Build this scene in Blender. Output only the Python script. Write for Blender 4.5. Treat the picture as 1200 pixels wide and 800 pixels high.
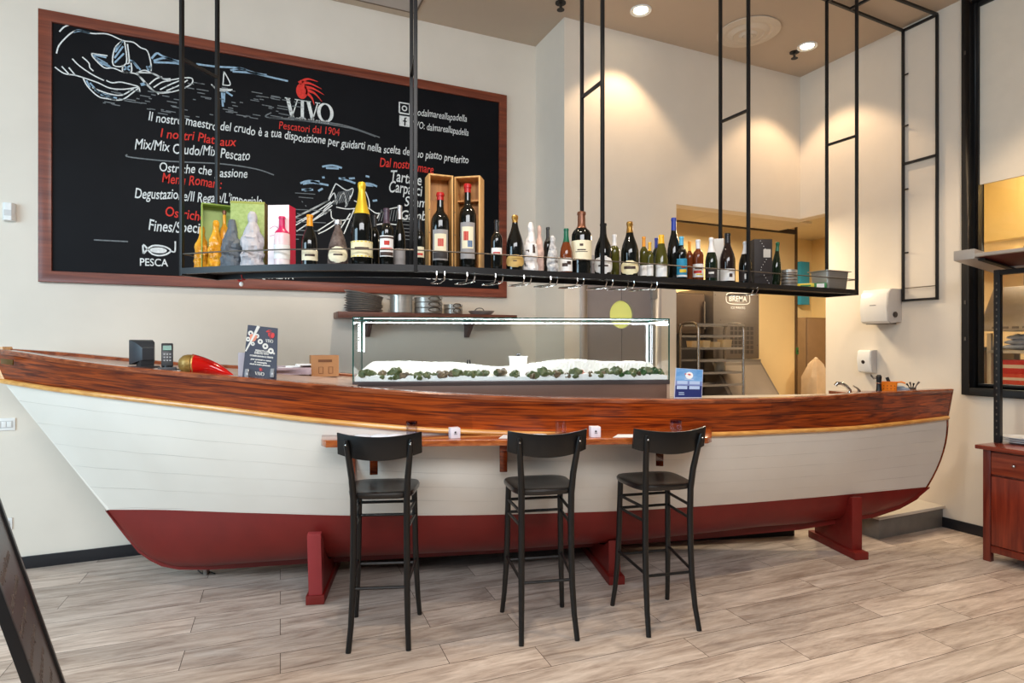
import bpy, bmesh, math, random
from mathutils import Vector, Matrix

# ------------------------------------------------------------------ scene reset
for o in list(bpy.data.objects):
    bpy.data.objects.remove(o, do_unlink=True)
scene = bpy.context.scene
COL = scene.collection
PI = math.pi
random.seed(11)

# ------------------------------------------------------------------ camera
EYE = 1.55
YAW = math.radians(24.15)
FPX = 702.0                      # focal length in pixels of the 1200 px wide frame
HOR = 404.0                      # image row of the horizon
CY, SY = math.cos(YAW), math.sin(YAW)
cam_data = bpy.data.cameras.new('camera')
cam = bpy.data.objects.new('camera', cam_data)
COL.objects.link(cam)
cam.location = (0, 0, EYE)
cam.rotation_euler = (PI / 2, 0, -YAW)
cam_data.sensor_width = 36.0
cam_data.sensor_fit = 'HORIZONTAL'
cam_data.lens = 36.0 * FPX / 1200.0
cam_data.shift_y = (HOR - 400.0) / 1200.0
cam_data.clip_start = 0.05
scene.camera = cam

# ------------------------------------------------------------------ view, world, daylight
scene.view_settings.view_transform = 'Standard'
scene.view_settings.look = 'None'
scene.view_settings.gamma = 1.0
scene.view_settings.use_curve_mapping = False
scene.view_settings.exposure = 0.10
world = bpy.data.worlds.new('daylight')
scene.world = world
world.use_nodes = True
_bg = world.node_tree.nodes['Background']
_bg.inputs['Color'].default_value = (0.88, 0.95, 1.0, 1)
_bg.inputs['Strength'].default_value = 0.09

def area(name, loc, target, sx, sy, power, color, spread=150):
    l = bpy.data.lights.new(name, 'AREA')
    l.shape = 'RECTANGLE'
    l.size, l.size_y = sx, sy
    l.energy = power
    l.color = color
    l.spread = math.radians(spread)
    o = bpy.data.objects.new(name, l)
    COL.objects.link(o)
    o.location = loc
    o.rotation_euler = (Vector(target) - Vector(loc)).to_track_quat('-Z', 'Y').to_euler()
    return o
area('shopfront_daylight', (-0.4, -1.4, 4.0), (0.6, 4.6, 0.7), 4.5, 1.4, 150, (0.97, 0.98, 1.0), 140)
area('side_window_daylight', (-4.6, 1.9, 2.3), (-0.2, 4.7, 0.8), 3.0, 2.4, 138, (0.58, 0.83, 1.0), 150)

# ------------------------------------------------------------------ picture geometry -> place geometry
def W(r, d, z):
    """r metres right of, d metres ahead of the eye, at height z"""
    return Vector((r * CY + d * SY, -r * SY + d * CY, z))
def PX(px, py, d):
    return W((px - 600) / FPX * d, d, EYE - (py - HOR) / FPX * d)
def onY(px, py, Y):
    t = (px - 600) / FPX
    return PX(px, py, Y / (CY - t * SY))
def onX(px, py, X):
    t = (px - 600) / FPX
    return PX(px, py, X / (SY + t * CY))
def onZ(px, py, Z):
    return PX(px, py, FPX * (EYE - Z) / (py - HOR))
def face_cam(p):
    """z rotation that turns local -Y towards the eye"""
    return math.atan2(p[1], p[0]) - PI / 2

# ------------------------------------------------------------------ mesh builder
class MB:
    def __init__(self):
        self.v, self.f, self.uv = [], [], {}
    def add(self, pts, faces):
        n = len(self.v)
        self.v += [Vector(p) for p in pts]
        for f in faces:
            self.f.append(tuple(n + i for i in f))
        return self
    def box(self, c, s, rz=0.0, mat=None):
        x, y, z = s[0] / 2, s[1] / 2, s[2] / 2
        pts = [Vector((sx * x, sy * y, sz * z)) for sz in (-1, 1) for sy in (-1, 1) for sx in (-1, 1)]
        m = mat if mat is not None else Matrix.Rotation(rz, 3, 'Z')
        c = Vector(c)
        return self.add([m @ p + c for p in pts],
                        [(0, 2, 3, 1), (4, 5, 7, 6), (0, 1, 5, 4), (2, 6, 7, 3), (0, 4, 6, 2), (1, 3, 7, 5)])
    def span(self, x0, x1, y0, y1, z0, z1):
        return self.box(((x0 + x1) / 2, (y0 + y1) / 2, (z0 + z1) / 2), (abs(x1 - x0), abs(y1 - y0), abs(z1 - z0)))
    def bar(self, a, b, w, h, up=(0, 0, 1)):
        """rectangular bar from a to b, w sideways, h along up"""
        a, b = Vector(a), Vector(b)
        t = (b - a).normalized()
        upv = Vector(up)
        if abs(t.dot(upv)) > 0.98:
            upv = Vector((0, 1, 0))
        sd = t.cross(upv).normalized()
        u = sd.cross(t).normalized()
        pts = []
        for p in (a, b):
            for i, j in ((-1, -1), (1, -1), (1, 1), (-1, 1)):
                pts.append(p + sd * (i * w / 2) + u * (j * h / 2))
        return self.add(pts, [(3, 2, 1, 0), (4, 5, 6, 7), (0, 1, 5, 4), (1, 2, 6, 5), (2, 3, 7, 6), (3, 0, 4, 7)])
    def tube(self, pts, r, n=10, closed=False):
        pts = [Vector(p) for p in pts]
        m = len(pts)
        rr = r if isinstance(r, (list, tuple)) else [r] * m
        rings, ref = [], None
        for i in range(m):
            if closed:
                t = pts[(i + 1) % m] - pts[i - 1]
            else:
                t = pts[min(i + 1, m - 1)] - pts[max(i - 1, 0)]
            t.normalize()
            if ref is None:
                ref = t.orthogonal().normalized()
            else:
                ref = (ref - t * ref.dot(t))
                if ref.length < 1e-6:
                    ref = t.orthogonal()
                ref.normalize()
            b = t.cross(ref)
            rings.append([pts[i] + (ref * math.cos(2 * PI * k / n) + b * math.sin(2 * PI * k / n)) * rr[i] for k in range(n)])
        faces = []
        cnt = m if closed else m - 1
        for i in range(cnt):
            j = (i + 1) % m
            for k in range(n):
                l = (k + 1) % n
                faces.append((i * n + k, i * n + l, j * n + l, j * n + k))
        if not closed:
            faces.append(tuple(reversed(range(n))))
            faces.append(tuple((m - 1) * n + k for k in range(n)))
        return self.add([p for ring in rings for p in ring], faces)
    def lathe(self, prof, c=(0, 0, 0), n=24, a0=0.0, a1=2 * PI, sx=1.0, sy=1.0):
        c = Vector(c)
        full = abs(a1 - a0 - 2 * PI) < 1e-6
        cnt = n if full else n + 1
        pts, faces = [], []
        for r, z in prof:
            for k in range(cnt):
                a = a0 + (a1 - a0) * k / n
                pts.append(c + Vector((r * sx * math.cos(a), r * sy * math.sin(a), z)))
        for i in range(len(prof) - 1):
            for k in range(n):
                l = (k + 1) % cnt
                faces.append((i * cnt + k, i * cnt + l, (i + 1) * cnt + l, (i + 1) * cnt + k))
        if full:
            if prof[0][0] > 1e-5:
                faces.append(tuple(reversed(range(cnt))))
            if prof[-1][0] > 1e-5:
                faces.append(tuple((len(prof) - 1) * cnt + k for k in range(cnt)))
        return self.add(pts, faces)
    def grid(self, rows, uv=False, closed=False):
        n0, m = len(self.v), len(rows[0])
        faces = []
        for i in range(len(rows) - 1):
            for k in range(m if closed else m - 1):
                l = (k + 1) % m
                faces.append((i * m + k, i * m + l, (i + 1) * m + l, (i + 1) * m + k))
        self.add([p for r in rows for p in r], faces)
        if uv:
            for i in range(len(rows)):
                for k in range(m):
                    self.uv[n0 + i * m + k] = (k / (m - 1), i / (len(rows) - 1))
        return self
    def prism(self, poly, ax, ay, off, origin=(0, 0, 0)):
        """poly (list of 2d) in plane ax, ay at origin, thickened by vector off"""
        o, ax, ay, off = Vector(origin), Vector(ax), Vector(ay), Vector(off)
        n = len(poly)
        lo = [o + ax * p[0] + ay * p[1] for p in poly]
        hi = [p + off for p in lo]
        faces = [tuple(reversed(range(n))), tuple(range(n, 2 * n))]
        for i in range(n):
            j = (i + 1) % n
            faces.append((i, j, n + j, n + i))
        return self.add(lo + hi, faces)
    def ball(self, c, r, n=14, m=9):
        r = r if isinstance(r, (tuple, list)) else (r, r, r)
        prof = [(math.sin(PI * i / m), -math.cos(PI * i / m)) for i in range(m + 1)]
        prof[0], prof[-1] = (0.0, -1.0), (0.0, 1.0)
        n0 = len(self.v)
        self.lathe(prof, (0, 0, 0), n)
        for i in range(n0, len(self.v)):
            p = self.v[i]
            self.v[i] = Vector((p.x * r[0], p.y * r[1], p.z * r[2])) + Vector(c)
        return self
    def xform(self, mat, start=0):
        for i in range(start, len(self.v)):
            self.v[i] = mat @ self.v[i]
        return self

def world_matrix(o):
    m = Matrix.LocRotScale(o.location, o.rotation_euler, o.scale)
    return world_matrix(o.parent) @ m if o.parent else m

def build(name, mb, mat, parent=None, world=False, bevel=0.0, smooth=True, seg=2, wn=False, recenter=True):
    bm = bmesh.new()
    vs = [bm.verts.new(p) for p in mb.v]
    lay = bm.loops.layers.uv.new('UVMap') if mb.uv else None
    for f in mb.f:
        idx = []
        for i in f:
            if not idx or idx[-1] != i:
                idx.append(i)
        if len(set(idx)) < 3:
            continue
        try:
            fc = bm.faces.new([vs[i] for i in idx])
        except ValueError:
            continue
        if lay:
            for lp, i in zip(fc.loops, idx):
                lp[lay].uv = mb.uv.get(i, (0, 0))
    bmesh.ops.remove_doubles(bm, verts=bm.verts, dist=1e-5)
    bmesh.ops.recalc_face_normals(bm, faces=bm.faces)
    if bevel > 0:
        es = [e for e in bm.edges if len(e.link_faces) == 2 and e.calc_face_angle(0) > math.radians(35)]
        bmesh.ops.bevel(bm, geom=es, offset=bevel, segments=seg, profile=0.6, affect='EDGES', clamp_overlap=True)
    me = bpy.data.meshes.new(name)
    o = bpy.data.objects.new(name, me)
    COL.objects.link(o)
    if parent:
        o.parent = parent
        if world:
            bm.transform(world_matrix(parent).inverted())
    elif recenter and len(bm.verts):
        xs = [v.co.x for v in bm.verts]; ys = [v.co.y for v in bm.verts]; zs = [v.co.z for v in bm.verts]
        c = Vector(((min(xs) + max(xs)) / 2, (min(ys) + max(ys)) / 2, min(zs)))
        bmesh.ops.translate(bm, verts=bm.verts, vec=-c)
        o.location = c
    bm.to_mesh(me)
    bm.free()
    if smooth:
        for p in me.polygons:
            p.use_smooth = True
        me.set_sharp_from_angle(angle=math.radians(32))
    if mat:
        me.materials.append(mat)
    return o

def tag(o, label=None, cat=None, group=None, kind=None):
    if label: o['label'] = label
    if cat: o['category'] = cat
    if group: o['group'] = group
    if kind: o['kind'] = kind
    return o
def thing(name, label, cat, loc=(0, 0, 0), rz=0.0, group=None):
    o = bpy.data.objects.new(name, None)
    o.empty_display_size = 0.1
    COL.objects.link(o)
    o.location = loc
    o.rotation_euler = (0, 0, rz)
    return tag(o, label, cat, group)
def struct(name, mb, mat, **k):
    return tag(build(name, mb, mat, **k), kind='structure')
def dup(root, loc, rz, label=None, group=None):
    r = root.copy(); COL.objects.link(r)
    r.location = loc; r.rotation_euler = (0, 0, rz)
    if label: r['label'] = label
    if group: r['group'] = group
    kids = [c for c in bpy.data.objects if c.parent == root]
    for ch in kids:
        c = ch.copy(); COL.objects.link(c); c.parent = r
        for g in [q for q in bpy.data.objects if q.parent == ch]:
            d = g.copy(); COL.objects.link(d); d.parent = c
    return r

# ------------------------------------------------------------------ materials
def lin(c):
    out = []
    for x in c:
        x = x / 255.0
        out.append(x / 12.92 if x <= 0.04045 else ((x + 0.055) / 1.055) ** 2.4)
    return tuple(out) + (1.0,)
_mats = {}
def M(key, col, rough=0.5, metal=0.0, var=0.0, scale=8.0, stretch=(1, 1, 1), bump=0.0, col2=None, coat=0.0,
      spec=0.5, emit=None, estr=0.0, detail=4.0, trans=0.0, ior=1.45):
    if key in _mats:
        return _mats[key]
    m = bpy.data.materials.new(key)
    m.use_nodes = True
    nt = m.node_tree
    b = nt.nodes['Principled BSDF']
    b.inputs['Base Color'].default_value = lin(col)
    b.inputs['Roughness'].default_value = rough
    b.inputs['Metallic'].default_value = metal
    b.inputs['Specular IOR Level'].default_value = spec
    b.inputs['Coat Weight'].default_value = coat
    b.inputs['Coat Roughness'].default_value = 0.08
    b.inputs['Transmission Weight'].default_value = trans
    b.inputs['IOR'].default_value = ior
    if emit:
        b.inputs['Emission Color'].default_value = lin(emit)
        b.inputs['Emission Strength'].default_value = estr
    tc = nt.nodes.new('ShaderNodeTexCoord')
    mp = nt.nodes.new('ShaderNodeMapping')
    mp.inputs['Scale'].default_value = stretch
    nz = nt.nodes.new('ShaderNodeTexNoise')
    nz.inputs['Scale'].default_value = scale
    nz.inputs['Detail'].default_value = detail
    nz.inputs['Roughness'].default_value = 0.6
    nt.links.new(tc.outputs['Object'], mp.inputs['Vector'])
    nt.links.new(mp.outputs['Vector'], nz.inputs['Vector'])
    c1 = lin(col)
    if col2 is None:
        v = max(var, 0.02)
        c1 = tuple(x * (1 - v) for x in lin(col)[:3]) + (1,)
        c2 = tuple(min(1, x * (1 + v)) for x in lin(col)[:3]) + (1,)
    else:
        c2 = lin(col2)
    rp = nt.nodes.new('ShaderNodeValToRGB')
    rp.color_ramp.elements[0].position = 0.32
    rp.color_ramp.elements[1].position = 0.68
    rp.color_ramp.elements[0].color = c1
    rp.color_ramp.elements[1].color = c2
    nt.links.new(nz.outputs['Fac'], rp.inputs['Fac'])
    nt.links.new(rp.outputs['Color'], b.inputs['Base Color'])
    if bump > 0:
        bp = nt.nodes.new('ShaderNodeBump')
        bp.inputs['Strength'].default_value = bump
        bp.inputs['Distance'].default_value = 0.01
        nt.links.new(nz.outputs['Fac'], bp.inputs['Height'])
        nt.links.new(bp.outputs['Normal'], b.inputs['Normal'])
    _mats[key] = m
    return m

def node_mat(key):
    m = bpy.data.materials.new(key)
    m.use_nodes = True
    return m, m.node_tree, m.node_tree.nodes['Principled BSDF']
def math_node(nt, op, a, b=None):
    n = nt.nodes.new('ShaderNodeMath'); n.operation = op
    for i, x in enumerate((a, b)):
        if x is None: continue
        if isinstance(x, (int, float)): n.inputs[i].default_value = x
        else: nt.links.new(x, n.inputs[i])
    return n.outputs[0]
def mix_node(nt, fac, a, b, mode='MIX'):
    n = nt.nodes.new('ShaderNodeMix'); n.data_type = 'RGBA'; n.blend_type = mode
    for sock, x in ((n.inputs[0], fac), (n.inputs[6], a), (n.inputs[7], b)):
        if isinstance(x, (int, float)): sock.default_value = x
        elif isinstance(x, tuple): sock.default_value = x
        else: nt.links.new(x, sock)
    return n.outputs[2]

def wood(key, dark, light, axis=0, scale=3.0, rough=0.3, coat=0.3, ringy=14.0):
    """long-grained timber; axis = grain direction in object space"""
    if key in _mats: return _mats[key]
    m, nt, b = node_mat(key)
    tc = nt.nodes.new('ShaderNodeTexCoord')
    mp = nt.nodes.new('ShaderNodeMapping')
    s = [ringy, ringy, ringy]; s[axis] = 0.9
    mp.inputs['Scale'].default_value = s
    nt.links.new(tc.outputs['Object'], mp.inputs['Vector'])
    nz = nt.nodes.new('ShaderNodeTexNoise')
    nz.inputs['Scale'].default_value = scale; nz.inputs['Detail'].default_value = 6; nz.inputs['Distortion'].default_value = 0.6
    nt.links.new(mp.outputs['Vector'], nz.inputs['Vector'])
    rp = nt.nodes.new('ShaderNodeValToRGB')
    rp.color_ramp.elements[0].position = 0.33; rp.color_ramp.elements[1].position = 0.7
    rp.color_ramp.elements[0].color = lin(dark); rp.color_ramp.elements[1].color = lin(light)
    nt.links.new(nz.outputs['Fac'], rp.inputs['Fac'])
    nt.links.new(rp.outputs['Color'], b.inputs['Base Color'])
    b.inputs['Roughness'].default_value = rough
    b.inputs['Coat Weight'].default_value = coat
    b.inputs['Coat Roughness'].default_value = 0.12
    _mats[key] = m
    return m

def glass(key, tint=(0.93, 0.98, 0.96), refl=0.06, clear=1.0):
    """thin pane: mostly see-through with a fresnel sheen"""
    if key in _mats: return _mats[key]
    m, nt, b = node_mat(key)
    nt.nodes.remove(b)
    out = nt.nodes['Material Output']
    tr = nt.nodes.new('ShaderNodeBsdfTransparent'); tr.inputs['Color'].default_value = tint + (1,)
    gl = nt.nodes.new('ShaderNodeBsdfGlossy'); gl.inputs['Roughness'].default_value = 0.02
    lw = nt.nodes.new('ShaderNodeLayerWeight'); lw.inputs['Blend'].default_value = 0.5
    pw = math_node(nt, 'POWER', lw.outputs['Facing'], 4.0)
    fac = math_node(nt, 'ADD', math_node(nt, 'MULTIPLY', pw, 0.55), 0.025)
    mx = nt.nodes.new('ShaderNodeMixShader')
    nt.links.new(fac, mx.inputs[0])
    nt.links.new(tr.outputs[0], mx.inputs[1]); nt.links.new(gl.outputs[0], mx.inputs[2])
    nt.links.new(mx.outputs[0], out.inputs['Surface'])
    _mats[key] = m
    return m

black_metal = M('black_metal', (24, 23, 24), 0.45, 0.0, 0.08)
steel = M('brushed_steel', (186, 182, 176), 0.3, 0.65, 0.08, 6, (1, 1, 18))
dark_steel = M('dark_steel', (112, 104, 96), 0.38, 0.7, 0.1, 5, (1, 1, 14))
pewter = M('pewter', (168, 162, 158), 0.3, 0.5, 0.18, 12, bump=0.08)
chrome = M('chrome', (200, 200, 200), 0.08, 1.0)
black_plastic = M('black_plastic', (26, 27, 30), 0.4)
white_plastic = M('white_plastic', (232, 231, 228), 0.3)
grey_plastic = M('grey_plastic', (150, 148, 148), 0.4)
white_paper = M('white_paper', (238, 238, 240), 0.7, var=0.03)
cream_paper = M('cream_paper', (226, 214, 184), 0.7, var=0.04)
gold_foil = M('gold_foil', (222, 178, 46), 0.28, 0.7, 0.15, 30, bump=0.2)
chalk_white = M('chalk_white', (226, 228, 226), 0.9, var=0.15, scale=60)
chalk_red = M('chalk_red', (222, 58, 48), 0.9, var=0.15, scale=60)
chalk_blue = M('chalk_blue', (150, 178, 200), 0.9, var=0.2, scale=60)
chalk_grey = M('chalk_grey', (120, 124, 126), 0.9, var=0.2, scale=60)
mahogany = wood('mahogany', (88, 28, 12), (150, 66, 28), 0, 3.0, 0.22, 0.6)
mahogany_z = wood('mahogany_upright', (92, 26, 16), (132, 50, 30), 2, 2.4, 0.3, 0.3)
red_paint = M('red_paint', (114, 27, 22), 0.45, var=0.1, scale=5, bump=0.05)
# =================================================================== THE ROOM
CEIL = 4.42
XR = 5.45                         # right wall
YB = 5.17                         # back wall behind the chalkboard
YA = 4.60                         # wall of the grey doors
XP = 2.565                        # return between the two
wall_paint = M('wall_paint', (224, 214, 200), 0.75, var=0.025, scale=2.5)
ceil_paint = M('ceiling_paint', (196, 178, 158), 0.85, var=0.02, scale=2)
kitchen_paint = M('kitchen_paint', (236, 206, 150), 0.7, var=0.02, scale=2)
skirting = M('skirting_black', (30, 30, 34), 0.4)

def floor_material():
    m, nt, b = node_mat('wood_look_floor_tiles')
    tc = nt.nodes.new('ShaderNodeTexCoord')
    mp = nt.nodes.new('ShaderNodeMapping')
    mp.inputs['Rotation'].default_value = (0, 0, math.radians(3.0))
    nt.links.new(tc.outputs['Object'], mp.inputs['Vector'])
    br = nt.nodes.new('ShaderNodeTexBrick')
    br.offset = 0.37; br.offset_frequency = 2
    br.inputs['Scale'].default_value = 1.0
    br.inputs['Brick Width'].default_value = 1.22
    br.inputs['Row Height'].default_value = 0.202
    br.inputs['Mortar Size'].default_value = 0.0016
    br.inputs['Mortar Smooth'].default_value = 0.0
    br.inputs['Color1'].default_value = (0.0, 0.0, 0.0, 1)
    br.inputs['Color2'].default_value = (1, 1, 1, 1)
    br.inputs['Mortar'].default_value = (0.5, 0.5, 0.5, 1)
    nt.links.new(mp.outputs['Vector'], br.inputs['Vector'])
    # grain: noise stretched along the plank, shifted by a random amount per plank
    sep = nt.nodes.new('ShaderNodeSeparateXYZ'); nt.links.new(mp.outputs['Vector'], sep.inputs[0])
    rnd = nt.nodes.new('ShaderNodeSeparateColor'); nt.links.new(br.outputs['Color'], rnd.inputs[0])
    cx = math_node(nt, 'MULTIPLY', sep.outputs['X'], 0.9)
    cy = math_node(nt, 'MULTIPLY', sep.outputs['Y'], 6.0)
    cz = math_node(nt, 'MULTIPLY', rnd.outputs[0], 17.0)
    cmb = nt.nodes.new('ShaderNodeCombineXYZ')
    nt.links.new(cx, cmb.inputs[0]); nt.links.new(cy, cmb.inputs[1]); nt.links.new(cz, cmb.inputs[2])
    nz = nt.nodes.new('ShaderNodeTexNoise'); nz.inputs['Scale'].default_value = 2.3; nz.inputs['Detail'].default_value = 10
    nz.inputs['Roughness'].default_value = 0.68; nz.inputs['Distortion'].default_value = 0.7
    nt.links.new(cmb.outputs[0], nz.inputs['Vector'])
    rp = nt.nodes.new('ShaderNodeValToRGB')
    e = rp.color_ramp.elements
    e[0].position = 0.27; e[0].color = lin((132, 112, 100))
    e[1].position = 0.72; e[1].color = lin((220, 206, 195))
    k = rp.color_ramp.elements.new(0.5); k.color = lin((190, 174, 162))
    nt.links.new(nz.outputs['Fac'], rp.inputs['Fac'])
    n2 = nt.nodes.new('ShaderNodeTexNoise'); n2.inputs['Scale'].default_value = 14; n2.inputs['Detail'].default_value = 6
    nt.links.new(cmb.outputs[0], n2.inputs['Vector'])
    c = mix_node(nt, 0.45, rp.outputs['Color'], n2.outputs['Fac'], 'SOFT_LIGHT')
    tint = nt.nodes.new('ShaderNodeMapRange')
    tint.inputs['To Min'].default_value = 0.80; tint.inputs['To Max'].default_value = 1.08
    nt.links.new(rnd.outputs[0], tint.inputs['Value'])
    c = mix_node(nt, 1.0, c, tint.outputs[0], 'MULTIPLY')
    c = mix_node(nt, br.outputs['Fac'], c, lin((70, 56, 48)))
    nt.links.new(c, b.inputs['Base Color'])
    b.inputs['Roughness'].default_value = 0.42
    b.inputs['Specular IOR Level'].default_value = 0.35
    bp = nt.nodes.new('ShaderNodeBump'); bp.inputs['Strength'].default_value = 0.12; bp.inputs['Distance'].default_value = 0.004
    nt.links.new(nz.outputs['Fac'], bp.inputs['Height']); nt.links.new(bp.outputs['Normal'], b.inputs['Normal'])
    return m

struct('floor', MB().span(-6, 9.5, -5, 9.5, -0.1, 0), floor_material(), smooth=False, recenter=False)
struct('ceiling', MB().span(-6, XR + 0.2, -5, YB + 0.15, CEIL, CEIL + 0.12), ceil_paint, smooth=False)
struct('wall_back', MB().span(-6, XP, YB, YB + 0.15, 0, CEIL), wall_paint, smooth=False)
struct('wall_return', MB().span(XP, XP + 0.14, YA, YB + 0.15, 0, CEIL), wall_paint, smooth=False)

# wall with the grey doors, then a wide opening with a header over it
DX0, DX1, DZ1 = 2.79, 3.53, 2.28
OX0 = 3.79
OZ = 2.90
w = MB()
w.span(XP + 0.14, DX0 - 0.07, YA, YA + 0.14, 0, CEIL)
w.span(DX0 - 0.07, DX1 + 0.07, YA, YA + 0.14, DZ1 + 0.07, CEIL)
w.span(DX1 + 0.07, OX0, YA, YA + 0.14, 0, CEIL)
w.span(OX0, XR + 0.14, YA, YA + 0.14, OZ, CEIL)
struct('wall_door_side', w, wall_paint, smooth=False)

# right wall with the black framed hatch
RY = 4.29
WY0, WY1, WZ0 = 1.1, 3.0, 1.14
w = MB()
w.span(XR, XR + 0.14, WY1, RY, 0, CEIL)
w.span(XR, XR + 0.14, RY, YA, OZ, CEIL)
w.span(XR, XR + 0.14, -5, WY0, 0, CEIL)
w.span(XR, XR + 0.14, WY0, WY1, 0, WZ0)
struct('wall_right', w, wall_paint, smooth=False)

struct('baseboard_back', MB().span(-6, XP, YB - 0.015, YB, 0, 0.085), skirting, bevel=0.002)
struct('baseboard_right', MB().span(XR - 0.015, XR, -5, 3.16, 0, 0.085), skirting, bevel=0.002)

# grey double doors with a round porthole
door_grey = M('door_grey', (142, 133, 131), 0.45, var=0.03)
door_frame = M('door_frame_grey', (176, 170, 168), 0.45, var=0.02)
g = MB()
g.span(DX0 - 0.07, DX0, YA - 0.02, YA + 0.14, 0, DZ1 + 0.07)
g.span(DX1, DX1 + 0.07, YA - 0.02, YA + 0.14, 0, DZ1 + 0.07)
g.span(DX0, DX1, YA - 0.02, YA + 0.14, DZ1, DZ1 + 0.07)
dr = struct('door_1', g, door_frame, bevel=0.004)
pc = onY(727, 368.5, YA + 0.02)
PR = 0.128
def half_leaf(x0, x1, side):
    """door leaf with a half-round cut-out on the side where the leaves meet"""
    poly = [(x0, 0.01), (x1, 0.01)]
    arc = [(pc.x + PR * math.cos(a), pc.z + PR * math.sin(a)) for a in [(-PI / 2 + PI * i / 20) for i in range(21)]]
    if side < 0:    # left leaf: cut on its right edge
        arc = [(2 * pc.x - x, z) for x, z in arc]
        arc = [(min(x, x1), z) for x, z in arc]
        poly += arc
        poly += [(x1, DZ1), (x0, DZ1)]
    else:
        poly += [(x1, DZ1), (x0, DZ1)]
        poly += [(max(x, x0), z) for x, z in reversed(arc)]
    return MB().prism(poly, (1, 0, 0), (0, 0, 1), (0, 0.04, 0), (0, YA, 0))
build('door_leaf', half_leaf(DX0 + 0.003, pc.x - 0.003, -1), door_grey, dr, world=True, smooth=False)
build('door_leaf', half_leaf(pc.x + 0.003, DX1 - 0.003, 1), door_grey, dr, world=True, smooth=False)
porthole = M('lit_porthole_glass', (206, 208, 120), 0.3, emit=(206, 205, 112), estr=0.45)
p = MB().lathe([(0.0, 0), (PR, 0), (PR, 0.008), (0, 0.008)], n=32)
p.xform(Matrix.Translation((pc.x, YA + 0.03, pc.z)) @ Matrix.Rotation(PI / 2, 4, 'X'))
tag(build('porthole', p, porthole, dr, world=True), 'round yellow lit porthole glass')
h = MB().bar((DX1 - 0.02, YA - 0.01, 1.0), (DX1 - 0.02, YA - 0.01, 2.05), 0.03, 0.03)
h.span(DX1 - 0.05, DX1 + 0.01, YA - 0.04, YA, 1.98, 2.14)
build('door_closer', h, steel, dr, world=True, bevel=0.003)

# low platform in the right corner
pt = MB().span(4.62, XR - 0.002, 3.16, 4.25, 0, 0.16)
tr = struct('trim_1', pt, M('platform_riser', (120, 116, 110), 0.5, 0.2, 0.1), bevel=0.003)
build('platform_top', MB().span(4.60, XR - 0.002, 3.14, 4.25, 0.16, 0.185), M('platform_white', (214, 206, 194), 0.5), tr, world=True, bevel=0.004)

# ------------------------------------------------------------------ kitchen behind the opening
k = MB()
k.span(OX0 - 0.3, 6.56, 5.62, 5.76, 0, 4.0)
struct('wall_kitchen', k, kitchen_paint, smooth=False)
struct('wall_kitchen_left', MB().span(OX0 - 0.42, OX0 - 0.3, YA + 0.14, 5.76, 0, 4.0), kitchen_paint, smooth=False)
struct('wall_kitchen_far', MB().span(5.6, 9.4, 7.6, 7.74, 0, 4.0), M('kitchen_cream', (236, 214, 166), 0.7), smooth=False)
struct('wall_kitchen_side', MB().span(9.3, 9.44, 0, 7.6, 0, 4.0), kitchen_paint, smooth=False)
tile = M('ceiling_tile', (206, 190, 162), 0.8, var=0.03)
ct = MB()
for i in range(5):
    for j in range(1):
        ct.span(OX0 - 0.28 + i * 0.46, OX0 - 0.285 + (i + 1) * 0.46, YA + 0.145, YA + 0.6, OZ + 0.005, OZ + 0.03)
struct('ceiling_kitchen', ct, tile, smooth=False)
struct('ceiling_kitchen_high', MB().span(OX0 - 0.42, 9.44, YA + 0.6, 7.74, 3.42, 3.52), tile, smooth=False)
struct('trim_2', MB().span(OX0 - 0.29, 6.1, YA + 0.6, YA + 0.625, OZ - 0.012, OZ + 0.04), M('dark_trim', (58, 44, 32), 0.5), smooth=False)
struct('trim_3', MB().span(6.56, 6.59, 5.60, 5.76, 0, 3.4), M('brown_trim', (92, 70, 48), 0.45), smooth=False)
# room behind the hatch
struct('ceiling_hatch', MB().span(XR + 0.14, 6.0, 0, RY, 3.3, 3.4), M('hatch_ceiling', (226, 214, 186), 0.8), smooth=False)
struct('wall_bulkhead', MB().span(6.25, 6.35, 0.0, RY + 0.3, 2.50, 3.4), M('bulkhead_yellow', (244, 208, 132), 0.7), smooth=False)
struct('ceiling_hatch_low', MB().span(6.35, 8.2, 0, 4.6, 2.50, 2.56), M('hatch_ceiling_low', (214, 184, 128), 0.8), smooth=False)
struct('wall_hatch', MB().span(8.1, 8.2, 0, 4.6, 0, 2.5), M('hatch_wall', (214, 186, 140), 0.7), smooth=False)

def lamp(name, loc, power, color, size):
    l = bpy.data.lights.new(name, 'AREA'); l.shape = 'DISK'; l.size = size; l.energy = power; l.color = color
    o = bpy.data.objects.new(name, l); COL.objects.link(o); o.location = loc
    return o
lamp('kitchen_lamp', (4.7, 4.78, 2.86), 42, (1.0, 0.82, 0.56), 0.4)
lamp('corridor_lamp', (7.2, 6.2, 3.3), 90, (1.0, 0.84, 0.58), 0.5)
lamp('hatch_lamp', (6.9, 3.1, 2.45), 95, (1.0, 0.88, 0.68), 0.5)
lamp('bulkhead_lamp', (5.9, 2.6, 3.25), 12, (1.0, 0.84, 0.58), 0.3)

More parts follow.
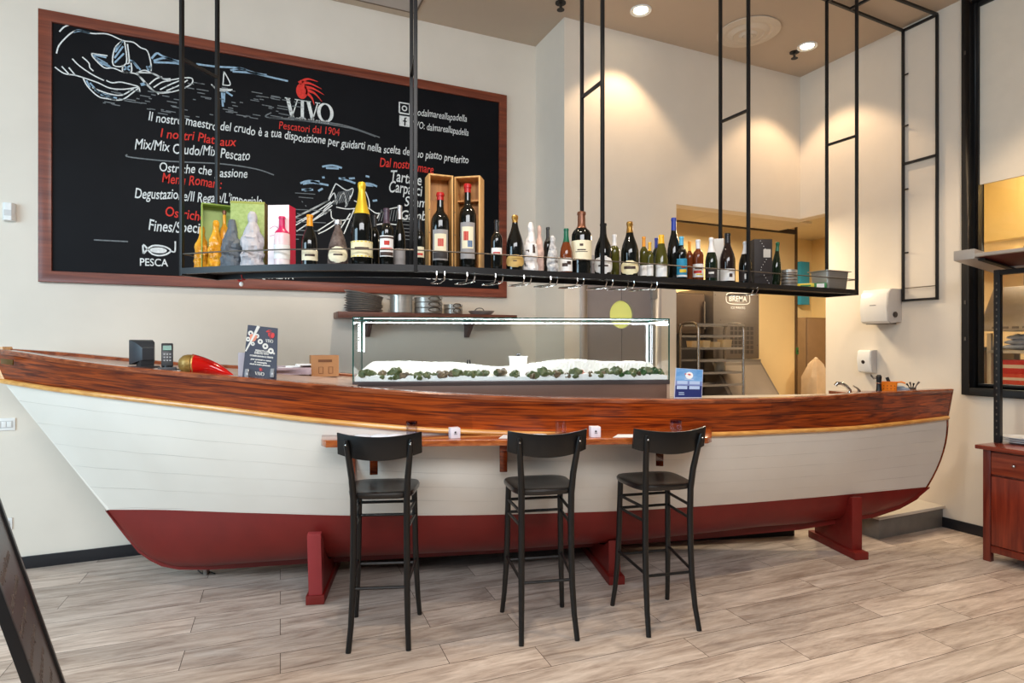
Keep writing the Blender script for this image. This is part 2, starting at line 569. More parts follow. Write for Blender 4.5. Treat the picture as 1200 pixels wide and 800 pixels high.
# black framed hatch in the right wall
wf = MB()
F0 = 0.085
def ring(x0, x1, y0, y1, z0, z1, t):
    wf.span(x0, x1, y1 - t, y1, z0, z1); wf.span(x0, x1, y0, y0 + t, z0, z1)
    wf.span(x0, x1, y0 + t, y1 - t, z0, z0 + t); wf.span(x0, x1, y0 + t, y1 - t, z1 - t, z1)
ring(XR - 0.035, XR + 0.14, WY0, WY1, WZ0, CEIL - 0.01, 0.06)
ring(XR + 0.02, XR + 0.10, WY0 + 0.06, WY1 - 0.06, WZ0 + 0.06, CEIL - 0.07, 0.035)
win = struct('window_1', wf, black_metal, bevel=0.004)
build('upper_panel', MB().span(XR + 0.05, XR + 0.07, WY0 + 0.09, WY1 - 0.09, 2.86, CEIL - 0.1), M('hatch_upper_panel', (232, 222, 206), 0.5), win, world=True, smooth=False)
build('window_pane', MB().span(XR + 0.055, XR + 0.061, WY0 + 0.09, WY1 - 0.09, WZ0 + 0.09, 2.86), glass('hatch_glass', (0.97, 0.97, 0.95)), win, world=True, smooth=False)
hd = MB()
for z in (3.95, 2.3, 1.9, 1.6):
    hd.box((XR - 0.037, WY1 - 0.03, z), (0.006, 0.012, 0.03))
build('hinge_screw', hd, dark_steel, win, world=True)

# ------------------------------------------------------------------ ceiling fittings
lens_lit = M('downlight_lens', (255, 246, 226), 0.4, emit=(255, 232, 190), estr=14.0)
def downlight(p, label):
    t = thing('ceiling_downlight', label, 'ceiling light', (p.x, p.y, CEIL), 0, 'recessed ceiling downlights')
    build('rim', MB().lathe([(0.062, -0.002), (0.088, -0.012), (0.092, -0.004), (0.092, 0), (0.062, 0)], n=28), white_plastic, t)
    build('lens', MB().lathe([(0, -0.004), (0.06, -0.004), (0.062, 0), (0, 0)], n=24), lens_lit, t)
    s = bpy.data.lights.new('downlight_beam', 'SPOT'); s.energy = 62; s.color = (1.0, 0.70, 0.42)
    s.spot_size = math.radians(96); s.spot_blend = 0.35; s.shadow_soft_size = 0.05
    o = bpy.data.objects.new('downlight_beam', s); COL.objects.link(o); o.parent = t; o.location = (0, 0, -0.03)
    return t
downlight(onZ(751, 12, CEIL), 'round lit recessed downlight left of the air vent')
downlight(onZ(946, 54, CEIL), 'round lit recessed downlight nearest the right wall, beside a dark sprinkler head')
for x, y, cc in ((4.4, 2.1, (1.0, .77, .52)), (2.6, 2.2, (1.0, .82, .60)), (0.6, 1.9, (1.0, .86, .68)), (0.9, 3.5, (1.0, .84, .62))):    # further downlights of the same ceiling, over the frame
    s = bpy.data.lights.new('downlight_beam', 'SPOT'); s.energy = 125; s.color = cc
    s.spot_size = math.radians(96); s.spot_blend = 0.35; s.shadow_soft_size = 0.05
    o = bpy.data.objects.new('downlight_beam', s); COL.objects.link(o); o.location = (x, y, CEIL - 0.03)

vp = onZ(877, 37, CEIL)
t = thing('ceiling_air_vent', 'round white ceiling air diffuser of concentric rings', 'air vent', (vp.x, vp.y, CEIL))
vent_paint = M('vent_paint', (214, 200, 182), 0.5)
for r0, r1, dz in ((0.20, 0.275, 0.012), (0.125, 0.18, 0.03), (0.05, 0.105, 0.042)):
    build('vent_ring', MB().lathe([(r0, -dz), (r0 + 0.01, -dz - 0.006), (r1, -0.012), (r1, -0.004), (r0 + 0.01, -dz + 0.006), (r0, -dz)], n=40), vent_paint, t)
build('vent_core', MB().lathe([(0, -0.055), (0.04, -0.05), (0.045, -0.04), (0, -0.04)], n=24), vent_paint, t)
build('vent_throat', MB().lathe([(0, -0.002), (0.25, -0.002), (0.25, 0), (0, 0)], n=32), M('vent_dark', (60, 50, 42), 0.8), t)

spr = M('sprinkler_dark', (46, 40, 36), 0.4, 0.5)
def sprinkler(p, label):
    t = thing('sprinkler_head', label, 'sprinkler', (p.x, p.y, CEIL), 0, 'ceiling sprinkler heads')
    build('collar', MB().lathe([(0.045, -0.008), (0.045, 0), (0.0, 0), (0.0, -0.012)], n=20), spr, t)
    build('nozzle', MB().lathe([(0.012, -0.012), (0.012, -0.05), (0.006, -0.06), (0, -0.06)], n=12), spr, t)
    build('deflector', MB().lathe([(0.0, -0.066), (0.032, -0.064), (0.032, -0.06), (0, -0.058)], n=16), spr, t)
sprinkler(onZ(657, 3, CEIL), 'small dark sprinkler head on the ceiling left of the lit downlights')
sprinkler(onZ(931, 61, CEIL), 'small dark sprinkler head beside the right downlight')

ap = thing('ceiling_hatch_panel', 'grey square access panel in the ceiling above the chalkboard', 'access panel', (0.75, 4.6, CEIL))
build('panel', MB().span(-0.6, 0.6, -0.46, 0.46, -0.006, 0), M('access_panel', (190, 180, 172), 0.7), ap)
q = MB()
q.span(-0.615, 0.615, 0.46, 0.475, -0.008, 0); q.span(-0.615, 0.615, -0.475, -0.46, -0.008, 0)
q.span(-0.615, -0.6, -0.46, 0.46, -0.008, 0); q.span(0.6, 0.615, -0.46, 0.46, -0.008, 0)
build('frame', q, M('access_edge', (112, 92, 74), 0.5), ap)
# =================================================================== THE BOAT
BA = math.radians(8.0)
BC, BS = math.cos(BA), math.sin(BA)
AX0 = 4.2276
def B(s, b, z):
    """boat frame: s along the keel from amidships to the stern, b towards the room"""
    return W(s * BC + b * BS, AX0 + s * BS - b * BC, z)
def fit(px, py, b):
    t = (px - 600) / FPX
    d = (AX0 - b * (BC + BS * BS / BC)) / (1 - t * BS / BC)
    r = t * d
    s = (r - b * BS) * BC + (d + b * BC - AX0) * BS
    return (s, b, EYE - (py - HOR) / FPX * d)

def curve(pts):
    """monotone cubic through (s, b, z) samples -> function of u in 0..1"""
    xs = [p[0] for p in pts]
    def comp(k):
        ys = [p[k] for p in pts]
        n = len(xs)
        dl = [(ys[i + 1] - ys[i]) / (xs[i + 1] - xs[i]) for i in range(n - 1)]
        m = [dl[0]] + [0 if dl[i - 1] * dl[i] <= 0 else 2 * dl[i - 1] * dl[i] / (dl[i - 1] + dl[i]) for i in range(1, n - 1)] + [dl[-1]]
        def f(x):
            i = 0
            while i < n - 2 and x > xs[i + 1]: i += 1
            h = xs[i + 1] - xs[i]; t = (x - xs[i]) / h
            return (ys[i] * (1 + 2 * t) * (1 - t) ** 2 + m[i] * h * t * (1 - t) ** 2
                    + ys[i + 1] * t * t * (3 - 2 * t) + m[i + 1] * h * t * t * (t - 1))
        return f
    fb, fz = comp(1), comp(2)
    def at_s(s):
        return max(fb(s), 0.0), fz(s)
    def at_u(u):
        s = xs[0] + (xs[-1] - xs[0]) * u
        b, z = at_s(s)
        return (s, b, z)
    at_u.s0, at_u.s1, at_u.at_s = xs[0], xs[-1], at_s
    return at_u

sheer = curve([fit(*p) for p in [(-12, 408, .03), (0, 410, .10), (30, 414, .20), (67, 420, .30), (135, 429, .42), (213, 436, .53), (287, 442.6, .61),
        (400, 453, .69), (500, 460, .73), (600, 465, .74), (720, 467.5, .71), (840, 468, .62), (930, 466, .50), (1030, 460, .28), (1115, 456, .03)]])
rub = curve([fit(*p) for p in [(3, 446, .03), (60, 455, .19), (135, 464.5, .35), (270, 480, .55), (360, 491, .64), (437, 498, .69), (499, 503, .715),
        (592, 507, .72), (700, 509, .69), (832, 508.5, .60), (920, 505, .48), (1000, 501, .33), (1060, 495, .17), (1109, 489, .03)]])
wline = curve([fit(*p) for p in [(127, 597, .03), (200, 597.5, .2), (300, 601, .38), (430, 604, .5), (575, 603, .54), (700, 599.5, .52),
        (850, 591, .38), (1000, 578.5, .16), (1085, 570.5, .03)]])
keel_px = [(127, 597), (147, 623), (165, 645), (178, 654), (192, 661), (212, 665), (250, 665), (360, 658), (600, 645), (800, 631), (933, 619), (1017, 605), (1050, 594), (1070, 583), (1085, 570.5)]
keel_pts = [fit(x, y, 0.0) for x, y in keel_px]

NU = 72
US = [0.5 - 0.5 * math.cos(PI * i / NU) for i in range(NU + 1)]
US = [0.5 * u + 0.5 * i / NU for i, u in enumerate(US)]

def lerp3(a, b, t): return tuple(a[i] + (b[i] - a[i]) * t for i in range(3))
def topside_rows(side, n=9):
    rows = []
    for j in range(n):
        t = j / (n - 1)
        row = []
        for u in US:
            a, c = rub(u), wline(u)
            s, b, z = lerp3(a, c, t)
            e = 4 * t * (1 - t)
            b += e * 0.035 * min(1, b / 0.3)
            s += e * 0.05 * max(0, (u - 0.8) / 0.2) ** 2        # gently rounded stern
            row.append(B(s, b * side, z))
        rows.append(row)
    return rows
def keel_at(s):
    p = keel_pts
    for i in range(len(p) - 1):
        if p[i][0] <= s <= p[i + 1][0]:
            t = (s - p[i][0]) / (p[i + 1][0] - p[i][0])
            return p[i][2] + (p[i + 1][2] - p[i][2]) * t
    return p[0][2] if s < p[0][0] else p[-1][2]
def bottom_rows(side, n=9):
    rows = []
    for j in range(n):
        th = (PI / 2) * j / (n - 1)
        row = []
        for u in US:
            s, bw, zw = wline(u)
            zk = keel_at(s) + 0.07 * min(1, 4 * u, 4 * (1 - u))
            zk = min(zk, zw - 0.002)
            b = max(bw * math.cos(th) ** 0.8 if th < PI / 2 - 1e-6 else 0, 0.028)
            z = zw - (zw - zk) * math.sin(th)
            row.append(B(s, b * side, z))
        rows.append(row)
    return rows

def hull_material():
    m, nt, b = node_mat('hull_white_paint')
    uv = nt.nodes.new('ShaderNodeUVMap')
    sp = nt.nodes.new('ShaderNodeSeparateXYZ'); nt.links.new(uv.outputs[0], sp.inputs[0])
    nz = nt.nodes.new('ShaderNodeTexNoise'); nz.inputs['Scale'].default_value = 3.0; nz.inputs['Detail'].default_value = 5
    tc = nt.nodes.new('ShaderNodeTexCoord'); nt.links.new(tc.outputs['Object'], nz.inputs['Vector'])
    wob = math_node(nt, 'MULTIPLY', nz.outputs['Fac'], 0.03)
    v = math_node(nt, 'ADD', sp.outputs['Y'], wob)
    v = math_node(nt, 'MULTIPLY', v, 6.0)
    fr = math_node(nt, 'FRACT', v)
    ds = math_node(nt, 'ABSOLUTE', math_node(nt, 'SUBTRACT', fr, 0.5))
    seam = math_node(nt, 'GREATER_THAN', ds, 0.488)
    nz2 = nt.nodes.new('ShaderNodeTexNoise'); nz2.inputs['Scale'].default_value = 2.3; nz2.inputs['Detail'].default_value = 3
    nt.links.new(tc.outputs['Object'], nz2.inputs['Vector'])
    vis = nt.nodes.new('ShaderNodeMapRange'); vis.inputs['From Min'].default_value = 0.38; vis.inputs['From Max'].default_value = 0.66
    nt.links.new(nz2.outputs['Fac'], vis.inputs['Value'])
    sm = math_node(nt, 'MULTIPLY', seam, vis.outputs[0])
    base = nt.nodes.new('ShaderNodeValToRGB')
    base.color_ramp.elements[0].color = lin((222, 214, 202)); base.color_ramp.elements[1].color = lin((234, 228, 218))
    nt.links.new(nz.outputs['Fac'], base.inputs['Fac'])
    c = mix_node(nt, sm, base.outputs['Color'], lin((190, 183, 172)))
    nt.links.new(c, b.inputs['Base Color'])
    b.inputs['Roughness'].default_value = 0.38
    edge = math_node(nt, 'MULTIPLY', math_node(nt, 'GREATER_THAN', ds, 0.47), -1.0)
    bp = nt.nodes.new('ShaderNodeBump'); bp.inputs['Strength'].default_value = 0.5; bp.inputs['Distance'].default_value = 0.004
    nt.links.new(edge, bp.inputs['Height']); nt.links.new(bp.outputs['Normal'], b.inputs['Normal'])
    return m
def strake_material():
    m, nt, b = node_mat('varnished_strake')
    uv = nt.nodes.new('ShaderNodeUVMap')
    mp = nt.nodes.new('ShaderNodeMapping'); mp.inputs['Scale'].default_value = (14, 11, 1)
    nt.links.new(uv.outputs[0], mp.inputs['Vector'])
    nz = nt.nodes.new('ShaderNodeTexNoise'); nz.inputs['Scale'].default_value = 1.6; nz.inputs['Detail'].default_value = 7; nz.inputs['Distortion'].default_value = 1.2
    nt.links.new(mp.outputs[0], nz.inputs['Vector'])
    rp = nt.nodes.new('ShaderNodeValToRGB')
    rp.color_ramp.elements[0].position = 0.34; rp.color_ramp.elements[0].color = lin((92, 28, 6))
    rp.color_ramp.elements[1].position = 0.7; rp.color_ramp.elements[1].color = lin((198, 90, 24))
    nt.links.new(nz.outputs['Fac'], rp.inputs['Fac'])
    # butted planks: three strakes, blocks of slightly different timber
    br = nt.nodes.new('ShaderNodeTexBrick'); br.offset = 0.43
    br.inputs['Scale'].default_value = 1; br.inputs['Brick Width'].default_value = 0.15; br.inputs['Row Height'].default_value = 0.3333
    br.inputs['Mortar Size'].default_value = 0.0; br.inputs['Color1'].default_value = (0.62, 0.58, 0.56, 1); br.inputs['Color2'].default_value = (1.12, 1.06, 1.0, 1)
    nt.links.new(uv.outputs[0], br.inputs['Vector'])
    c = mix_node(nt, 1.0, rp.outputs['Color'], br.outputs['Color'], 'MULTIPLY')
    sp = nt.nodes.new('ShaderNodeSeparateXYZ'); nt.links.new(uv.outputs[0], sp.inputs[0])
    fr = math_node(nt, 'FRACT', math_node(nt, 'MULTIPLY', sp.outputs['Y'], 3.0))
    seam = math_node(nt, 'GREATER_THAN', math_node(nt, 'ABSOLUTE', math_node(nt, 'SUBTRACT', fr, 0.5)), 0.478)
    c = mix_node(nt, math_node(nt, 'MULTIPLY', seam, 0.7), c, lin((52, 20, 10)))
    nt.links.new(c, b.inputs['Base Color'])
    b.inputs['Roughness'].default_value = 0.34; b.inputs['Specular IOR Level'].default_value = 0.35; b.inputs['Coat Weight'].default_value = 0.14; b.inputs['Coat Roughness'].default_value = 0.14
    return m

boat = thing('rowing_boat', 'long cream wooden boat with red bottom and varnished top strake, used as bar', 'boat', B(0, 0, 0), -(YAW - BA))
hull_mat = hull_material()
for side in (1, -1):
    build('hull_topside', MB().grid(topside_rows(side), uv=True), hull_mat, boat, world=True)
    build('hull_bottom', MB().grid(bottom_rows(side)), red_paint, boat, world=True)
# keel and stem band
kb = MB()
kr = []
for i, (s, b, z) in enumerate(keel_pts):
    up = 0.085 * min(1, i / 4, (len(keel_pts) - 1 - i) / 3 + 0.15)
    inn = z + max(up, 0.01)
    kr.append([B(s, 0.036, inn), B(s, 0.036, z), B(s, -0.036, z), B(s, -0.036, inn)])
kb.grid(kr)
build('keel', kb, red_paint, boat, world=True)

# varnished top strake: near side full length, far side over the bow half only
strake_mat = strake_material()
def strake_rows(side, u1=1.0):
    rows = []
    for j in range(5):
        t = j / 4
        row = []
        for u in US:
            a, c = sheer(u * u1), rub(u * u1)
            s, b, z = lerp3(a, c, t)
            row.append(B(s, (b + 0.004) * side, z))
        rows.append(row)
    # inner face 35 mm inside
    rows.append([B(rub(u * u1)[0] * 0.995, max(rub(u * u1)[1] - 0.035, 0.0) * side, rub(u * u1)[2]) for u in US])
    rows.append([B(sheer(u * u1)[0] * 0.995, max(sheer(u * u1)[1] - 0.035, 0.0) * side, sheer(u * u1)[2]) for u in US])
    return rows
FAR_U = 0.335
build('sheer_strake', MB().grid(strake_rows(1), uv=True), strake_mat, boat, world=True)
build('sheer_strake', MB().grid(strake_rows(-1, FAR_U), uv=True), strake_mat, boat, world=True)
rail_mat = wood('gunwale_rail', (104, 44, 20), (172, 92, 52), 0, 3.0, 0.24, 0.5)
def cap(side, u1=1.0):
    rows = []
    prof = [(0.012, -0.022), (0.016, -0.004), (0.010, 0.004), (-0.07, 0.004), (-0.075, -0.004), (-0.07, -0.022)]
    for db, dz in prof:
        row = []
        for u in US:
            s, b, z = sheer(u * u1)
            row.append(B(s, max(b + db, 0.002) * side, z + dz))
        rows.append(row)
    rows.append(rows[0])
    return MB().grid(rows)
build('gunwale_cap', cap(1), rail_mat, boat, world=True)
build('gunwale_cap', cap(-1, FAR_U), rail_mat, boat, world=True)
moulding = wood('rub_rail_pine', (196, 132, 62), (232, 176, 98), 0, 3.0, 0.3, 0.4)
rr = MB()
rr.tube([B(s, b + 0.014, z) for s, b, z in [rub(u) for u in US]], 0.0155, 10)
tag(build('rub_rail', rr, moulding, boat, world=True), 'thin honey coloured wooden rub rail')

# stem head and stern post
sh0, rb0, wl0 = sheer(0), rub(0), wline(0)
st = MB()
def post(rows3, w, mat, name):
    g = MB()
    rr_ = []
    for (s0, z0), (s1, z1) in rows3:
        rr_.append([B(s0, w, z0), B(s0, -w, z0), B(s1, -w, z1), B(s1, w, z1), B(s0, w, z0)])
    g.grid(rr_)
    g.f.append((0, 1, 2, 3)); n = len(g.v); g.f.append((n - 5, n - 4, n - 3, n - 2))
    return build(name, g, mat, boat, world=True)
post([((sh0[0] - 0.06, sh0[2] + 0.01), (sh0[0] + 0.08, sh0[2] + 0.01)), ((rb0[0] - 0.045, rb0[2]), (rb0[0] + 0.07, rb0[2]))], 0.045, moulding, 'stem_head')
post([((rb0[0] - 0.012, rb0[2] + 0.02), (rb0[0] + 0.05, rb0[2])), ((wl0[0] - 0.008, wl0[2]), (wl0[0] + 0.05, wl0[2]))], 0.034, M('stem_white', (228, 222, 212), 0.4), 'stem')
sh1 = sheer(1); rb1 = rub(1)
stern = []
for t in range(11):
    q = t / 10
    if q < 0.2:
        a = lerp3(sh1, rb1, q / 0.2)
    else:
        tt = (q - 0.2) / 0.8
        a = lerp3(rb1, wline(1), tt)
        a = (a[0] + 4 * tt * (1 - tt) * 0.05, a[1], a[2])
    stern.append(((a[0] - 0.03, a[2]), (a[0] + 0.024, a[2])))
for i in (-3, -4, -5):
    s, b, z = keel_pts[i + 1]
    stern.append(((s - 0.03, z + 0.03), (s + 0.012, z - 0.008)))
post(stern, 0.026, mahogany, 'stern_post')

# fore deck and bar top
deck_mat = wood('bleached_deck', (168, 140, 126), (202, 178, 166), 0, 3.0, 0.4, 0.2)
rows = []
nb = 8
for i in range(25):
    u = FAR_U * i / 24
    s, b, z = sheer(u)
    bb = max(b - 0.05, 0.004)
    rows.append([B(s, bb - 2 * bb * j / nb, z - 0.018) for j in range(nb + 1)] + [B(s, -bb, z - 0.05), B(s, bb, z - 0.05), B(s, bb, z - 0.018)])
g = MB().grid(rows)
build('fore_deck', g, deck_mat, boat, world=True)
rows = []
for i in range(33):
    u = FAR_U + (0.93 - FAR_U) * i / 32
    s, b, z = sheer(u)
    b0 = b - 0.045
    b1 = -0.12
    rows.append([B(s, b0, 1.165), B(s, b1, 1.165), B(s, b1, 1.125), B(s, b0, 1.125), B(s, b0, 1.165)])
g = MB().grid(rows)
n = len(g.v)
g.f.append((0, 1, 2, 3)); g.f.append((n - 5, n - 4, n - 3, n - 2))
build('bar_top', g, M('bar_top_steel', (170, 164, 158), 0.35, 0.6, 0.05), boat, world=True)
# bulkhead closing the fore deck, back of the bar
s, b, z = sheer(FAR_U)
bh = MB()
bh.prism([(-b + 0.05, 0.75), (b - 0.05, 0.75), (b - 0.05, z - 0.03), (-b + 0.05, z - 0.03)],
         (B(0, 1, 0) - B(0, 0, 0)), (0, 0, 1), B(0.03, 0, 0) - B(0, 0, 0), B(s, 0, 0))
build('bulkhead', bh, mahogany, boat, world=True)
# small name plate on the bow
s, b, z = fit(12, 422, 0.15)
u = (s - sheer.s0) / (sheer.s1 - sheer.s0)
pl = MB()
a, c = fit(3, 423, 0.135), fit(17, 424.5, 0.185)
pa, pc2 = B(a[0], a[1] + 0.012, a[2]), B(c[0], c[1] + 0.012, c[2])
pl.bar(pa, pc2, 0.008, 0.032)
build('plate', pl, M('bronze_plate', (112, 84, 44), 0.35, 0.6), boat, world=True, bevel=0.003)

# ------------------------------------------------------------------ cradles under the boat
def cradle(px, py, htop, label):
    p = onZ(px, py, 0.0)
    r, d = p.x * CY - p.y * SY, p.x * SY + p.y * CY
    s = r * BC + (d - AX0) * BS
    b = r * BS - (d - AX0) * BC
    u = (s - wline.s0) / (wline.s1 - wline.s0)
    sw, bw, zw = wline(min(max(u, 0), 1))
    zk = keel_at(s)
    t = thing('boat_cradle', label, 'boat cradle', B(s, 0, 0), -(YAW - BA), 'red cradles under the boat')
    def zb(bb):       # underside of the hull at bb
        q = min(1, abs(bb) / max(bw, 0.03))
        th = math.acos(min(1, q ** 1.25))
        return zw - (zw - zk - 0.07) * math.sin(th) - 0.012
    top = []
    for k in range(17):
        bb = (b - 0.03) * (1 - 2 * k / 16)
        top.append((bb, max(0.06, min(zb(bb), zk - 0.004 if abs(bb) < 0.05 else 9))))
    ax = B(0, 1, 0) - B(0, 0, 0)
    th = B(0.08, 0, 0) - B(0, 0, 0)
    g = MB().prism([(-b + 0.03, 0.02), (b - 0.03, 0.02)] + top, ax, (0, 0, 1), th, B(s - 0.04, 0, 0))
    build('chock', g, red_paint, t, world=True, bevel=0.004)
    ft = MB().prism([(-b - 0.03, 0), (b + 0.02, 0), (b + 0.02, 0.055), (-b - 0.03, 0.055)], ax, (0, 0, 1), th * 1.35, B(s - 0.055, 0, 0))
    build('foot', ft, red_paint, t, world=True, bevel=0.005)
    for sg in (1, -1):
        lean = 0.05
        bo = b + 0.0
        pp = [(sg * (bo + 0.01), 0.05), (sg * (bo + 0.01 + lean), htop), (sg * (bo - 0.035 + lean), htop + 0.008), (sg * (bo - 0.05), 0.05)]
        if htop > 0:
            build('upright', MB().prism(pp, ax, (0, 0, 1), th, B(s - 0.04, 0, 0)), M('red_upright', (150, 52, 54), 0.42, var=0.06), t, world=True, bevel=0.005)
    return t
cradle(370, 707, 0.43, 'red boat cradle nearest the bow, upright post in full view left of the bar stools')
cradle(722, 684, 0.0, 'red boat cradle behind the legs of the right bar stool')
cradle(1008, 655, 0.0, 'red boat cradle nearest the stern, in front of the low platform')

# added low dark plinths that block light reaching the floor behind the keel
light_block_mat = M('light_block_dark', (30, 26, 24), 0.7)
for s0_, s1_, lb in ((-1.15, 0.58, 'added low dark light blocker under the hull between the left and middle cradles'), (0.80, 2.36, 'added low dark light blocker under the hull between the middle and right cradles')):
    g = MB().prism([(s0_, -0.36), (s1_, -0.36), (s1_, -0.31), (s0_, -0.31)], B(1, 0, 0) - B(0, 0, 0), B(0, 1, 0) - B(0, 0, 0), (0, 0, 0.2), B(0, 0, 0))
    tag(build('added_light_block', g, light_block_mat, bevel=.003), lb, 'plinth', 'added light blockers under the boat')

# ------------------------------------------------------------------ plank ledge for the stools
LT, LB = 1.050, 1.012           # set from the photograph below
LDR = 3.33
def lfront(px): return LD + (LDR - LD) * (px - 380) / 450
def ledge_pt(px, d): return W((px - 600) / FPX * d, d, 0)
LD = 3.20
LB = EYE - (522 - HOR) / FPX * (LD + LDR) / 2
LT = LB + 0.034
led = thing('bar_ledge', 'narrow varnished plank ledge along the hull in front of the three bar stools', 'counter', ledge_pt(604, LD))
front = []
left = onZ(377, 514, LB); right = onZ(832, 518, LB)
poly = [ledge_pt(382, LD), ledge_pt(829, LDR), ledge_pt(834, LDR + 0.05)]
back = []
for i in range(13):
    px = 834 - (834 - 377) * i / 12
    # the hull skin at ledge height under this picture column
    best = None
    d = LD
    while d < 4.3:
        r = (px - 600) / FPX * d
        s = r * BC + (d - AX0) * BS; b = r * BS - (d - AX0) * BC
        u = min(max((s - rub.s0) / (rub.s1 - rub.s0), 0), 1)
        _, bR, zR = rub(u)
        u2 = min(max((s - wline.s0) / (wline.s1 - wline.s0), 0), 1)
        _, bW, zW = wline(u2)
        tt = min(max((zR - LB) / (zR - zW), 0), 1)
        if b <= bR + (bW - bR) * tt + 0.03 * 4 * tt * (1 - tt): break
        d += 0.004
    back.append(ledge_pt(px, d - 0.006))
poly += back + [ledge_pt(376.5, LD + 0.05)]
g = MB().prism([(p.x, p.y) for p in poly], (1, 0, 0), (0, 1, 0), (0, 0, LT - LB), (0, 0, LB))
build('ledge_board', g, wood('ledge_varnish', (136, 62, 26), (188, 104, 48), 0, 3.0, 0.16, 0.7), led, world=True, bevel=0.004)
for px in (438, 590, 773):
    d0 = LD + 0.14
    pb = min(back, key=lambda q: abs((q.x * CY - q.y * SY) / (q.x * SY + q.y * CY) * FPX + 600 - px))
    dd = pb.x * SY + pb.y * CY
    g = MB()
    a = ledge_pt(px, dd + 0.0); c = ledge_pt(px, lfront(px) + 0.05)
    dirv = (c - a).normalized()
    side = Vector((-dirv.y, dirv.x, 0))
    L = (c - a).length
    g.prism([(0, LB - 0.001), (L, LB - 0.001), (L, LB - 0.035), (0.07, LB - 0.15), (0.05, LB - 0.185), (0, LB - 0.185)], dirv, (0, 0, 1), side * 0.045, Vector((a.x, a.y, 0)) - side * 0.0225)
    br = build('bracket', g, mahogany, led, world=True, bevel=0.004)
# =================================================================== BAR STOOLS
stool_black = M('stool_black', (13, 12, 12), 0.38, var=0.1, coat=0.15)
seat_black = M('seat_black', (16, 14, 14), 0.28, var=0.12, coat=0.3)
def make_stool(label):
    t = thing('bar_stool', label, 'bar stool', (0, 0, 0), 0, 'black bar stools at the ledge')
    # saddle seat: rounded trapezoid with a shallow dish
    rows = []
    def outline(k, n, f):
        a = 2 * PI * k / n
        ca, sa = math.cos(a), math.sin(a)
        e = 0.5
        x = abs(ca) ** e * (1 if ca > 0 else -1); y = abs(sa) ** e * (1 if sa > 0 else -1)
        hw = 0.182 + 0.014 * y
        return x * hw * f, y * 0.178 * f - 0.005
    n = 40
    for f, z in ((0.0, 0.779), (0.4, 0.780), (0.7, 0.784), (0.9, 0.789), (0.97, 0.787), (1.0, 0.778), (0.99, 0.765), (0.95, 0.756), (0.6, 0.752), (0.0, 0.752)):
        rows.append([(outline(k, n, f)[0], outline(k, n, f)[1], z) for k in range(n)])
    build('seat', MB().grid(rows, closed=True), seat_black, t)
    def mirror(p, s): return [(s * x, y, z) for x, y, z in p]
    rear = [(0.150, -0.232, 0.0), (0.143, -0.200, 0.12), (0.138, -0.176, 0.28), (0.136, -0.165, 0.45), (0.135, -0.162, 0.62), (0.136, -0.166, 0.76),
            (0.142, -0.182, 0.87), (0.152, -0.206, 0.97), (0.160, -0.228, 1.045), (0.162, -0.233, 1.07)]
    front = [(0.180, 0.176, 0.0), (0.171, 0.155, 0.12), (0.163, 0.138, 0.28), (0.158, 0.130, 0.45), (0.155, 0.126, 0.62), (0.152, 0.122, 0.757)]
    for s in (-1, 1):
        build('leg', MB().tube(mirror(rear, s), [0.014, .015, .0165, .017, .0175, .0175, .017, .016, .014, .008], 12), stool_black, t)
        build('leg', MB().tube(mirror(front, s), [0.0135, .0145, .016, .0165, .0165, .0165], 12), stool_black, t)
    def lerp_at(p, z):
        for i in range(len(p) - 1):
            if p[i][2] <= z <= p[i + 1][2]:
                q = (z - p[i][2]) / (p[i + 1][2] - p[i][2])
                return Vector(p[i]).lerp(Vector(p[i + 1]), q)
    for z in (0.665, 0.592):
        a, b = lerp_at(front, z), lerp_at(rear, z)
        build('rung', MB().tube([(-a.x, a.y, z), (a.x, a.y, z)], 0.0085, 8), stool_black, t)
        for s in (-1, 1):
            build('rung', MB().tube([(s * a.x, a.y, z), (s * b.x, b.y, z)], 0.0085, 8), stool_black, t)
    a, b = lerp_at(front, 0.315), lerp_at(rear, 0.30)
    build('rung', MB().tube([(-a.x, a.y, a.z), (a.x, a.y, a.z)], 0.0085, 8), stool_black, t)
    build('rung', MB().tube([(-b.x, b.y, b.z), (b.x, b.y, b.z)], 0.0085, 8), stool_black, t)
    for s in (-1, 1):
        build('rung', MB().tube([(s * a.x, a.y, 0.34), (s * b.x, b.y, 0.31)], 0.0085, 8), stool_black, t)
    # curved back board
    rows = []
    N = 20
    secs = []
    for i in range(N + 1):
        q = -1 + 2 * i / N
        x = 0.214 * q
        y = -0.238 + 0.060 * q * q
        up = 0.018 * q * q
        zt, zb = 1.086 + up, 0.976 - 0.012 + 0.028 * q * q
        tilt = 0.018
        secs.append([(x, y - tilt, zt), (x, y - tilt + 0.016, zt), (x, y + 0.018, zb), (x, y, zb), (x, y - tilt, zt)])
    g = MB().grid(secs)
    g.f.append((0, 1, 2, 3)); m = len(g.v); g.f.append((m - 5, m - 4, m - 3, m - 2))
    bk = build('backrest', g, stool_black, t, bevel=0.003)
    for s in (-1, 1):
        build('screw', MB().ball((s * 0.1605, -0.2445, 1.048), (0.006, 0.006, 0.006), 8, 6), chrome, bk)
    return t
def stool_pose(nl, nr, fl, fr):
    a, b = onZ(nl[0], nl[1], 0), onZ(nr[0], nr[1], 0)
    c, e = onZ(fl[0], fl[1], 0), onZ(fr[0], fr[1], 0)
    near, far = (a + b) / 2, (c + e) / 2
    v = far - near
    o = near + v.normalized() * 0.232
    return Vector((o.x, o.y, 0)), math.atan2(v.y, v.x) - PI / 2
p1 = stool_pose((409, 765), (478, 762), (419, 722), (490, 722))
p2 = stool_pose((611, 755), (677, 752), (590, 718), (661, 716))
p3 = stool_pose((760, 745), (820, 740), (721, 710), (787, 708))
st1 = make_stool('black wooden bar stool on the left, near the red cradle post')
st1.location, st1.rotation_euler = p1[0], (0, 0, p1[1])
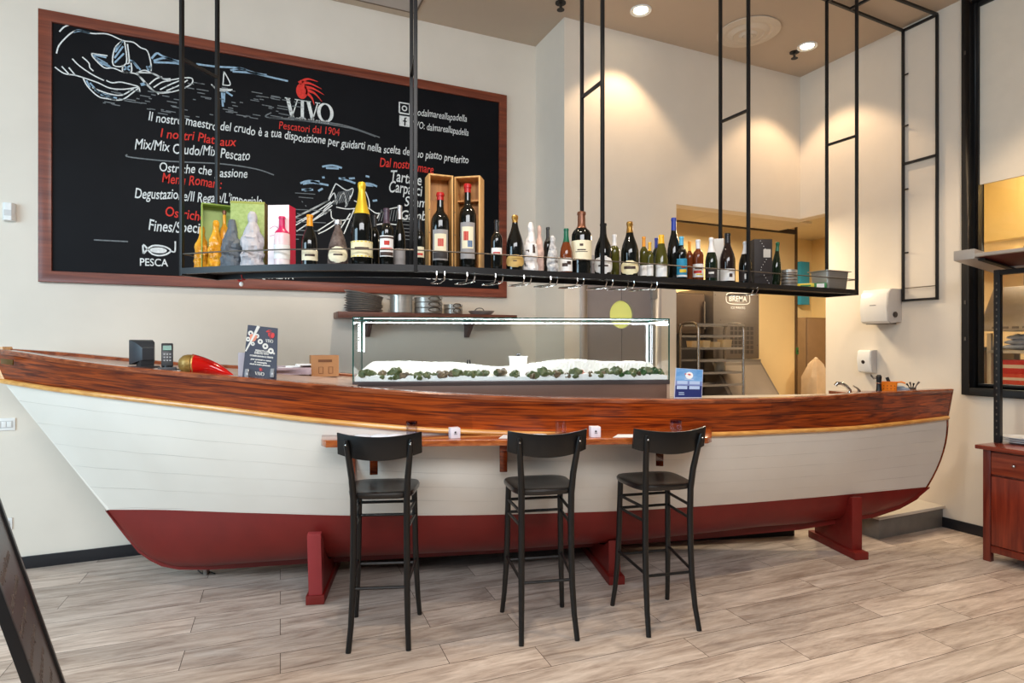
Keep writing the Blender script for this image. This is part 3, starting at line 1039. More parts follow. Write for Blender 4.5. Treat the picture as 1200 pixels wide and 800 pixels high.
dup(st1, p2[0], p2[1], 'black wooden bar stool in the middle of the three')
dup(st1, p3[0], p3[1], 'black wooden bar stool on the right, at the ledge end')
# =================================================================== CHALKBOARD
class Sheet:
    """a flat face of the place: u right, v up, h out of the face"""
    def __init__(self, o, ux, uy):
        self.o, self.x, self.y = Vector(o), Vector(ux).normalized(), Vector(uy).normalized()
        self.n = self.x.cross(self.y)
    def P(self, u, v, h=0.0): return self.o + self.x * u + self.y * v + self.n * h
    def uv(self, p):
        q = Vector(p) - self.o
        return (q.dot(self.x), q.dot(self.y))
def ribbon(mb, sh, pts, w, h=0.001, thick=0.0012):
    """flat stroke of width w (or list) on a sheet"""
    n = len(pts)
    ww = w if isinstance(w, (list, tuple)) else [w] * n
    L, R = [], []
    for i in range(n):
        a = Vector(pts[max(i - 1, 0)]); c = Vector(pts[min(i + 1, n - 1)])
        t = (c - a)
        if t.length < 1e-9: t = Vector((1, 0))
        t.normalize(); nn = Vector((-t.y, t.x))
        L.append(Vector(pts[i]) + nn * ww[i] / 2); R.append(Vector(pts[i]) - nn * ww[i] / 2)
    rows = [[sh.P(*l, h), sh.P(*l, h + thick), sh.P(*r, h + thick), sh.P(*r, h), sh.P(*l, h)] for l, r in zip(L, R)]
    mb.grid(rows)
def smoothed(pts, k=6):
    out = []
    n = len(pts)
    for i in range(n - 1):
        p0, p1, p2, p3 = [Vector(pts[min(max(j, 0), n - 1)]) for j in (i - 1, i, i + 1, i + 2)]
        for s in range(k):
            t = s / k
            out.append(0.5 * ((2 * p1) + (p2 - p0) * t + (2 * p0 - 5 * p1 + 4 * p2 - p3) * t * t + (3 * p1 - p0 - 3 * p2 + p3) * t ** 3))
    out.append(Vector(pts[-1]))
    return out
def disc(mb, sh, u, v, ru, rv=None, h=0.001, thick=0.0012, n=24, a0=0, a1=2 * PI):
    rv = rv or ru
    mb.prism([(u + ru * math.cos(a0 + (a1 - a0) * i / n), v + rv * math.sin(a0 + (a1 - a0) * i / n)) for i in range(n)], sh.x, sh.y, sh.n * thick, sh.o + sh.n * h)
def quad(mb, sh, pts, h=0.001, thick=0.0012):
    mb.prism(pts, sh.x, sh.y, sh.n * thick, sh.o + sh.n * h)

def letters(name, s, mat, parent, sh, p0, width, size, p1=None, shear=0.0, bold=0.0, wob=0.0, h=0.001, spacing=1.0, align='L'):
    cu = bpy.data.curves.new('t', 'FONT')
    cu.body = s; cu.size = size; cu.shear = shear; cu.offset = bold; cu.extrude = 0.0006; cu.space_character = spacing
    cu.resolution_u = 3
    to = bpy.data.objects.new('t', cu); COL.objects.link(to)
    dg = bpy.context.evaluated_depsgraph_get()
    me = bpy.data.meshes.new_from_object(to.evaluated_get(dg))
    bpy.data.objects.remove(to, do_unlink=True); bpy.data.curves.remove(cu)
    if not me.vertices:
        return None
    xs = [v.co.x for v in me.vertices]
    x0, x1 = min(xs), max(xs)
    k = width / (x1 - x0) if width else 1.0
    inv = world_matrix(parent).inverted() if parent else Matrix()
    ph = random.random() * 6
    for v in me.vertices:
        x = (v.co.x - x0) * k
        if align == 'C': x -= (x1 - x0) * k / 2
        y = v.co.y
        if wob: y += wob * size * math.sin(x / size * 1.9 + ph) + 0.5 * wob * size * math.sin(x / size * 4.7 + ph)
        u, w = p0[0] + x, p0[1] + y
        if p1 is not None: w += (p1[1] - p0[1]) * x / width
        v.co = inv @ sh.P(u, w, h + v.co.z + 0.0006)
    me.name = name
    o = bpy.data.objects.new(name, me); COL.objects.link(o)
    me.materials.append(mat)
    if parent: o.parent = parent
    return o
def serif_vivo(mb, sh, u, v, w, H, h=0.001):
    """the four serifed capitals of the logo, fitted to width w, height H"""
    def S(x, y): return (u + x * w, v + y * H)
    tk, tn = 0.072 * w, 0.024 * w
    def vee(x):
        ribbon(mb, sh, [S(x + .03, 1), S(x + .125, 0)], tk, h); ribbon(mb, sh, [S(x + .235, 1), S(x + .125, 0)], tn, h)
        ribbon(mb, sh, [S(x - .025, .985), S(x + .09, .985)], tn * .8, h); ribbon(mb, sh, [S(x + .18, .985), S(x + .285, .985)], tn * .8, h)
    vee(0.02)
    ribbon(mb, sh, [S(.355, 0), S(.355, 1)], tk * .9, h)
    ribbon(mb, sh, [S(.295, .985), S(.415, .985)], tn * .8, h); ribbon(mb, sh, [S(.295, .015), S(.415, .015)], tn * .8, h)
    vee(0.445)
    pts, ww = [], []
    for i in range(29):
        a = 2 * PI * i / 28
        pts.append(S(.84 + .14 * math.cos(a), .5 + .5 * math.sin(a))); ww.append(tn + (tk - tn) * abs(math.cos(a)))
    ribbon(mb, sh, pts, ww, h)
def plume(mb, sh, u, v, w, H, h=0.001):
    """the red swirl over the logo: a round head and trailing strands"""
    def S(x, y): return (u + x * w, v + y * H)
    disc(mb, sh, *S(.2, .42), .2 * w, .34 * H, h)
    for (x1, y1, x2, y2, x3, y3) in ((.1, .75, .4, 1.0, .78, .96), (.2, .8, .5, .82, .92, .66), (.3, .62, .6, .62, 1.0, .42), (.35, .5, .65, .42, .92, .1), (.35, .4, .55, .2, .64, -.1)):
        pts = smoothed([S(x1, y1), S(x2, y2), S(x3, y3)], 6)
        n = len(pts)
        ribbon(mb, sh, pts, [.13 * w * (1 - i / (n - 1)) + .006 * w for i in range(n)], h)

BX0, BX1, BZ0, BZ1 = -1.30, 2.25, 1.99, 3.885
BT = 0.035
board = thing('chalkboard_menu', 'huge black chalkboard menu in a reddish wood frame on the back wall', 'chalkboard', ((BX0 + BX1) / 2, YB, BZ0))
frame_wood = wood('board_frame', (98, 40, 22), (138, 66, 40), 0, 2.4, 0.45, 0.1)
FW = 0.078
g = MB()
def mitre(a, b, c, d): g.prism([a, b, c, d], (1, 0, 0), (0, 0, 1), (0, -BT, 0), (0, YB - 0.001, 0))
mitre((BX0, BZ0), (BX1, BZ0), (BX1 - FW, BZ0 + FW), (BX0 + FW, BZ0 + FW))
mitre((BX1, BZ0), (BX1, BZ1), (BX1 - FW, BZ1 - FW), (BX1 - FW, BZ0 + FW))
mitre((BX1, BZ1), (BX0, BZ1), (BX0 + FW, BZ1 - FW), (BX1 - FW, BZ1 - FW))
mitre((BX0, BZ1), (BX0, BZ0), (BX0 + FW, BZ0 + FW), (BX0 + FW, BZ1 - FW))
build('frame', g, frame_wood, board, world=True, bevel=0.003)
slate = M('slate_black', (13, 14, 17), 0.5, col2=(19, 20, 24), scale=1.6, spec=.12)
build('board', MB().span(BX0 + FW - .004, BX1 - FW + .004, YB - 0.02, YB - 0.001, BZ0 + FW - .004, BZ1 - FW + .004), slate, board, world=True, smooth=False)
SB = Sheet((0, YB - 0.02, 0), (1, 0, 0), (0, 0, 1))
YS = YB - 0.021
def bp_(px, py):
    p = onY(px, py, YS)
    return (p.x, p.z)
def chalk(s, a, b, size, mat=chalk_white, bold=0.0, wob=0.05, shear=0.18):
    p0, p1 = bp_(*a), bp_(*b)
    return letters('chalk_lettering', s, mat, board, SB, p0, p1[0] - p0[0], size, p1, shear, bold, wob)
chalk('Il nostro maestro del crudo è a tua disposizione per guidarti nella scelta del tuo piatto preferito', (174, 141), (549, 192), .098, bold=0.0007)
chalk('I nostri Plateaux', (188, 160), (277, 172), .098, chalk_red, bold=0.0008)
chalk('Mix/Mix Crudo/Mix Pescato', (158, 174), (293, 188), .108, bold=0.0009)
chalk('Ostriche che passione', (187, 200), (290, 209), .098, bold=0.0008)
chalk('Menù Romani:', (190, 213), (260, 221), .104, chalk_red, bold=0.0009)
chalk("Degustazione/Il Regale/L'imperiale", (158, 231), (307, 241), .108, bold=0.0009)
chalk('Ostriche', (194, 254), (240, 258), .104, chalk_red, bold=0.0009)
chalk('Fines/Special', (174, 269), (243, 275), .118, bold=0.0010)
chalk('PESCA', (164, 311), (197, 312), .078, wob=0, shear=0, bold=.001)
chalk('SVILUPPO', (236, 323), (290, 325), .06, wob=0, shear=0)
chalk('QUALITÀ', (304, 326), (344, 327), .075, wob=0, shear=0, bold=.001)
chalk('ROMANITÀ', (379, 323), (423, 324), .065, wob=0, shear=0)
chalk('CUCINA', (450, 324), (481, 325), .065, wob=0, shear=0)
chalk('GUSTO', (498, 327), (532, 328), .065, wob=0, shear=0)
chalk('Dal nostro mare', (445, 194), (508, 203), .112, chalk_red, bold=0.0007)
chalk('Tartare', (458, 213), (494, 217), .14, bold=0.0012)
chalk('Carpacci', (456, 225), (495, 230), .14, bold=0.0012)
chalk('Scampi', (474, 241), (510, 245), .12, bold=0.0009)
chalk('Gamberi', (470, 256), (514, 260), .12, bold=0.0009)
chalk('vivodalmareallapadella', (481, 134), (547, 143), .088, wob=.03)
chalk('VIVO: dalmareallapadella', (481, 149), (549, 159), .088, wob=.03)
chalk('Pescatori dal 1904', (327, 151), (398, 159), .088, chalk_red, wob=.02, shear=.1)
chalk('dal mare alla padella', (338, 139), (386, 145), .04, wob=.02)
# logo
g = MB()
a, b_ = bp_(334, 138), bp_(390, 144)
hh = bp_(334, 115)[1] - a[1]
serif_vivo(g, SB, a[0], (a[1] + b_[1]) / 2 + 0.01, b_[0] - a[0], hh * 0.92)
build('logo_lettering', g, chalk_white, board, world=True)
g = MB()
a, b_ = bp_(347, 117), bp_(380, 96)
plume(g, SB, a[0], a[1], b_[0] - a[0], b_[1] - a[1])
tag(build('logo_plume', g, chalk_red, board, world=True), 'red chalk swirl over the logo letters')
# social icons: rounded squares
g = MB()
for px, py, filled in ((474, 127, 0), (474, 142, 1)):
    c = bp_(px, py); r = .045
    if filled:
        quad(g, SB, [(c[0] - r, c[1] - r), (c[0] + r, c[1] - r), (c[0] + r, c[1] + r), (c[0] - r, c[1] + r)])
    else:
        ribbon(g, SB, [(c[0] - r, c[1] - r), (c[0] + r, c[1] - r), (c[0] + r, c[1] + r), (c[0] - r, c[1] + r), (c[0] - r, c[1] - r)], .014)
        ribbon(g, SB, [(c[0] + .02 * math.cos(i * PI / 6), c[1] + .02 * math.sin(i * PI / 6)) for i in range(13)], .01)
build('chalk_icon', g, chalk_white, board, world=True)
g = MB(); c = bp_(474, 142)
ribbon(g, SB, [(c[0] + .018, c[1] + .03), (c[0] + .004, c[1] + .026), (c[0] + .002, c[1] - .04)], .012, .0024)
ribbon(g, SB, [(c[0] - .015, c[1]), (c[0] + .02, c[1])], .01, .0024)
build('icon_letter', g, slate, board, world=True)

# drawings, chalk strokes
def strokes(lst, w, mat, conv, name='chalk_drawing'):
    g = MB()
    for st_ in lst:
        p = [bp_(*conv(*q)) for q in st_]
        ribbon(g, SB, smoothed(p, 4) if len(p) > 2 else p, w)
    return build(name, g, mat, board, world=True, smooth=False)
z1 = lambda x, y: (60 + x / 7.27, 20 + y / 7.27)
z2 = lambda x, y: (40 + x / 4.0, y / 4.0)
z3 = lambda x, y: (340 + x / 6.67, 190 + y / 6.67)
idn = lambda x, y: (x, y)
strokes([[(45, 310), (65, 245), (120, 180), (180, 130), (240, 115), (350, 140), (480, 145), (610, 200), (700, 215), (760, 260), (820, 290), (850, 400), (850, 460)],
         [(70, 125), (110, 85), (165, 65), (185, 70)], [(345, 310), (480, 330)],
         [(345, 310), (360, 345), (450, 430), (530, 435), (620, 470), (710, 480), (770, 520), (830, 585), (900, 640), (1018, 635)],
         [(610, 200), (540, 270), (530, 410), (640, 395), (625, 210)], [(650, 230), (665, 380), (640, 395)], [(610, 410), (612, 465), (682, 468), (680, 390)],
         [(720, 480), (780, 455), (820, 460), (880, 490), (960, 525), (1018, 525)],
         [(30, 425), (110, 480), (200, 495), (270, 515), (400, 560), (500, 605), (620, 615), (750, 595)],
         [(270, 515), (310, 590), (400, 675), (480, 695), (600, 705), (700, 640), (750, 600)], [(350, 600), (480, 650), (600, 665), (700, 610)],
         [(180, 355), (240, 415), (350, 490), (450, 540)], [(470, 540), (520, 560), (600, 555), (740, 590)], [(265, 340), (320, 390), (330, 430), (360, 460)],
         [(90, 420), (160, 495)], [(150, 430), (205, 495)], [(750, 600), (755, 640)], [(900, 640), (915, 660)]], .0085, chalk_white, z1)
strokes([[(200, 125), (230, 112), (270, 122)], [(190, 130), (250, 118), (330, 138)], [(545, 300), (600, 215)], [(540, 350), (612, 250)], [(540, 390), (620, 310)], [(545, 270), (610, 205)],
         [(360, 320), (470, 345)], [(380, 345), (480, 400)], [(400, 365), (500, 420)], [(440, 400), (510, 430)], [(360, 325), (440, 410)],
         [(670, 365), (710, 390), (760, 450)], [(690, 370), (740, 440)], [(625, 420), (670, 455)], [(620, 450), (672, 415)],
         [(300, 540), (330, 600)], [(330, 560), (400, 640)], [(370, 620), (480, 680)], [(400, 640), (530, 685)], [(420, 660), (560, 690)],
         [(810, 420), (850, 450)], [(815, 440), (850, 415)], [(820, 455), (855, 430)], [(760, 570), (810, 560)], [(765, 580), (815, 572)]], .011, chalk_blue, z1)
strokes([[(480, 340), (560, 345), (620, 375), (700, 365), (740, 368), (735, 395), (670, 425), (580, 435), (520, 390), (480, 340)],
         [(540, 395), (570, 370), (600, 360)], [(560, 410), (600, 385), (640, 378)], [(590, 420), (640, 395), (690, 375)], [(620, 425), (680, 400), (720, 375)]], .0085, chalk_white, z2)
strokes([[(550, 275), (575, 250), (600, 262), (640, 278), (690, 290)], [(560, 285), (620, 272), (690, 300)], [(560, 292), (650, 295), (690, 302)], [(760, 300), (850, 312), (960, 320), (1060, 350), (1190, 380)],
         [(920, 330), (970, 320), (1010, 338), (1090, 352)], [(930, 335), (1030, 342)], [(880, 430), (885, 500)], [(892, 430), (890, 480)], [(900, 430), (930, 450)]], .014, chalk_blue, z2)
strokes([[(830, 395), (860, 415), (930, 420)], [(890, 335), (885, 400)], [(890, 335), (920, 395), (885, 398)], [(835, 400), (865, 424), (925, 424)]], .0085, chalk_white, z2)
rnd = random.Random(4)
dash = []
for i in range(95):
    x = rnd.uniform(120, 345); lo = 74 + (x - 130) * .19; hi = min(138 + 0 * x, 118 + (x - 100) * .18)
    if x < 190: lo = 104
    y = rnd.uniform(lo, max(hi, lo + 6)); L = rnd.uniform(3, 14)
    dash.append([(x, y), (x + L, y + L * .17)])
strokes(dash, .0065, chalk_grey, idn)
strokes([[(149, 181), (152, 184), (200, 189), (260, 192), (300, 198), (321, 205)], [(318, 132), (311, 136), (318, 138), (345, 139)], [(315, 138), (360, 142), (410, 150), (440, 160)],
         [(345, 140), (400, 146), (445, 161)], [(110, 281), (150, 283)]], .009, chalk_grey, idn)
strokes([[(300, 290), (350, 180), (370, 175), (440, 220), (490, 205), (480, 260), (430, 350)], [(300, 300), (180, 365), (45, 430)], [(320, 310), (200, 390), (50, 470)], [(330, 335), (180, 450), (50, 540)],
         [(400, 450), (300, 520), (220, 560)], [(300, 300), (345, 240), (360, 330)], [(360, 330), (420, 240), (440, 345)], [(440, 345), (470, 260)],
         [(345, 300), (300, 340), (260, 380), (270, 405), (310, 370)], [(320, 380), (330, 440), (400, 455), (470, 440)], [(360, 350), (440, 365), (520, 360)], [(500, 300), (600, 350), (680, 400), (760, 370), (850, 350)],
         [(590, 230), (615, 300), (620, 355)], [(850, 350), (845, 460)], [(680, 440), (700, 400), (740, 380)], [(670, 490), (740, 480), (850, 490)], [(10, 445), (300, 300)],
         [(30, 500), (230, 380)], [(140, 480), (320, 370)], [(210, 540), (350, 450)], [(420, 560), (500, 370)], [(380, 540), (470, 400)]], .0085, chalk_white, z3)
hatch = []
for i in range(9):
    hatch.append([(340 + i * 14, 330 - i * 3), (380 + i * 12, 232 - i * 2)])
    hatch.append([(690 + i * 22, 460), (715 + i * 20, 372)])
for i in range(7):
    hatch.append([(860 + rnd.uniform(-20, 10), 430 + i * 28), (990 + rnd.uniform(-30, 10), 440 + i * 28)])
for i in range(12):
    hatch.append([(-60 + rnd.uniform(-90, 200), 240 + i * 32), (60 + rnd.uniform(-40, 220), 250 + i * 32)])
strokes(hatch, .006, chalk_grey, z3)
strokes([[(80, 165), (150, 145), (230, 165)], [(100, 170), (180, 160), (300, 180)], [(160, 150), (230, 150)], [(90, 215), (180, 215)], [(110, 222), (165, 208)], [(250, 35), (330, 25), (405, 45)], [(280, 45), (380, 50)],
         [(380, 125), (440, 140), (510, 165)], [(400, 130), (430, 125)], [(460, 128), (505, 125)], [(590, 165), (630, 170), (680, 190)], [(590, 180), (650, 185)], [(220, 225), (255, 205)], [(250, 120), (270, 118)],
         [(590, 108), (620, 115)], [(645, 302), (680, 298)]], .016, chalk_blue, z3)
# fish over PESCA
g = MB()
c = bp_(182, 293)
ribbon(g, SB, smoothed([(c[0] - .075, c[1] - .03), (c[0] - .02, c[1] + .03), (c[0] + .06, c[1] + .03), (c[0] + .1, c[1]), (c[0] + .05, c[1] - .035), (c[0] - .02, c[1] - .03), (c[0] - .075, c[1] + .035), (c[0] - .075, c[1] - .03)], 4), .012)
disc(g, SB, c[0] + .02, c[1], .055, .022)
ribbon(g, SB, smoothed([(c[0] + .1, c[1] + .0), (c[0] + .125, c[1] - .005), (c[0] + .13, c[1] + .03), (c[0] + .13, c[1] + .075)], 4), .01)
build('chalk_fish', g, chalk_white, board, world=True)
from mathutils import noise as mnoise
# =================================================================== HANGING BOTTLE SHELF
SZ = 1.98                         # top of the shelf
RIGZ = 4.385                      # ceiling rig
FR = [(213, 3.37), (260, 3.28), (330, 3.21), (410, 3.19), (487, 3.225), (590, 3.40), (706, 3.64), (770, 3.80), (877, 4.16), (1004, 4.70)]
def fdepth(px):
    p = FR
    n = len(p)
    i = 0
    while i < n - 2 and px > p[i + 1][0]: i += 1
    t = (px - p[i][0]) / (p[i + 1][0] - p[i][0])
    return p[i][1] + (p[i + 1][1] - p[i][1]) * t
def fpt(px, z=0.0):
    d = fdepth(px)
    return W((px - 600) / FPX * d, d, z)
fpts = [fpt(px) for px, _ in FR]
def normals(pts):
    out = []
    for i in range(len(pts)):
        t = (pts[min(i + 1, len(pts) - 1)] - pts[max(i - 1, 0)]).normalized()
        out.append(Vector((-t.y, t.x, 0)))
    return out
fn = normals(fpts)
SW = 0.255
bpts = [p + n * SW for p, n in zip(fpts, fn)]
def at(p, z): return Vector((p.x, p.y, z))
shelf = thing('hanging_bottle_shelf', 'long bowed black metal shelf hung from the ceiling on paired rods, full of bottles', 'shelf', (fpts[5] + bpts[5]) / 2)
shelf.location.z = SZ - 0.045
shelf_metal = M('shelf_metal', (30, 29, 30), 0.4, 0.2, 0.08)
g = MB()
rows = []
for p, q in zip(fpts, bpts):
    rows.append([at(p, SZ), at(q, SZ), at(q, SZ - 0.012), at(p, SZ - 0.012), at(p, SZ)])
g.grid(rows); n = len(g.v); g.f.append((0, 1, 2, 3)); g.f.append((n - 5, n - 4, n - 3, n - 2))
build('shelf_panel', g, M('shelf_panel', (44, 43, 44), 0.45, 0.3), shelf, world=True)
def rail_along(pts, z, w, h, nm, mat, close=None):
    g = MB()
    rows = []
    nn = normals(pts)
    for p, k in zip(pts, nn):
        a, b = p - k * w / 2, p + k * w / 2
        rows.append([at(a, z - h / 2), at(b, z - h / 2), at(b, z + h / 2), at(a, z + h / 2), at(a, z - h / 2)])
    g.grid(rows); n = len(g.v); g.f.append((0, 1, 2, 3)); g.f.append((n - 5, n - 4, n - 3, n - 2))
    return build(nm, g, mat, shelf, world=True)
rail_along(fpts, SZ - 0.016, 0.02, 0.034, 'front_lip', shelf_metal)
rail_along(bpts, SZ - 0.022, 0.02, 0.036, 'back_lip', shelf_metal)
for i in (0, -1):
    g = MB().bar(at(fpts[i], SZ - 0.02), at(bpts[i], SZ - 0.02), 0.02, 0.04)
    build('end_lip', g, shelf_metal, shelf, world=True)
g = MB().tube([at(p, SZ + 0.081) for p in fpts], 0.004, 8)
build('guard_rail', g, dark_steel, shelf, world=True)
for i in (0, -1):
    g = MB().tube([at(fpts[i], SZ + 0.081), at(bpts[i], SZ + 0.081)], 0.004, 8)
    build('guard_rail', g, dark_steel, shelf, world=True)
for idx, rz in ((0, 3.16), (4, 3.11), (6, 3.15), (8, 3.18), (9, 3.19)):
    f, b = fpts[idx], bpts[idx]
    for p in (f, b):
        build('hanger_rod', MB().bar(at(p, SZ - 0.04), at(p, RIGZ), 0.02, 0.02, up=fn[idx]), shelf_metal, shelf, world=True, bevel=0.002)
    build('cross_bar', MB().bar(at(f, rz), at(b, rz), 0.018, 0.018), shelf_metal, shelf, world=True)
    build('cross_bar', MB().bar(at(f, RIGZ - .01), at(b, RIGZ - .01), 0.02, 0.02), shelf_metal, shelf, world=True)
# ceiling rig running on to the right wall
wf_ = [(3.50, 'b'), (3.22, 'f')]
endf, endb = Vector((XR - 0.015, 3.20, 0)), Vector((XR - 0.015, 3.49, 0))
rail_along(fpts + [endf], RIGZ, 0.02, 0.02, 'ceiling_rail', shelf_metal)
rail_along(bpts + [endb], RIGZ, 0.02, 0.02, 'ceiling_rail', shelf_metal)
mid = 0.28
build('cross_bar', MB().bar(at(fpts[-1].lerp(endf, mid), RIGZ), at(bpts[-1].lerp(endb, mid), RIGZ), .02, .02), shelf_metal, shelf, world=True)
build('cross_bar', MB().bar(at(endf, RIGZ), at(endb, RIGZ), .02, .02), shelf_metal, shelf, world=True)
for p in (endf, endb):
    build('wall_rod', MB().bar(at(p, 1.94), at(p, RIGZ), 0.02, 0.02, up=(1, 0, 0)), shelf_metal, shelf, world=True, bevel=0.002)
for z in (1.95, 3.18):
    build('cross_bar', MB().bar(at(endf, z), at(endb, z), .02, .02), shelf_metal, shelf, world=True)
build('guard_rail', MB().tube([at(endf, 2.06), at(endb, 2.06)], .004, 8), dark_steel, shelf, world=True)
for z in (2.38, 2.95, 3.52, 3.98):
    build('wall_peg', MB().tube([at(endb, z), at(endb, z) + Vector((-0.012, -0.05, -0.004))], .007, 8), shelf_metal, shelf, world=True)
# hairpin wires under the shelf for hanging glasses
for px in (516, 551, 584, 617, 648, 679, 713, 738, 765, 883):
    p = fpt(px)
    i = min(range(len(FR)), key=lambda k: abs(FR[k][0] - px))
    k = fn[i]; t = Vector((k.y, -k.x, 0))
    z = SZ - 0.074
    pts = []
    for sg in (-1, 1):
        leg = [p + t * sg * 0.022 - k * 0.014 + Vector((0, 0, SZ - 0.03)), p + t * sg * 0.022 - k * 0.018 + Vector((0, 0, SZ - 0.05)), p + t * sg * 0.022 + k * 0.0 + Vector((0, 0, z - .002)), p + t * sg * 0.022 + k * 0.1 + Vector((0, 0, z)), p + t * sg * 0.03 + k * 0.2 + Vector((0, 0, z + .004)), p + t * sg * 0.02 + k * 0.235 + Vector((0, 0, z + .004))]
        pts += leg if sg < 0 else list(reversed(leg))
    build('glass_rail', MB().tube(pts, 0.0036, 6), chrome, shelf, world=True)
ch = thing('hanging_charm', 'tiny red and white charm hanging under the left end of the bottle shelf', 'charm', fpt(268, 1.90) + fn[1] * 0.1)
build('cord', MB().tube([(0, 0, 0.045), (0.006, 0, 0.02), (0, 0, 0.0)], 0.0035, 6), M('charm_red', (196, 40, 34), 0.5), ch)
build('bead', MB().ball((0, 0, -0.008), (0.011, 0.009, 0.014)), white_plastic, ch)
build('bow', MB().ball((-0.01, 0, 0.012), (0.011, 0.006, 0.006)).ball((0.012, 0, 0.018), (0.01, 0.006, 0.005)), M('charm_red', (196, 40, 34)), ch)
build('hook', MB().tube([(0, 0, 0.045), (0, 0, 0.034)], 0.002, 6), chrome, ch)

# =================================================================== WHAT STANDS ON IT
def spos(px, off, z=SZ):
    d = fdepth(px) + off
    return W((px - 600) / FPX * d, d, z), d
g_dark = M('glass_dark', (14, 15, 13), 0.06, var=0.1, spec=0.7)
g_green = M('glass_green', (20, 34, 20), 0.06, var=0.1, spec=0.7)
g_olive = M('glass_olive', (74, 72, 26), 0.08, var=0.15, spec=0.6)
g_amber = M('glass_amber', (110, 52, 22), 0.08, var=0.15, spec=0.6)
g_rose = M('glass_rose', (128, 76, 46), 0.08, var=0.15, spec=0.6)
cello = M('amber_cellophane', (206, 128, 18), 0.16, col2=(250, 184, 60), scale=22, stretch=(1, 1, .5), bump=1.0)
greywrap = M('grey_wrapping', (94, 100, 108), 0.55, var=0.18, scale=16, bump=0.9)
whitewrap = M('pale_wrapping', (186, 182, 186), 0.5, var=0.08, scale=14, bump=0.9)
tissue = M('white_tissue', (222, 218, 218), 0.6, var=0.08, scale=18, bump=0.9)
tissue_pink = M('pinkish_tissue', (206, 176, 166), 0.6, var=0.1, scale=18, bump=0.9)
tissue_print = M('printed_tissue', (222, 220, 218), 0.6, col2=(130, 128, 132), scale=34, bump=0.8)
frost = M('frosted_pink_glass', (232, 196, 200), 0.25, col2=(240, 232, 232), scale=9)
teardrop = M('clear_dark_bottle', (126, 112, 106), 0.08, col2=(60, 44, 40), scale=20)
CAP = {k: M('capsule_' + k, c, 0.32, m, 0.08) for k, c, m in (
    ('gold', (226, 186, 48), .35), ('orange', (226, 150, 30), 0), ('yellow', (232, 178, 36), 0), ('red', (176, 26, 26), 0), ('pink', (200, 36, 92), 0),
    ('black', (22, 20, 22), 0), ('white', (228, 228, 232), 0), ('green', (14, 92, 66), 0), ('blue', (34, 54, 150), 0), ('sky', (92, 176, 214), 0), ('bronze', (120, 76, 54), .4),
    ('oldgold', (164, 120, 52), .6), ('silver', (190, 188, 190), .7), ('navy', (30, 40, 110), 0), ('purple', (70, 52, 66), 0))}
LAB = {k: M('label_' + k, c, 0.6, 0, 0.04) for k, c in (
    ('cream', (230, 220, 190)), ('white', (232, 230, 228)), ('gold', (196, 160, 92)), ('blue', (40, 140, 180)), ('grey', (150, 146, 146)), ('dark', (52, 46, 46)), ('ivory', (240, 228, 186)))}
ink = M('label_ink', (70, 52, 46), 0.6); ink_red = M('label_ink_red', (190, 50, 40), 0.6); ink_yellow = M('label_ink_yellow', (226, 196, 60), 0.6); ink_blue = M('label_ink_blue', (80, 110, 150), 0.6)

def profile(kind, h, r):
    if kind == 'bordeaux':
        q = [(0, 0), (.93, 0), (1, .015), (1, .60), (.97, .645), (.80, .70), (.55, .735), (.40, .77), (.37, .82), (.36, .95), (.42, .955), (.42, .985), (.38, 1), (0, 1)]
    elif kind == 'burgundy':
        q = [(0, 0), (.93, 0), (1, .015), (1, .42), (.97, .49), (.84, .58), (.62, .67), (.45, .74), (.36, .81), (.33, .95), (.38, .955), (.38, .985), (.34, 1), (0, 1)]
    elif kind == 'champagne':
        q = [(0, 0), (.93, 0), (1, .015), (1, .42), (.98, .48), (.86, .57), (.66, .66), (.48, .74), (.36, .82), (.30, .90), (.32, .93), (.36, .95), (.36, .985), (.28, 1), (0, 1)]
    elif kind == 'flute':
        q = [(0, 0), (.93, 0), (1, .015), (1, .36), (.92, .50), (.72, .64), (.52, .76), (.40, .86), (.36, .95), (.40, .955), (.40, .985), (.36, 1), (0, 1)]
    elif kind == 'wrap':
        q = [(0, 0), (1.02, 0), (1.05, .03), (1.0, .25), (1.02, .40), (.93, .52), (.72, .64), (.50, .74), (.40, .80), (.44, .88), (.40, .95), (.28, .985), (0, 1)]
    elif kind == 'decanter':
        q = [(0, 0), (.80, 0), (.98, .06), (1, .22), (.90, .42), (.66, .60), (.45, .74), (.30, .82), (.27, .90), (.34, .905), (.34, .99), (.3, 1), (0, 1)]
    return [(a * r, b * h) for a, b in q]
def rad_at(prof, z):
    for (r0, z0), (r1, z1) in zip(prof[1:-1], prof[2:]):
        if z0 <= z <= z1 and z1 > z0:
            return r0 + (r1 - r0) * (z - z0) / (z1 - z0)
    return prof[-2][0]
def band(prof, z0, z1, out, a0, a1, n=18, m=8, shape='rect'):
    """shell hugging the bottle between heights and angles (label or capsule skin)"""
    mb = MB()
    rows_o, rows_i = [], []
    for i in range(m + 1):
        z = z0 + (z1 - z0) * i / m
        r = rad_at(prof, z)
        f = 1.0
        if shape == 'oval':
            q = 2 * i / m - 1
            f = math.sqrt(max(0.0, 1 - q * q * .94))
        ac, hw = (a0 + a1) / 2, (a1 - a0) / 2 * f
        rows_o.append([Vector(((r + out) * math.cos(ac - hw + 2 * hw * k / n), (r + out) * math.sin(ac - hw + 2 * hw * k / n), z)) for k in range(n + 1)])
    mb.grid(rows_o)
    return mb
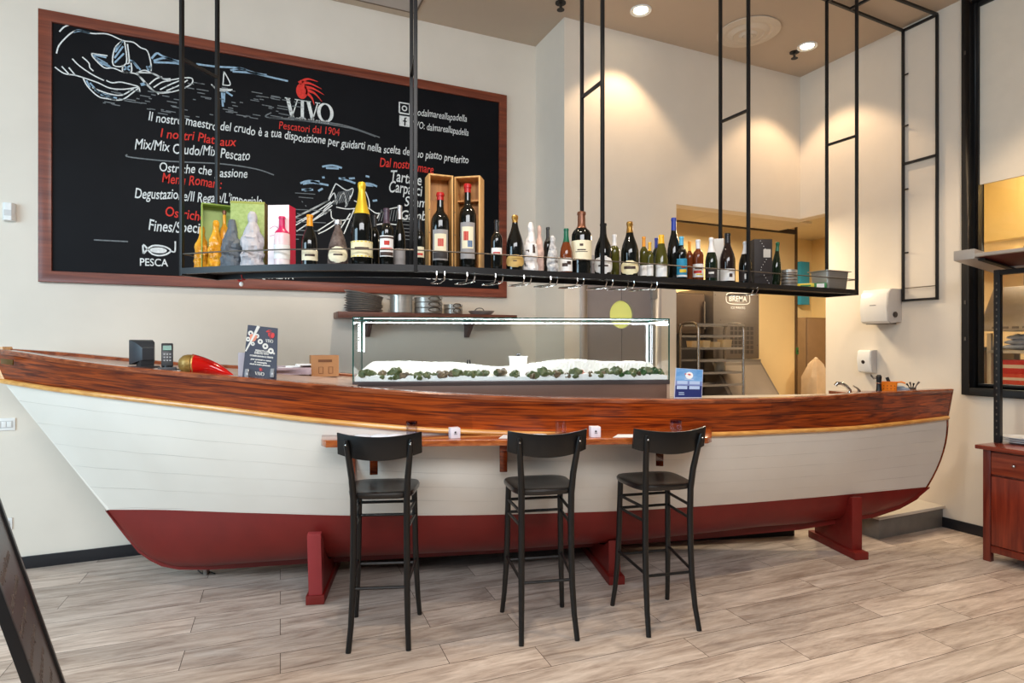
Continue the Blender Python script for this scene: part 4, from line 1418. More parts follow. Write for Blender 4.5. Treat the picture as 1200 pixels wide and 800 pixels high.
def bottle(px, ytop, w, off, kind, glassm, cap, capz, lab, label, group='bottles on the hanging shelf', marks=(), tilt=0.0):
    """lab = (material, z0, z1, half angle deg, shape) or None"""
    p, d = spos(px, off)
    h = EYE + (HOR - ytop) / FPX * d - SZ
    r = w / 2 / FPX * d
    t = thing('bottle', label, 'bottle', p, face_cam(p), group)
    if tilt: t.rotation_euler.y = tilt
    pr = profile(kind, h, r)
    if kind == 'wrap':      # crumpled paper or film: dense rings pushed in and out
        dense = []
        for (r0, z0), (r1, z1) in zip(pr[1:], pr[2:]):
            k = max(1, int(abs(z1 - z0) / (h * .035)))
            dense += [(r0 + (r1 - r0) * i / k, z0 + (z1 - z0) * i / k) for i in range(k)]
        body = MB().lathe([(0, 0)] + dense + [(0, h)], n=26)
        sd = Vector((px * 1.37, px * .61, 3.0))
        for i, v in enumerate(body.v):
            if v.z < .004 or (v.x == 0 and v.y == 0): continue
            q = Vector((v.x, v.y, v.z * .75))
            k = 1 + .26 * mnoise.noise(q * 34 + sd) + .16 * mnoise.noise(q * 75 + sd)
            body.v[i] = Vector((v.x * k, v.y * k, v.z + .006 * mnoise.noise(q * 50 - sd)))
    else:
        body = MB().lathe(pr, n=28)
    wb = build('glass_body' if kind != 'wrap' else 'wrapping', body, glassm, t)
    if kind == 'wrap': wb.data.set_sharp_from_angle(angle=math.radians(16))
    if cap:
        cm = CAP[cap]
        top = [(a, b) for a, b in pr if b >= capz * h]
        prof2 = [(rad_at(pr, capz * h) + .0012, capz * h)] + [(a + .0012 if a > 0 else 0, b + (.0008 if b >= h else 0)) for a, b in top]
        build('capsule', MB().lathe(prof2, n=20), cm, t)
    if lab:
        lm, z0, z1, ha, sh_ = lab
        a = math.radians(ha)
        lb = build('label', band(pr, z0 * h, z1 * h, .0012, -PI / 2 - a, -PI / 2 + a, shape=sh_), LAB[lm], t)
        for (mm, q0, q1, b0, b1) in marks:
            zz0, zz1 = (z0 + (z1 - z0) * q0) * h, (z0 + (z1 - z0) * q1) * h
            build('print', band(pr, zz0, zz1, .002, -PI / 2 + a * b0, -PI / 2 + a * b1, n=8, m=3), mm, lb)
    return t
def rx(px, w):     # radius of a bottle that wide in the picture
    return w / 2 / FPX * fdepth(px)
# boxes on the shelf -----------------------------------------------------------
def boxed(px0, px1, ytop, off, depth, mb_fn, *a): pass
def box_frame(px, off, rz_extra=0.0):
    p, d = spos(px, off)
    return p, d, face_cam(p) + rz_extra
gift_green = M('gift_green', (150, 176, 84), 0.5, var=0.05); gift_green_in = M('gift_green_inside', (176, 196, 120), 0.55)
p, d, rz = box_frame(256, 0.155, 0.06)
hw, hh = 18 / FPX * d, EYE + (HOR - 241) / FPX * d - SZ
t = thing('gift_box', 'open green gift box standing behind the amber wrapped bottles', 'box', p, rz, 'gift boxes on the hanging shelf')
g = MB(); g.span(-hw, -hw + .006, -.04, .045, 0, hh); g.span(hw - .006, hw, -.04, .045, 0, hh); g.span(-hw + .006, hw - .006, -.04, .045, hh - .006, hh); g.span(-hw + .006, hw - .006, -.04, .045, 0, .006)
build('box_wall', g, gift_green, t, bevel=.001)
build('box_back', MB().span(-hw + .006, hw - .006, .035, .044, .006, hh - .006), gift_green_in, t)
p, d, rz = box_frame(292, 0.16, -0.22)
hw, hh = 18.5 / FPX * d, EYE + (HOR - 238) / FPX * d - SZ
t = thing('gift_box', 'tall pale green patterned gift box with a gold side, behind the pale wrapped bottle', 'box', p, rz, 'gift boxes on the hanging shelf')
build('carton', MB().span(-hw, hw, -.04, .045, 0, hh), M('gift_pale_green', (176, 190, 116), 0.5, col2=(150, 168, 92), scale=60), t, bevel=.001)
build('side_panel', MB().span(hw, hw + .002, -.039, .044, 0.001, hh - .001), M('gift_gold_side', (112, 88, 30), 0.4, .2), t)
build('lid_edge', MB().span(-hw - .001, hw + .001, -.041, .046, hh - .012, hh + .001), M('gift_lid_olive', (160, 162, 70), 0.5), t, bevel=.001)
p, d, rz = box_frame(330, 0.145, -0.42)
hw, hh = 12.5 / FPX * d, EYE + (HOR - 242) / FPX * d - SZ
t = thing('gift_box', 'white gift box with a crimson side behind the pink topped bottle', 'box', p, rz, 'gift boxes on the hanging shelf')
build('carton', MB().span(-hw, hw, -.04, .045, 0, hh), M('gift_white_pink', (240, 226, 228), 0.45, var=0.02), t, bevel=.001)
build('side_panel', MB().span(hw, hw + .002, -.039, .044, 0.001, hh - .001), M('gift_crimson', (206, 20, 66), 0.4), t)
g = MB(); SG = Sheet((-hw, -.0402, 0), (1, 0, 0), (0, 0, 1))
ribbon(g, SG, smoothed([(.01, hh * .62), (.04, hh * .66), (.07, hh * .6), (.1, hh * .56)]), .003, .0002); ribbon(g, SG, smoothed([(.01, hh * .5), (.05, hh * .52), (.09, hh * .47)]), .003, .0002)
build('print', g, M('gift_print_pink', (206, 140, 156), 0.5), t)
pine = wood('wine_crate_pine', (186, 134, 72), (222, 176, 112), 2, 2.6, 0.6, 0.0)
pine_in = wood('wine_crate_inside', (172, 116, 64), (206, 150, 92), 2, 2.6, 0.6, 0.0)
for px, pxw, yt, rze, off, shelfz, lb in ((514.5, 33, 207, 0.24, 0.17, None, 'open wooden wine crate on the left of the pair on the shelf'), (550, 35, 209, -0.26, 0.17, .66, 'open wooden wine crate on the right of the pair, with an inner ledge')):
    p, d, rz = box_frame(px, off, rze)
    hw, hh = (pxw / 2 / FPX * d) * .88, EYE + (HOR - yt) / FPX * d - SZ
    t = thing('wine_crate', lb, 'crate', p, rz, 'wooden wine crates on the hanging shelf')
    tk = .009
    for x0, x1 in ((-hw, -hw + tk), (hw - tk, hw)):
        build('side_board', MB().span(x0, x1, -.05, .05, 0, hh), pine, t, bevel=.001)
    build('end_board', MB().span(-hw + tk, hw - tk, -.05, .05, hh - tk, hh), pine, t, bevel=.001)
    build('end_board', MB().span(-hw + tk, hw - tk, -.05, .05, 0, tk), pine, t, bevel=.001)
    build('back_board', MB().span(-hw + tk, hw - tk, .042, .05, tk, hh - tk), pine_in, t, bevel=.001)
    if shelfz:
        build('ledge', MB().span(-hw + tk, hw - tk, -.01, .042, hh * shelfz - .004 + .05, hh * shelfz + .006 + .05), pine_in, t, bevel=.001)
    g = MB()
    for z in (.38, .62):
        g.ball((-hw + tk / 2, -.051, hh * z), (.0035, .002, .0035), 8, 5)
    build('nail', g, dark_steel, t)

# bottles, left to right ---------------------------------------------------------
L = 'bordeaux'
bottle(236.5, 265, 15, .10, 'wrap', cello, None, 0, None, 'bottle in amber cellophane at the far left end of the shelf')
bottle(253, 258, 16, .10, 'wrap', cello, None, 0, None, 'bottle in amber cellophane, second from the left end')
bottle(263, 247, 10, .165, 'bordeaux', cello, 'bronze', .93, None, 'tall slim amber wrapped bottle standing inside the open green gift box')
bottle(272, 256.5, 22, .085, 'wrap', greywrap, None, 0, None, 'bottle wrapped in dark grey crinkled paper')
bottle(296, 247.5, 24, .085, 'wrap', whitewrap, None, 0, None, 'bottle wrapped in pale silvery paper before the tall green box')
bottle(330.5, 254, 17.5, .075, L, frost, 'pink', .66, ('white', .14, .42, 80, 'rect'), 'frosted pale bottle with a bright pink capsule')
bottle(363, 252, 18.5, .08, 'burgundy', g_dark, 'orange', .78, ('cream', .10, .30, 70, 'rect'), 'dark wine bottle with an orange capsule and a low cream label', marks=((ink, .4, .6, -.5, .5),))
bottle(396, 258, 24, .085, 'decanter', teardrop, 'silver', .9, ('cream', .05, .40, 62, 'oval'), 'squat teardrop bottle with a round cream label', marks=((ink, .45, .55, -.4, .4),))
bottle(424, 214, 24.5, .09, 'champagne', g_dark, 'gold', .62, ('ivory', .10, .29, 88, 'rect'), 'large champagne bottle with a long gold foil neck, left half of the shelf', marks=((ink, .45, .6, -.45, .45), (ink_yellow, .02, .08, -1, 1), (ink_yellow, .92, .98, -1, 1)))
bottle(439, 252, 11, .18, L, g_dark, 'black', .78, None, 'plain dark bottle half hidden just right of the gold necked champagne')
bottle(453, 244.5, 17, .09, L, g_dark, 'purple', .74, ('white', .16, .52, 62, 'rect'), 'dark bottle with a narrow white and red label, right of the gold necked champagne', marks=((ink, .05, .22, -.9, .9), (ink_red, .3, .42, -.8, .8), (ink_red, .55, .75, -.3, .35), (ink, .86, .95, -1, 1)))
bottle(468.5, 241, 13.5, .14, 'burgundy', g_dark, 'grey' if 'grey' in CAP else 'silver', .78, ('grey', .05, .3, 70, 'rect'), 'dark bottle with a silver capsule and low grey label, left of the second rods')
bottle(491.5, 257, 11, .10, L, g_dark, 'black', .74, ('cream', .2, .42, 70, 'rect'), 'slim dark bottle between the second rods and the wooden crates', marks=((ink_red, .2, .4, -.6, .6),))
bottle(516, 226, 21.5, .12, L, g_dark, 'red', .9, ('grey', .10, .50, 52, 'rect'), 'large dark wine bottle with red wax top before the left wooden crate', marks=((LAB['cream'], .3, .86, -.72, .72), (ink_red, .45, .7, -.3, .4), (LAB['dark'], .06, .26, -.9, .9)))
bottle(548, 216, 20.5, .12, L, g_dark, 'red', .9, ('grey', .12, .54, 52, 'rect'), 'large dark wine bottle with red wax top before the right wooden crate', marks=((LAB['cream'], .28, .88, -.72, .72), (ink_red, .5, .75, -.5, .1), (ink_blue, .32, .5, .0, .6)))
bottle(582, 258, 13.5, .09, L, g_dark, 'black', .76, ('white', .3, .44, 60, 'rect'), 'small dark bottle at the right edge of the chalkboard, with a pale label', marks=((ink_red, .2, .4, -.6, .6),))
bottle(603.5, 252.5, 20.5, .085, 'champagne', g_dark, 'oldgold', .87, ('gold', .06, .28, 78, 'oval'), 'wide shouldered champagne bottle with a round gold label', marks=((ink, .47, .55, -.15, .15),))
bottle(622, 260, 15.5, .085, 'wrap', tissue, None, 0, ('white', .30, .56, 80, 'rect'), 'bottle in white tissue with a white label, in front of its pinkish neighbour', marks=((ink, .2, .5, -.55, -.15), (ink, .25, .9, .2, .5)))
bottle(632, 264, 10.5, .16, 'wrap', tissue_pink, None, 0, None, 'bottle in pinkish tissue behind the white tissue wrapped one')
bottle(642, 266.5, 9.5, .15, L, g_dark, 'black', .7, None, 'dark bottle between the tissue wrapped bottles')
bottle(647.5, 276, 12.5, .07, 'wrap', tissue_print, None, 0, None, 'small bottle in white tissue printed with grey pattern')
bottle(663.5, 268, 14.5, .085, 'burgundy', g_amber, 'green', .7, ('white', .05, .34, 74, 'rect'), 'amber wine bottle with a dark green capsule', marks=((ink, .35, .6, -.5, .2), (ink, .5, .75, .1, .6)))
bottle(681.5, 248.5, 23.5, .09, L, g_dark, 'bronze', .74, ('cream', .22, .53, 80, 'rect'), 'big magnum with bronze capsule and a large cream label', marks=((ink, .7, .82, -.12, .12), (ink, .48, .54, -.3, .3), (ink, .4, .43, -.45, .45)))
bottle(707, 262, 20.5, .085, 'burgundy', g_dark, 'black', .78, ('white', .02, .36, 80, 'oval'), 'dark bottle with an ornate pale label right behind the third front rod', marks=((ink, .4, .5, -.4, .4),))
bottle(720, 275, 11.5, .15, L, g_olive, 'white', .74, None, 'olive green bottle with a white capsule right of the third rods')
bottle(738, 260, 20.5, .085, 'champagne', g_dark, 'oldgold', .80, ('ivory', .03, .28, 76, 'oval'), 'champagne bottle with a gold collar and an oval ivory label', marks=((ink, .4, .6, -.5, .5),))
bottle(754.5, 277.5, 9.5, .10, L, g_olive, 'orange', .76, ('white', .05, .3, 60, 'rect'), 'olive bottle with orange capsule, leftmost of the yellow capped cluster')
bottle(761.5, 284, 8.5, .07, L, g_olive, 'yellow', .76, ('white', .05, .36, 60, 'rect'), 'shortest of the yellow capped olive bottles, front row')
bottle(769, 279, 8.5, .14, L, g_green, 'blue', .76, None, 'slim bottle with a blue capsule among the yellow capped bottles')
bottle(775, 275.5, 16, .07, 'flute', g_olive, 'yellow', .80, ('white', .03, .30, 50, 'rect'), 'olive bottle with yellow capsule, rightmost of the yellow capped cluster')
bottle(789.5, 255.5, 15, .12, 'burgundy', g_dark, 'blue', .8, None, 'tall dark bottle with a royal blue capsule, taller than its neighbours')
bottle(798.5, 277.5, 12.5, .06, L, g_dark, 'sky', .8, ('blue', .05, .48, 85, 'rect'), 'dark bottle with a sky blue capsule and bright blue label', marks=((LAB['white'], .02, .12, -1, 1), (ink_yellow, .25, .42, -.2, .7), (ink_red, .5, .6, .0, .5)))
bottle(808, 283, 8, .11, L, g_amber, 'orange', .76, None, 'slim amber bottle with an orange capsule beside the blue labelled one')
bottle(818, 281, 12.5, .065, L, g_amber, 'white', .78, ('white', .08, .40, 80, 'rect'), 'reddish bottle with a white capsule and a colourful white label', marks=((ink_red, .3, .5, -.6, .5), (ink, .6, .75, -.4, .6), (ink_yellow, .15, .25, -.2, .6)))
bottle(833.5, 278.5, 14, .07, 'champagne', g_green, 'white', .66, ('dark', .08, .30, 60, 'rect'), 'dark green sparkling bottle with a long white foil neck', marks=((LAB['white'], .4, .6, -.4, .4),))
bottle(852.5, 273.5, 17.5, .075, 'burgundy', g_amber if False else M('glass_brown', (36, 24, 20), 0.07, var=0.1, spec=0.7), 'black', .8, ('white', .03, .27, 62, 'rect'), 'tall brown burgundy bottle with a black capsule, left of the fourth front rod', marks=((ink, .3, .6, .2, .6),))
bottle(873.5, 283, 15, .075, 'champagne', g_dark, 'white', .7, ('dark', .05, .3, 60, 'rect'), 'dark sparkling bottle with white foil right behind the fourth front rod', marks=((LAB['white'], .2, .7, -.1, .4),))
bottle(908, 284, 11, .17, 'champagne', g_green, 'green', .8, None, 'green bottle leaning behind the tall black carton', tilt=0.06)
# white carton
p, d, rz = box_frame(842, 0.165, 0.1)
hw, hh = 5.5 / FPX * d, EYE + (HOR - 281) / FPX * d - SZ
t = thing('bottle_carton', 'slim white bottle carton behind the white foil sparkling bottle', 'box', p, rz)
build('carton', MB().span(-hw, hw, -.03, .035, 0, hh), M('carton_white', (214, 212, 208), 0.5), t, bevel=.001)
build('carton_flap', MB().span(-hw, hw, -.03, .035, hh, hh + .004), white_paper, t, bevel=.001)
# black carton with dotted triangles and a pale square
p, d, rz = box_frame(891, 0.125, 0.42)
hw, hh = 11 / FPX * d * .95, EYE + (HOR - 281.5) / FPX * d - SZ
t = thing('bottle_carton', 'tall black carton printed with dotted white lines and a pale square', 'box', p, rz)
build('carton', MB().span(-hw, hw, -.05, .05, 0, hh), M('carton_black', (44, 40, 42), 0.5), t, bevel=.0015)
SG = Sheet((-hw, -.0502, 0), (1, 0, 0), (0, 0, 1))
g = MB()
for i in range(17):
    q = i / 16
    x = hw * (0.85 + .75 * q) if q < .5 else hw * (1.6 - .75 * (q - .0)) + hw * .0
    for off_ in (0, .012):
        disc(g, SG, hw * (0.7 + 1.0 * abs(2 * ((q * 1.5) % 1) - 1)) * .95 + off_ * 0, hh * (.04 + .92 * q), .0026, h=.0002, n=8)
build('dotted_print', g, white_paper, t)
g = MB(); quad(g, SG, [(hw * 1.0, hh * .6), (hw * 1.8, hh * .6), (hw * 1.8, hh * .78), (hw * 1.0, hh * .78)], h=.0003)
build('square_print', g, M('carton_square', (190, 188, 184), 0.6), t)

# steel cup, packets, pan
p, d = spos(924.5, .09)
h, r = EYE + (HOR - 316.5) / FPX * d - SZ, 9 / FPX * d
t = thing('steel_cup', 'small ribbed steel cup on the right part of the shelf', 'cup', p, 0)
build('cup_wall', MB().lathe([(r * .96, 0), (r, .004), (r, h), (r - .003, h), (r - .003, .004), (0, .004), (0, 0)], n=30), steel, t)
g = MB()
for z in (.2, .4, .6, .8):
    g.lathe([(r, h * z - .004), (r + .0022, h * z), (r, h * z + .004)], n=30)
build('rib', g, dark_steel, t)
p, d = spos(944, .1)
t = thing('packet', 'small yellow packet lying on the shelf left of the steel pan', 'packet', p, face_cam(p))
hw = 9 / FPX * d
build('wrapper', MB().span(-hw, hw, -.03, .03, 0, .034), M('packet_yellow', (214, 196, 50), 0.45), t, bevel=.006)
build('print', MB().span(-hw * .6, hw * .6, -.0305, -.03, .010, .022), M('packet_print', (60, 120, 70), 0.5), t)
p, d = spos(957, .08)
t = thing('packet', 'green and white packet lying beside the steel pan', 'packet', p, face_cam(p))
hw = 10.5 / FPX * d
build('wrapper', MB().span(-hw, hw, -.02, .03, 0, .042), M('packet_green', (36, 118, 58), 0.45), t, bevel=.006)
build('print', MB().span(hw * .0, hw * .75, -.0205, -.02, .006, .036), white_paper, t)
p, d = spos(972, .12)
t = thing('steel_pan', 'rectangular steel food pan with a wide rim at the right end of the shelf', 'pan', p, math.atan2(fpts[-1].y - fpts[-2].y, fpts[-1].x - fpts[-2].x))
h = EYE + (HOR - 318.5) / FPX * d - SZ
def rr_rect(x, y, c, n=5):
    out = []
    for cx, cy, a0 in ((x - c, y - c, 0), (-x + c, y - c, PI / 2), (-x + c, -y + c, PI), (x - c, -y + c, 1.5 * PI)):
        out += [(cx + c * math.cos(a0 + PI / 2 * k / n), cy + c * math.sin(a0 + PI / 2 * k / n)) for k in range(n + 1)]
    return out
PXW = 20 / FPX * d
rows = [[(x, y, z) for x, y in rr_rect(PXW * f, .085 * f2, .02)] for f, f2, z in ((.80, .8, .0), (.84, .84, .006), (.95, .93, h - .008), (1.1, 1.1, h - .004), (1.1, 1.1, h), (.94, .92, h), (.82, .82, .008))]
g = MB().grid(rows, closed=True); m = len(rows[0]); g.f.append(tuple(range(m))); g.f.append(tuple(len(g.v) - m + i for i in range(m)))
build('pan_body', g, steel, t)
build('inner_grid', MB().span(-PXW * .9, PXW * .9, -.07, .07, h - .012, h - .008), dark_steel, t)
# =================================================================== CHILLED GLASS CASE
FL, FRR = W(-1.028, 3.86, 0), W(1.080, 4.10, 0)
CW = (FRR - FL).length
cux = (FRR - FL).normalized(); cuy = Vector((-cux.y, cux.x, 0))
CD, CZ0, CZ1, CZT = 0.42, 1.167, 1.312, 1.731
case = thing('display_case', 'long chilled glass display case of crushed ice on the boat bar', 'display case', at(FL + cux * CW / 2 + cuy * CD / 2, CZ0), math.atan2(cux.y, cux.x))
H = CW / 2
def cw(u, v, z): return FL + cux * u + cuy * v + Vector((0, 0, z))
base_brown = M('case_base_brown', (104, 80, 70), 0.4, var=0.04)
build('base', MB().span(-H, H - 0.02, -CD / 2, CD / 2, 0, CZ1 - CZ0 - .03), base_brown, case, bevel=.003)
tag(build('base_end', MB().span(H - 0.02, H, -CD / 2 + .002, CD / 2, 0, CZ1 - CZ0 - .03), M('case_end_beige', (176, 150, 132), 0.5), case), 'beige end of the base')
g = MB().span(-H, H, -CD / 2 - .004, CD / 2, CZ1 - CZ0 - .03, CZ1 - CZ0)
build('sill', g, M('case_sill', (92, 84, 84), 0.25, .5), case, bevel=.003)
pane = glass('case_glass', (0.985, 0.996, 0.99))
edge_green = M('glass_edge_green', (20, 84, 76), 0.15, var=0.06, spec=0.7)
z0, z1 = CZ1 - CZ0, CZT - CZ0
T = .008
build('front_pane', MB().span(-H + T, H - T, -CD / 2 + .001, -CD / 2 + T - .001, z0 + .001, z1 - T), pane, case, smooth=False)
build('back_pane', MB().span(-H + T, H - T, CD / 2 - T + .001, CD / 2 - .001, z0 + .001, z1 - T), pane, case, smooth=False)
build('side_pane', MB().span(-H + .001, -H + T - .001, -CD / 2 + T, CD / 2 - T, z0 + .001, z1 - T), pane, case, smooth=False)
build('side_pane', MB().span(H - T + .001, H - .001, -CD / 2 + T, CD / 2 - T, z0 + .001, z1 - T), pane, case, smooth=False)
build('top_pane', MB().span(-H + T, H - T, -CD / 2 + T, CD / 2 - T, z1 - T + .001, z1 - .001), pane, case, smooth=False)
for y in (-CD / 2 + T / 2, CD / 2 - T / 2):
    build('glass_edge', MB().span(-H, H, y - T / 2, y + T / 2, z1 - T, z1), edge_green, case)
    for x in (-H + T / 2, H - T / 2):
        build('glass_edge', MB().span(x - T / 2, x + T / 2, y - T / 2, y + T / 2, z0, z1 - T), edge_green, case)
for x in (-H + T / 2, H - T / 2):
    build('glass_edge', MB().span(x - T / 2, x + T / 2, -CD / 2 + T, CD / 2 - T, z1 - T, z1), edge_green, case)
led_mat = M('led_strip', (255, 255, 255), 0.5, emit=(236, 244, 255), estr=22.0)
def led(p, q, n):
    g = MB()
    p, q = Vector(p), Vector(q)
    g.tube([p, q], .0016, 6)
    k = MB()
    for i in range(n):
        k.ball(p.lerp(q, (i + .5) / n), (.0042, .0042, .0042), 6, 4)
    o = build('led_strip', g, led_mat, case)
    tag(build('led_beads', k, led_mat, o), kind='stuff')
yb = CD / 2 - T - .012
led((-H + .02, yb, z1 - .022), (H - .02, yb, z1 - .022), 64)
led((H - .018, yb, z1 - .022), (H - .018, -CD / 2 + .05, z1 - .022), 16)
led((-H + .02, yb, z1 - .03), (-H + .02, yb, z1 - .23), 10)
led((H - .02, yb, z1 - .03), (H - .02, yb, z0 + .08), 16)
ll = bpy.data.lights.new('led_strip_light', 'AREA'); ll.shape = 'RECTANGLE'; ll.size = CW - .1; ll.size_y = .02; ll.energy = 9; ll.color = (.9, .96, 1)
lo = bpy.data.objects.new('led_strip_light', ll); COL.objects.link(lo); lo.parent = case; lo.location = (0, yb - .02, z1 - .03); lo.rotation_euler = (-.35, 0, 0)
# crushed ice
ice = M('crushed_ice', (250, 252, 254), 0.4, var=0.02, scale=60, bump=0.7)
ri = random.Random(3)
def ice_h(u, v):
    f = 0.098 + .010 * math.sin(u * 4.2 + .6) + .012 * math.sin(u * 9 + 2) + .026 * math.exp(-((u - 1.6) / .2) ** 2) + .022 * math.exp(-((u - .3) / .18) ** 2)
    e = min(1, u / .1, (CW - u) / .1) * min(1, max(0, v - .055) / .08 + .08)
    return max(0.006, f * (0.25 + 0.75 * max(e, 0)))
rows = []
nu, nv = 180, 30
for j in range(nv + 1):
    v = .012 + (CD - .026) * j / nv
    rows.append([(-H + .012 + (CW - .024) * i / nu, -CD / 2 + v, z0 + .002 + ice_h(.012 + (CW - .024) * i / nu, v) + ri.uniform(-.004, .0055) * (0 if i in (0, nu) or j in (0, nv) else 1)) for i in range(nu + 1)])
g = MB().grid(rows)
m = nu + 1
bt = [[(r[0], r[1], z0 + .0015) for r in rw] for rw in rows]
rim = [rows[0]] + [bt[0]]
g.grid([bt[0], rows[0]]); g.grid([rows[-1], bt[-1]]); g.grid([[r[0] for r in bt], [r[0] for r in rows]]); g.grid([[r[-1] for r in rows], [r[-1] for r in bt]])
for i in range(len(g.v)):
    g.v[i] = world_matrix(case) @ g.v[i]
io = build('crushed_ice', g, ice, smooth=False)
tag(io, 'white mound of crushed ice filling the glass display case', 'ice', kind='stuff')
# oysters and leaves along the front of the ice
oyster_mats = [M('oyster_green', (58, 78, 40), 0.4, col2=(120, 122, 84), scale=40, bump=.6), M('oyster_brown', (70, 56, 40), 0.4, col2=(146, 128, 100), scale=40, bump=.6), M('seaweed_green', (28, 62, 32), 0.4, col2=(70, 110, 50), scale=40, bump=.6)]
def shell_mesh(seed, mat):
    r = random.Random(seed)
    g = MB().ball((0, 0, .012), (.034, .024, .017), 14, 9)
    ph = r.random() * 6
    for i, v in enumerate(g.v):
        a = math.atan2(v.y, v.x)
        k = 1 + .16 * math.sin(3 * a + ph) + .1 * math.sin(7 * a - ph)
        g.v[i] = Vector((v.x * k, v.y * k, v.z * (1 + .25 * math.sin(5 * a + ph)) + .004 * math.sin(v.x * 200)))
    return build('oyster', g, mat)
protos = [shell_mesh(1, oyster_mats[0]), shell_mesh(2, oyster_mats[1]), shell_mesh(3, oyster_mats[2])]
used = set()
n_sh = 60
for i in range(n_sh):
    u = .04 + (CW - .08) * (i + .5) / n_sh + ri.uniform(-.012, .012)
    if .9 < u < 1.28 and i % 3 == 1: continue
    if abs(u - 1.53) < .045: continue
    k = 2 if u > 1.78 and ri.random() < .6 else ri.choice((0, 0, 1))
    o = protos[k] if k not in used else protos[k].copy()
    if k in used: COL.objects.link(o)
    used.add(k)
    v = .034 + ri.uniform(0, .014)
    p = cw(u, v, CZ1 + .001 + ri.uniform(0, .03))
    o.location = p
    o.rotation_euler = (ri.uniform(-.5, .5), ri.uniform(-.3, .3), ri.uniform(0, 6))
    s_ = ri.uniform(.95, 1.5); o.scale = (s_, s_, s_)
    if u > 1.66:
        tag(o, 'dark green oyster bunched at the right end of the ice', 'oyster', 'oysters at the right end of the ice')
    else:
        tag(o, 'green brown oyster along the front of the ice', 'oyster', 'oysters along the front of the ice')
# pink shellfish
sf = thing('pink_shellfish', 'pinkish orange shellfish on the ice, right of the middle of the case', 'shellfish', cw(1.53, .05, CZ1 + .012), ri.random())
pk = M('shellfish_pink', (196, 112, 92), 0.45, col2=(226, 168, 150), scale=40, bump=.5)
for i, (x, y, z, s_) in enumerate(((0, 0, .02, 1), (.03, .01, .018, .8), (-.028, .008, .016, .75), (.006, .016, .045, .7))):
    g = MB().ball((x, y, z), (.024 * s_, .02 * s_, .02 * s_), 12, 8)
    build('shell', g, pk, sf)
# white tub and tongs standing in the ice at the back
tb = thing('white_tub', 'small white tub with a black knob at the back of the glass case', 'tub', cw(1.12, .35, CZ1 + .04), math.atan2(cux.y, cux.x))
build('tub_wall', MB().lathe([(0, 0), (.058, 0), (.066, .105), (.07, .11), (.07, .116), (0, .118)], n=28), white_plastic, tb)
build('knob', MB().lathe([(.012, .118), (.016, .13), (.010, .136), (0, .136)], n=14), black_plastic, tb)
tg = thing('serving_tongs', 'small dark tongs sticking out of the ice behind the middle of the case', 'tongs', cw(.76, .3, CZ1 + .06), .3)
for s_ in (-1, 1):
    build('tong_arm', MB().tube([(.006 * s_, 0, 0), (.012 * s_, 0, .05), (.008 * s_, 0, .072)], [.004, .005, .004], 8), black_plastic, tg)
# =================================================================== ON THE BOAT
def deckpos(px, b, dz=-0.0175):
    t = (px - 600) / FPX
    d = (AX0 - b * (BC + BS * BS / BC)) / (1 - t * BS / BC)
    r = t * d
    s = (r - b * BS) * BC + (d + b * BC - AX0) * BS
    z = sheer.at_s(s)[1] + dz
    return W(r, d, z), d
# point of sale monitor seen from behind
p, d = deckpos(172, .12)
k = d / FPX
t = thing('till_monitor', 'dark grey till monitor seen from behind on the fore deck', 'monitor', p, face_cam(p) + .35)
hw, ht = 12.5 * k, EYE + (HOR - 398) * k - p.z
rows = []
for y, f, zz0, zz1 in ((.10, 1.0, .02, ht), (.085, 1.0, .02, ht), (.03, .86, .035, ht - .015), (-.02, .5, .05, ht - .05)):
    rows.append([(-hw * f, y, zz0), (hw * f, y, zz0), (hw * f, y, zz1), (-hw * f, y, zz1)])
g = MB().grid(rows, closed=True); g.f.append((0, 1, 2, 3)); n = len(g.v); g.f.append((n - 4, n - 3, n - 2, n - 1))
build('casing', g, M('monitor_grey', (52, 56, 62), 0.45), t, bevel=.004)
build('screen', MB().span(-hw * .93, hw * .93, .1, .103, .03, ht - .01), black_plastic, t)
build('stand', MB().span(-.04, .04, -.01, .06, .0, .06).span(-.06, .06, -.05, .09, 0, .012), M('monitor_stand', (40, 42, 46), 0.45), t, bevel=.003)
# card terminal
p, d = deckpos(196, .36)
k = d / FPX
t = thing('card_terminal', 'black card terminal on a cradle with a small keypad, beside the till monitor', 'card terminal', p, face_cam(p))
ht = EYE + (HOR - 402) * k - p.z
build('cradle', MB().span(-.05, .05, -.035, .05, 0, .03), M('terminal_cradle', (58, 62, 68), 0.4), t, bevel=.006)
tm = Matrix.Rotation(math.radians(-12), 3, 'X')
h2 = ht - .03
bd = build('handset', MB().box((0, .012, .03 + h2 / 2), (.062, .028, h2), mat=tm), M('terminal_black', (30, 32, 36), 0.35), t, bevel=.007)
build('display', MB().box((0, .012 - .014, .03 + h2 * .8), (.044, .004, h2 * .2), mat=tm), M('terminal_display', (70, 128, 110), 0.25), t)
g = MB()
for i in range(3):
    for j in range(3):
        g.box(((i - 1) * .015, -.0005 - .016 + (j) * .0036 + .012 - .0075, .03 + h2 * (.28 + .13 * j)), (.009, .006, .008), mat=tm)
tag(build('keypad', g, M('terminal_keys', (150, 152, 156), 0.4), t), kind='stuff')
build('cable', MB().tube([(.045, .04, .015), (.08, .05, .012), (.11, .04, .006), (.15, .05, .005)], .004, 6), black_plastic, t)
build('pedestal', MB().lathe([(.02, .0), (.02, .04), (.0, .04)], n=14), black_plastic, t)
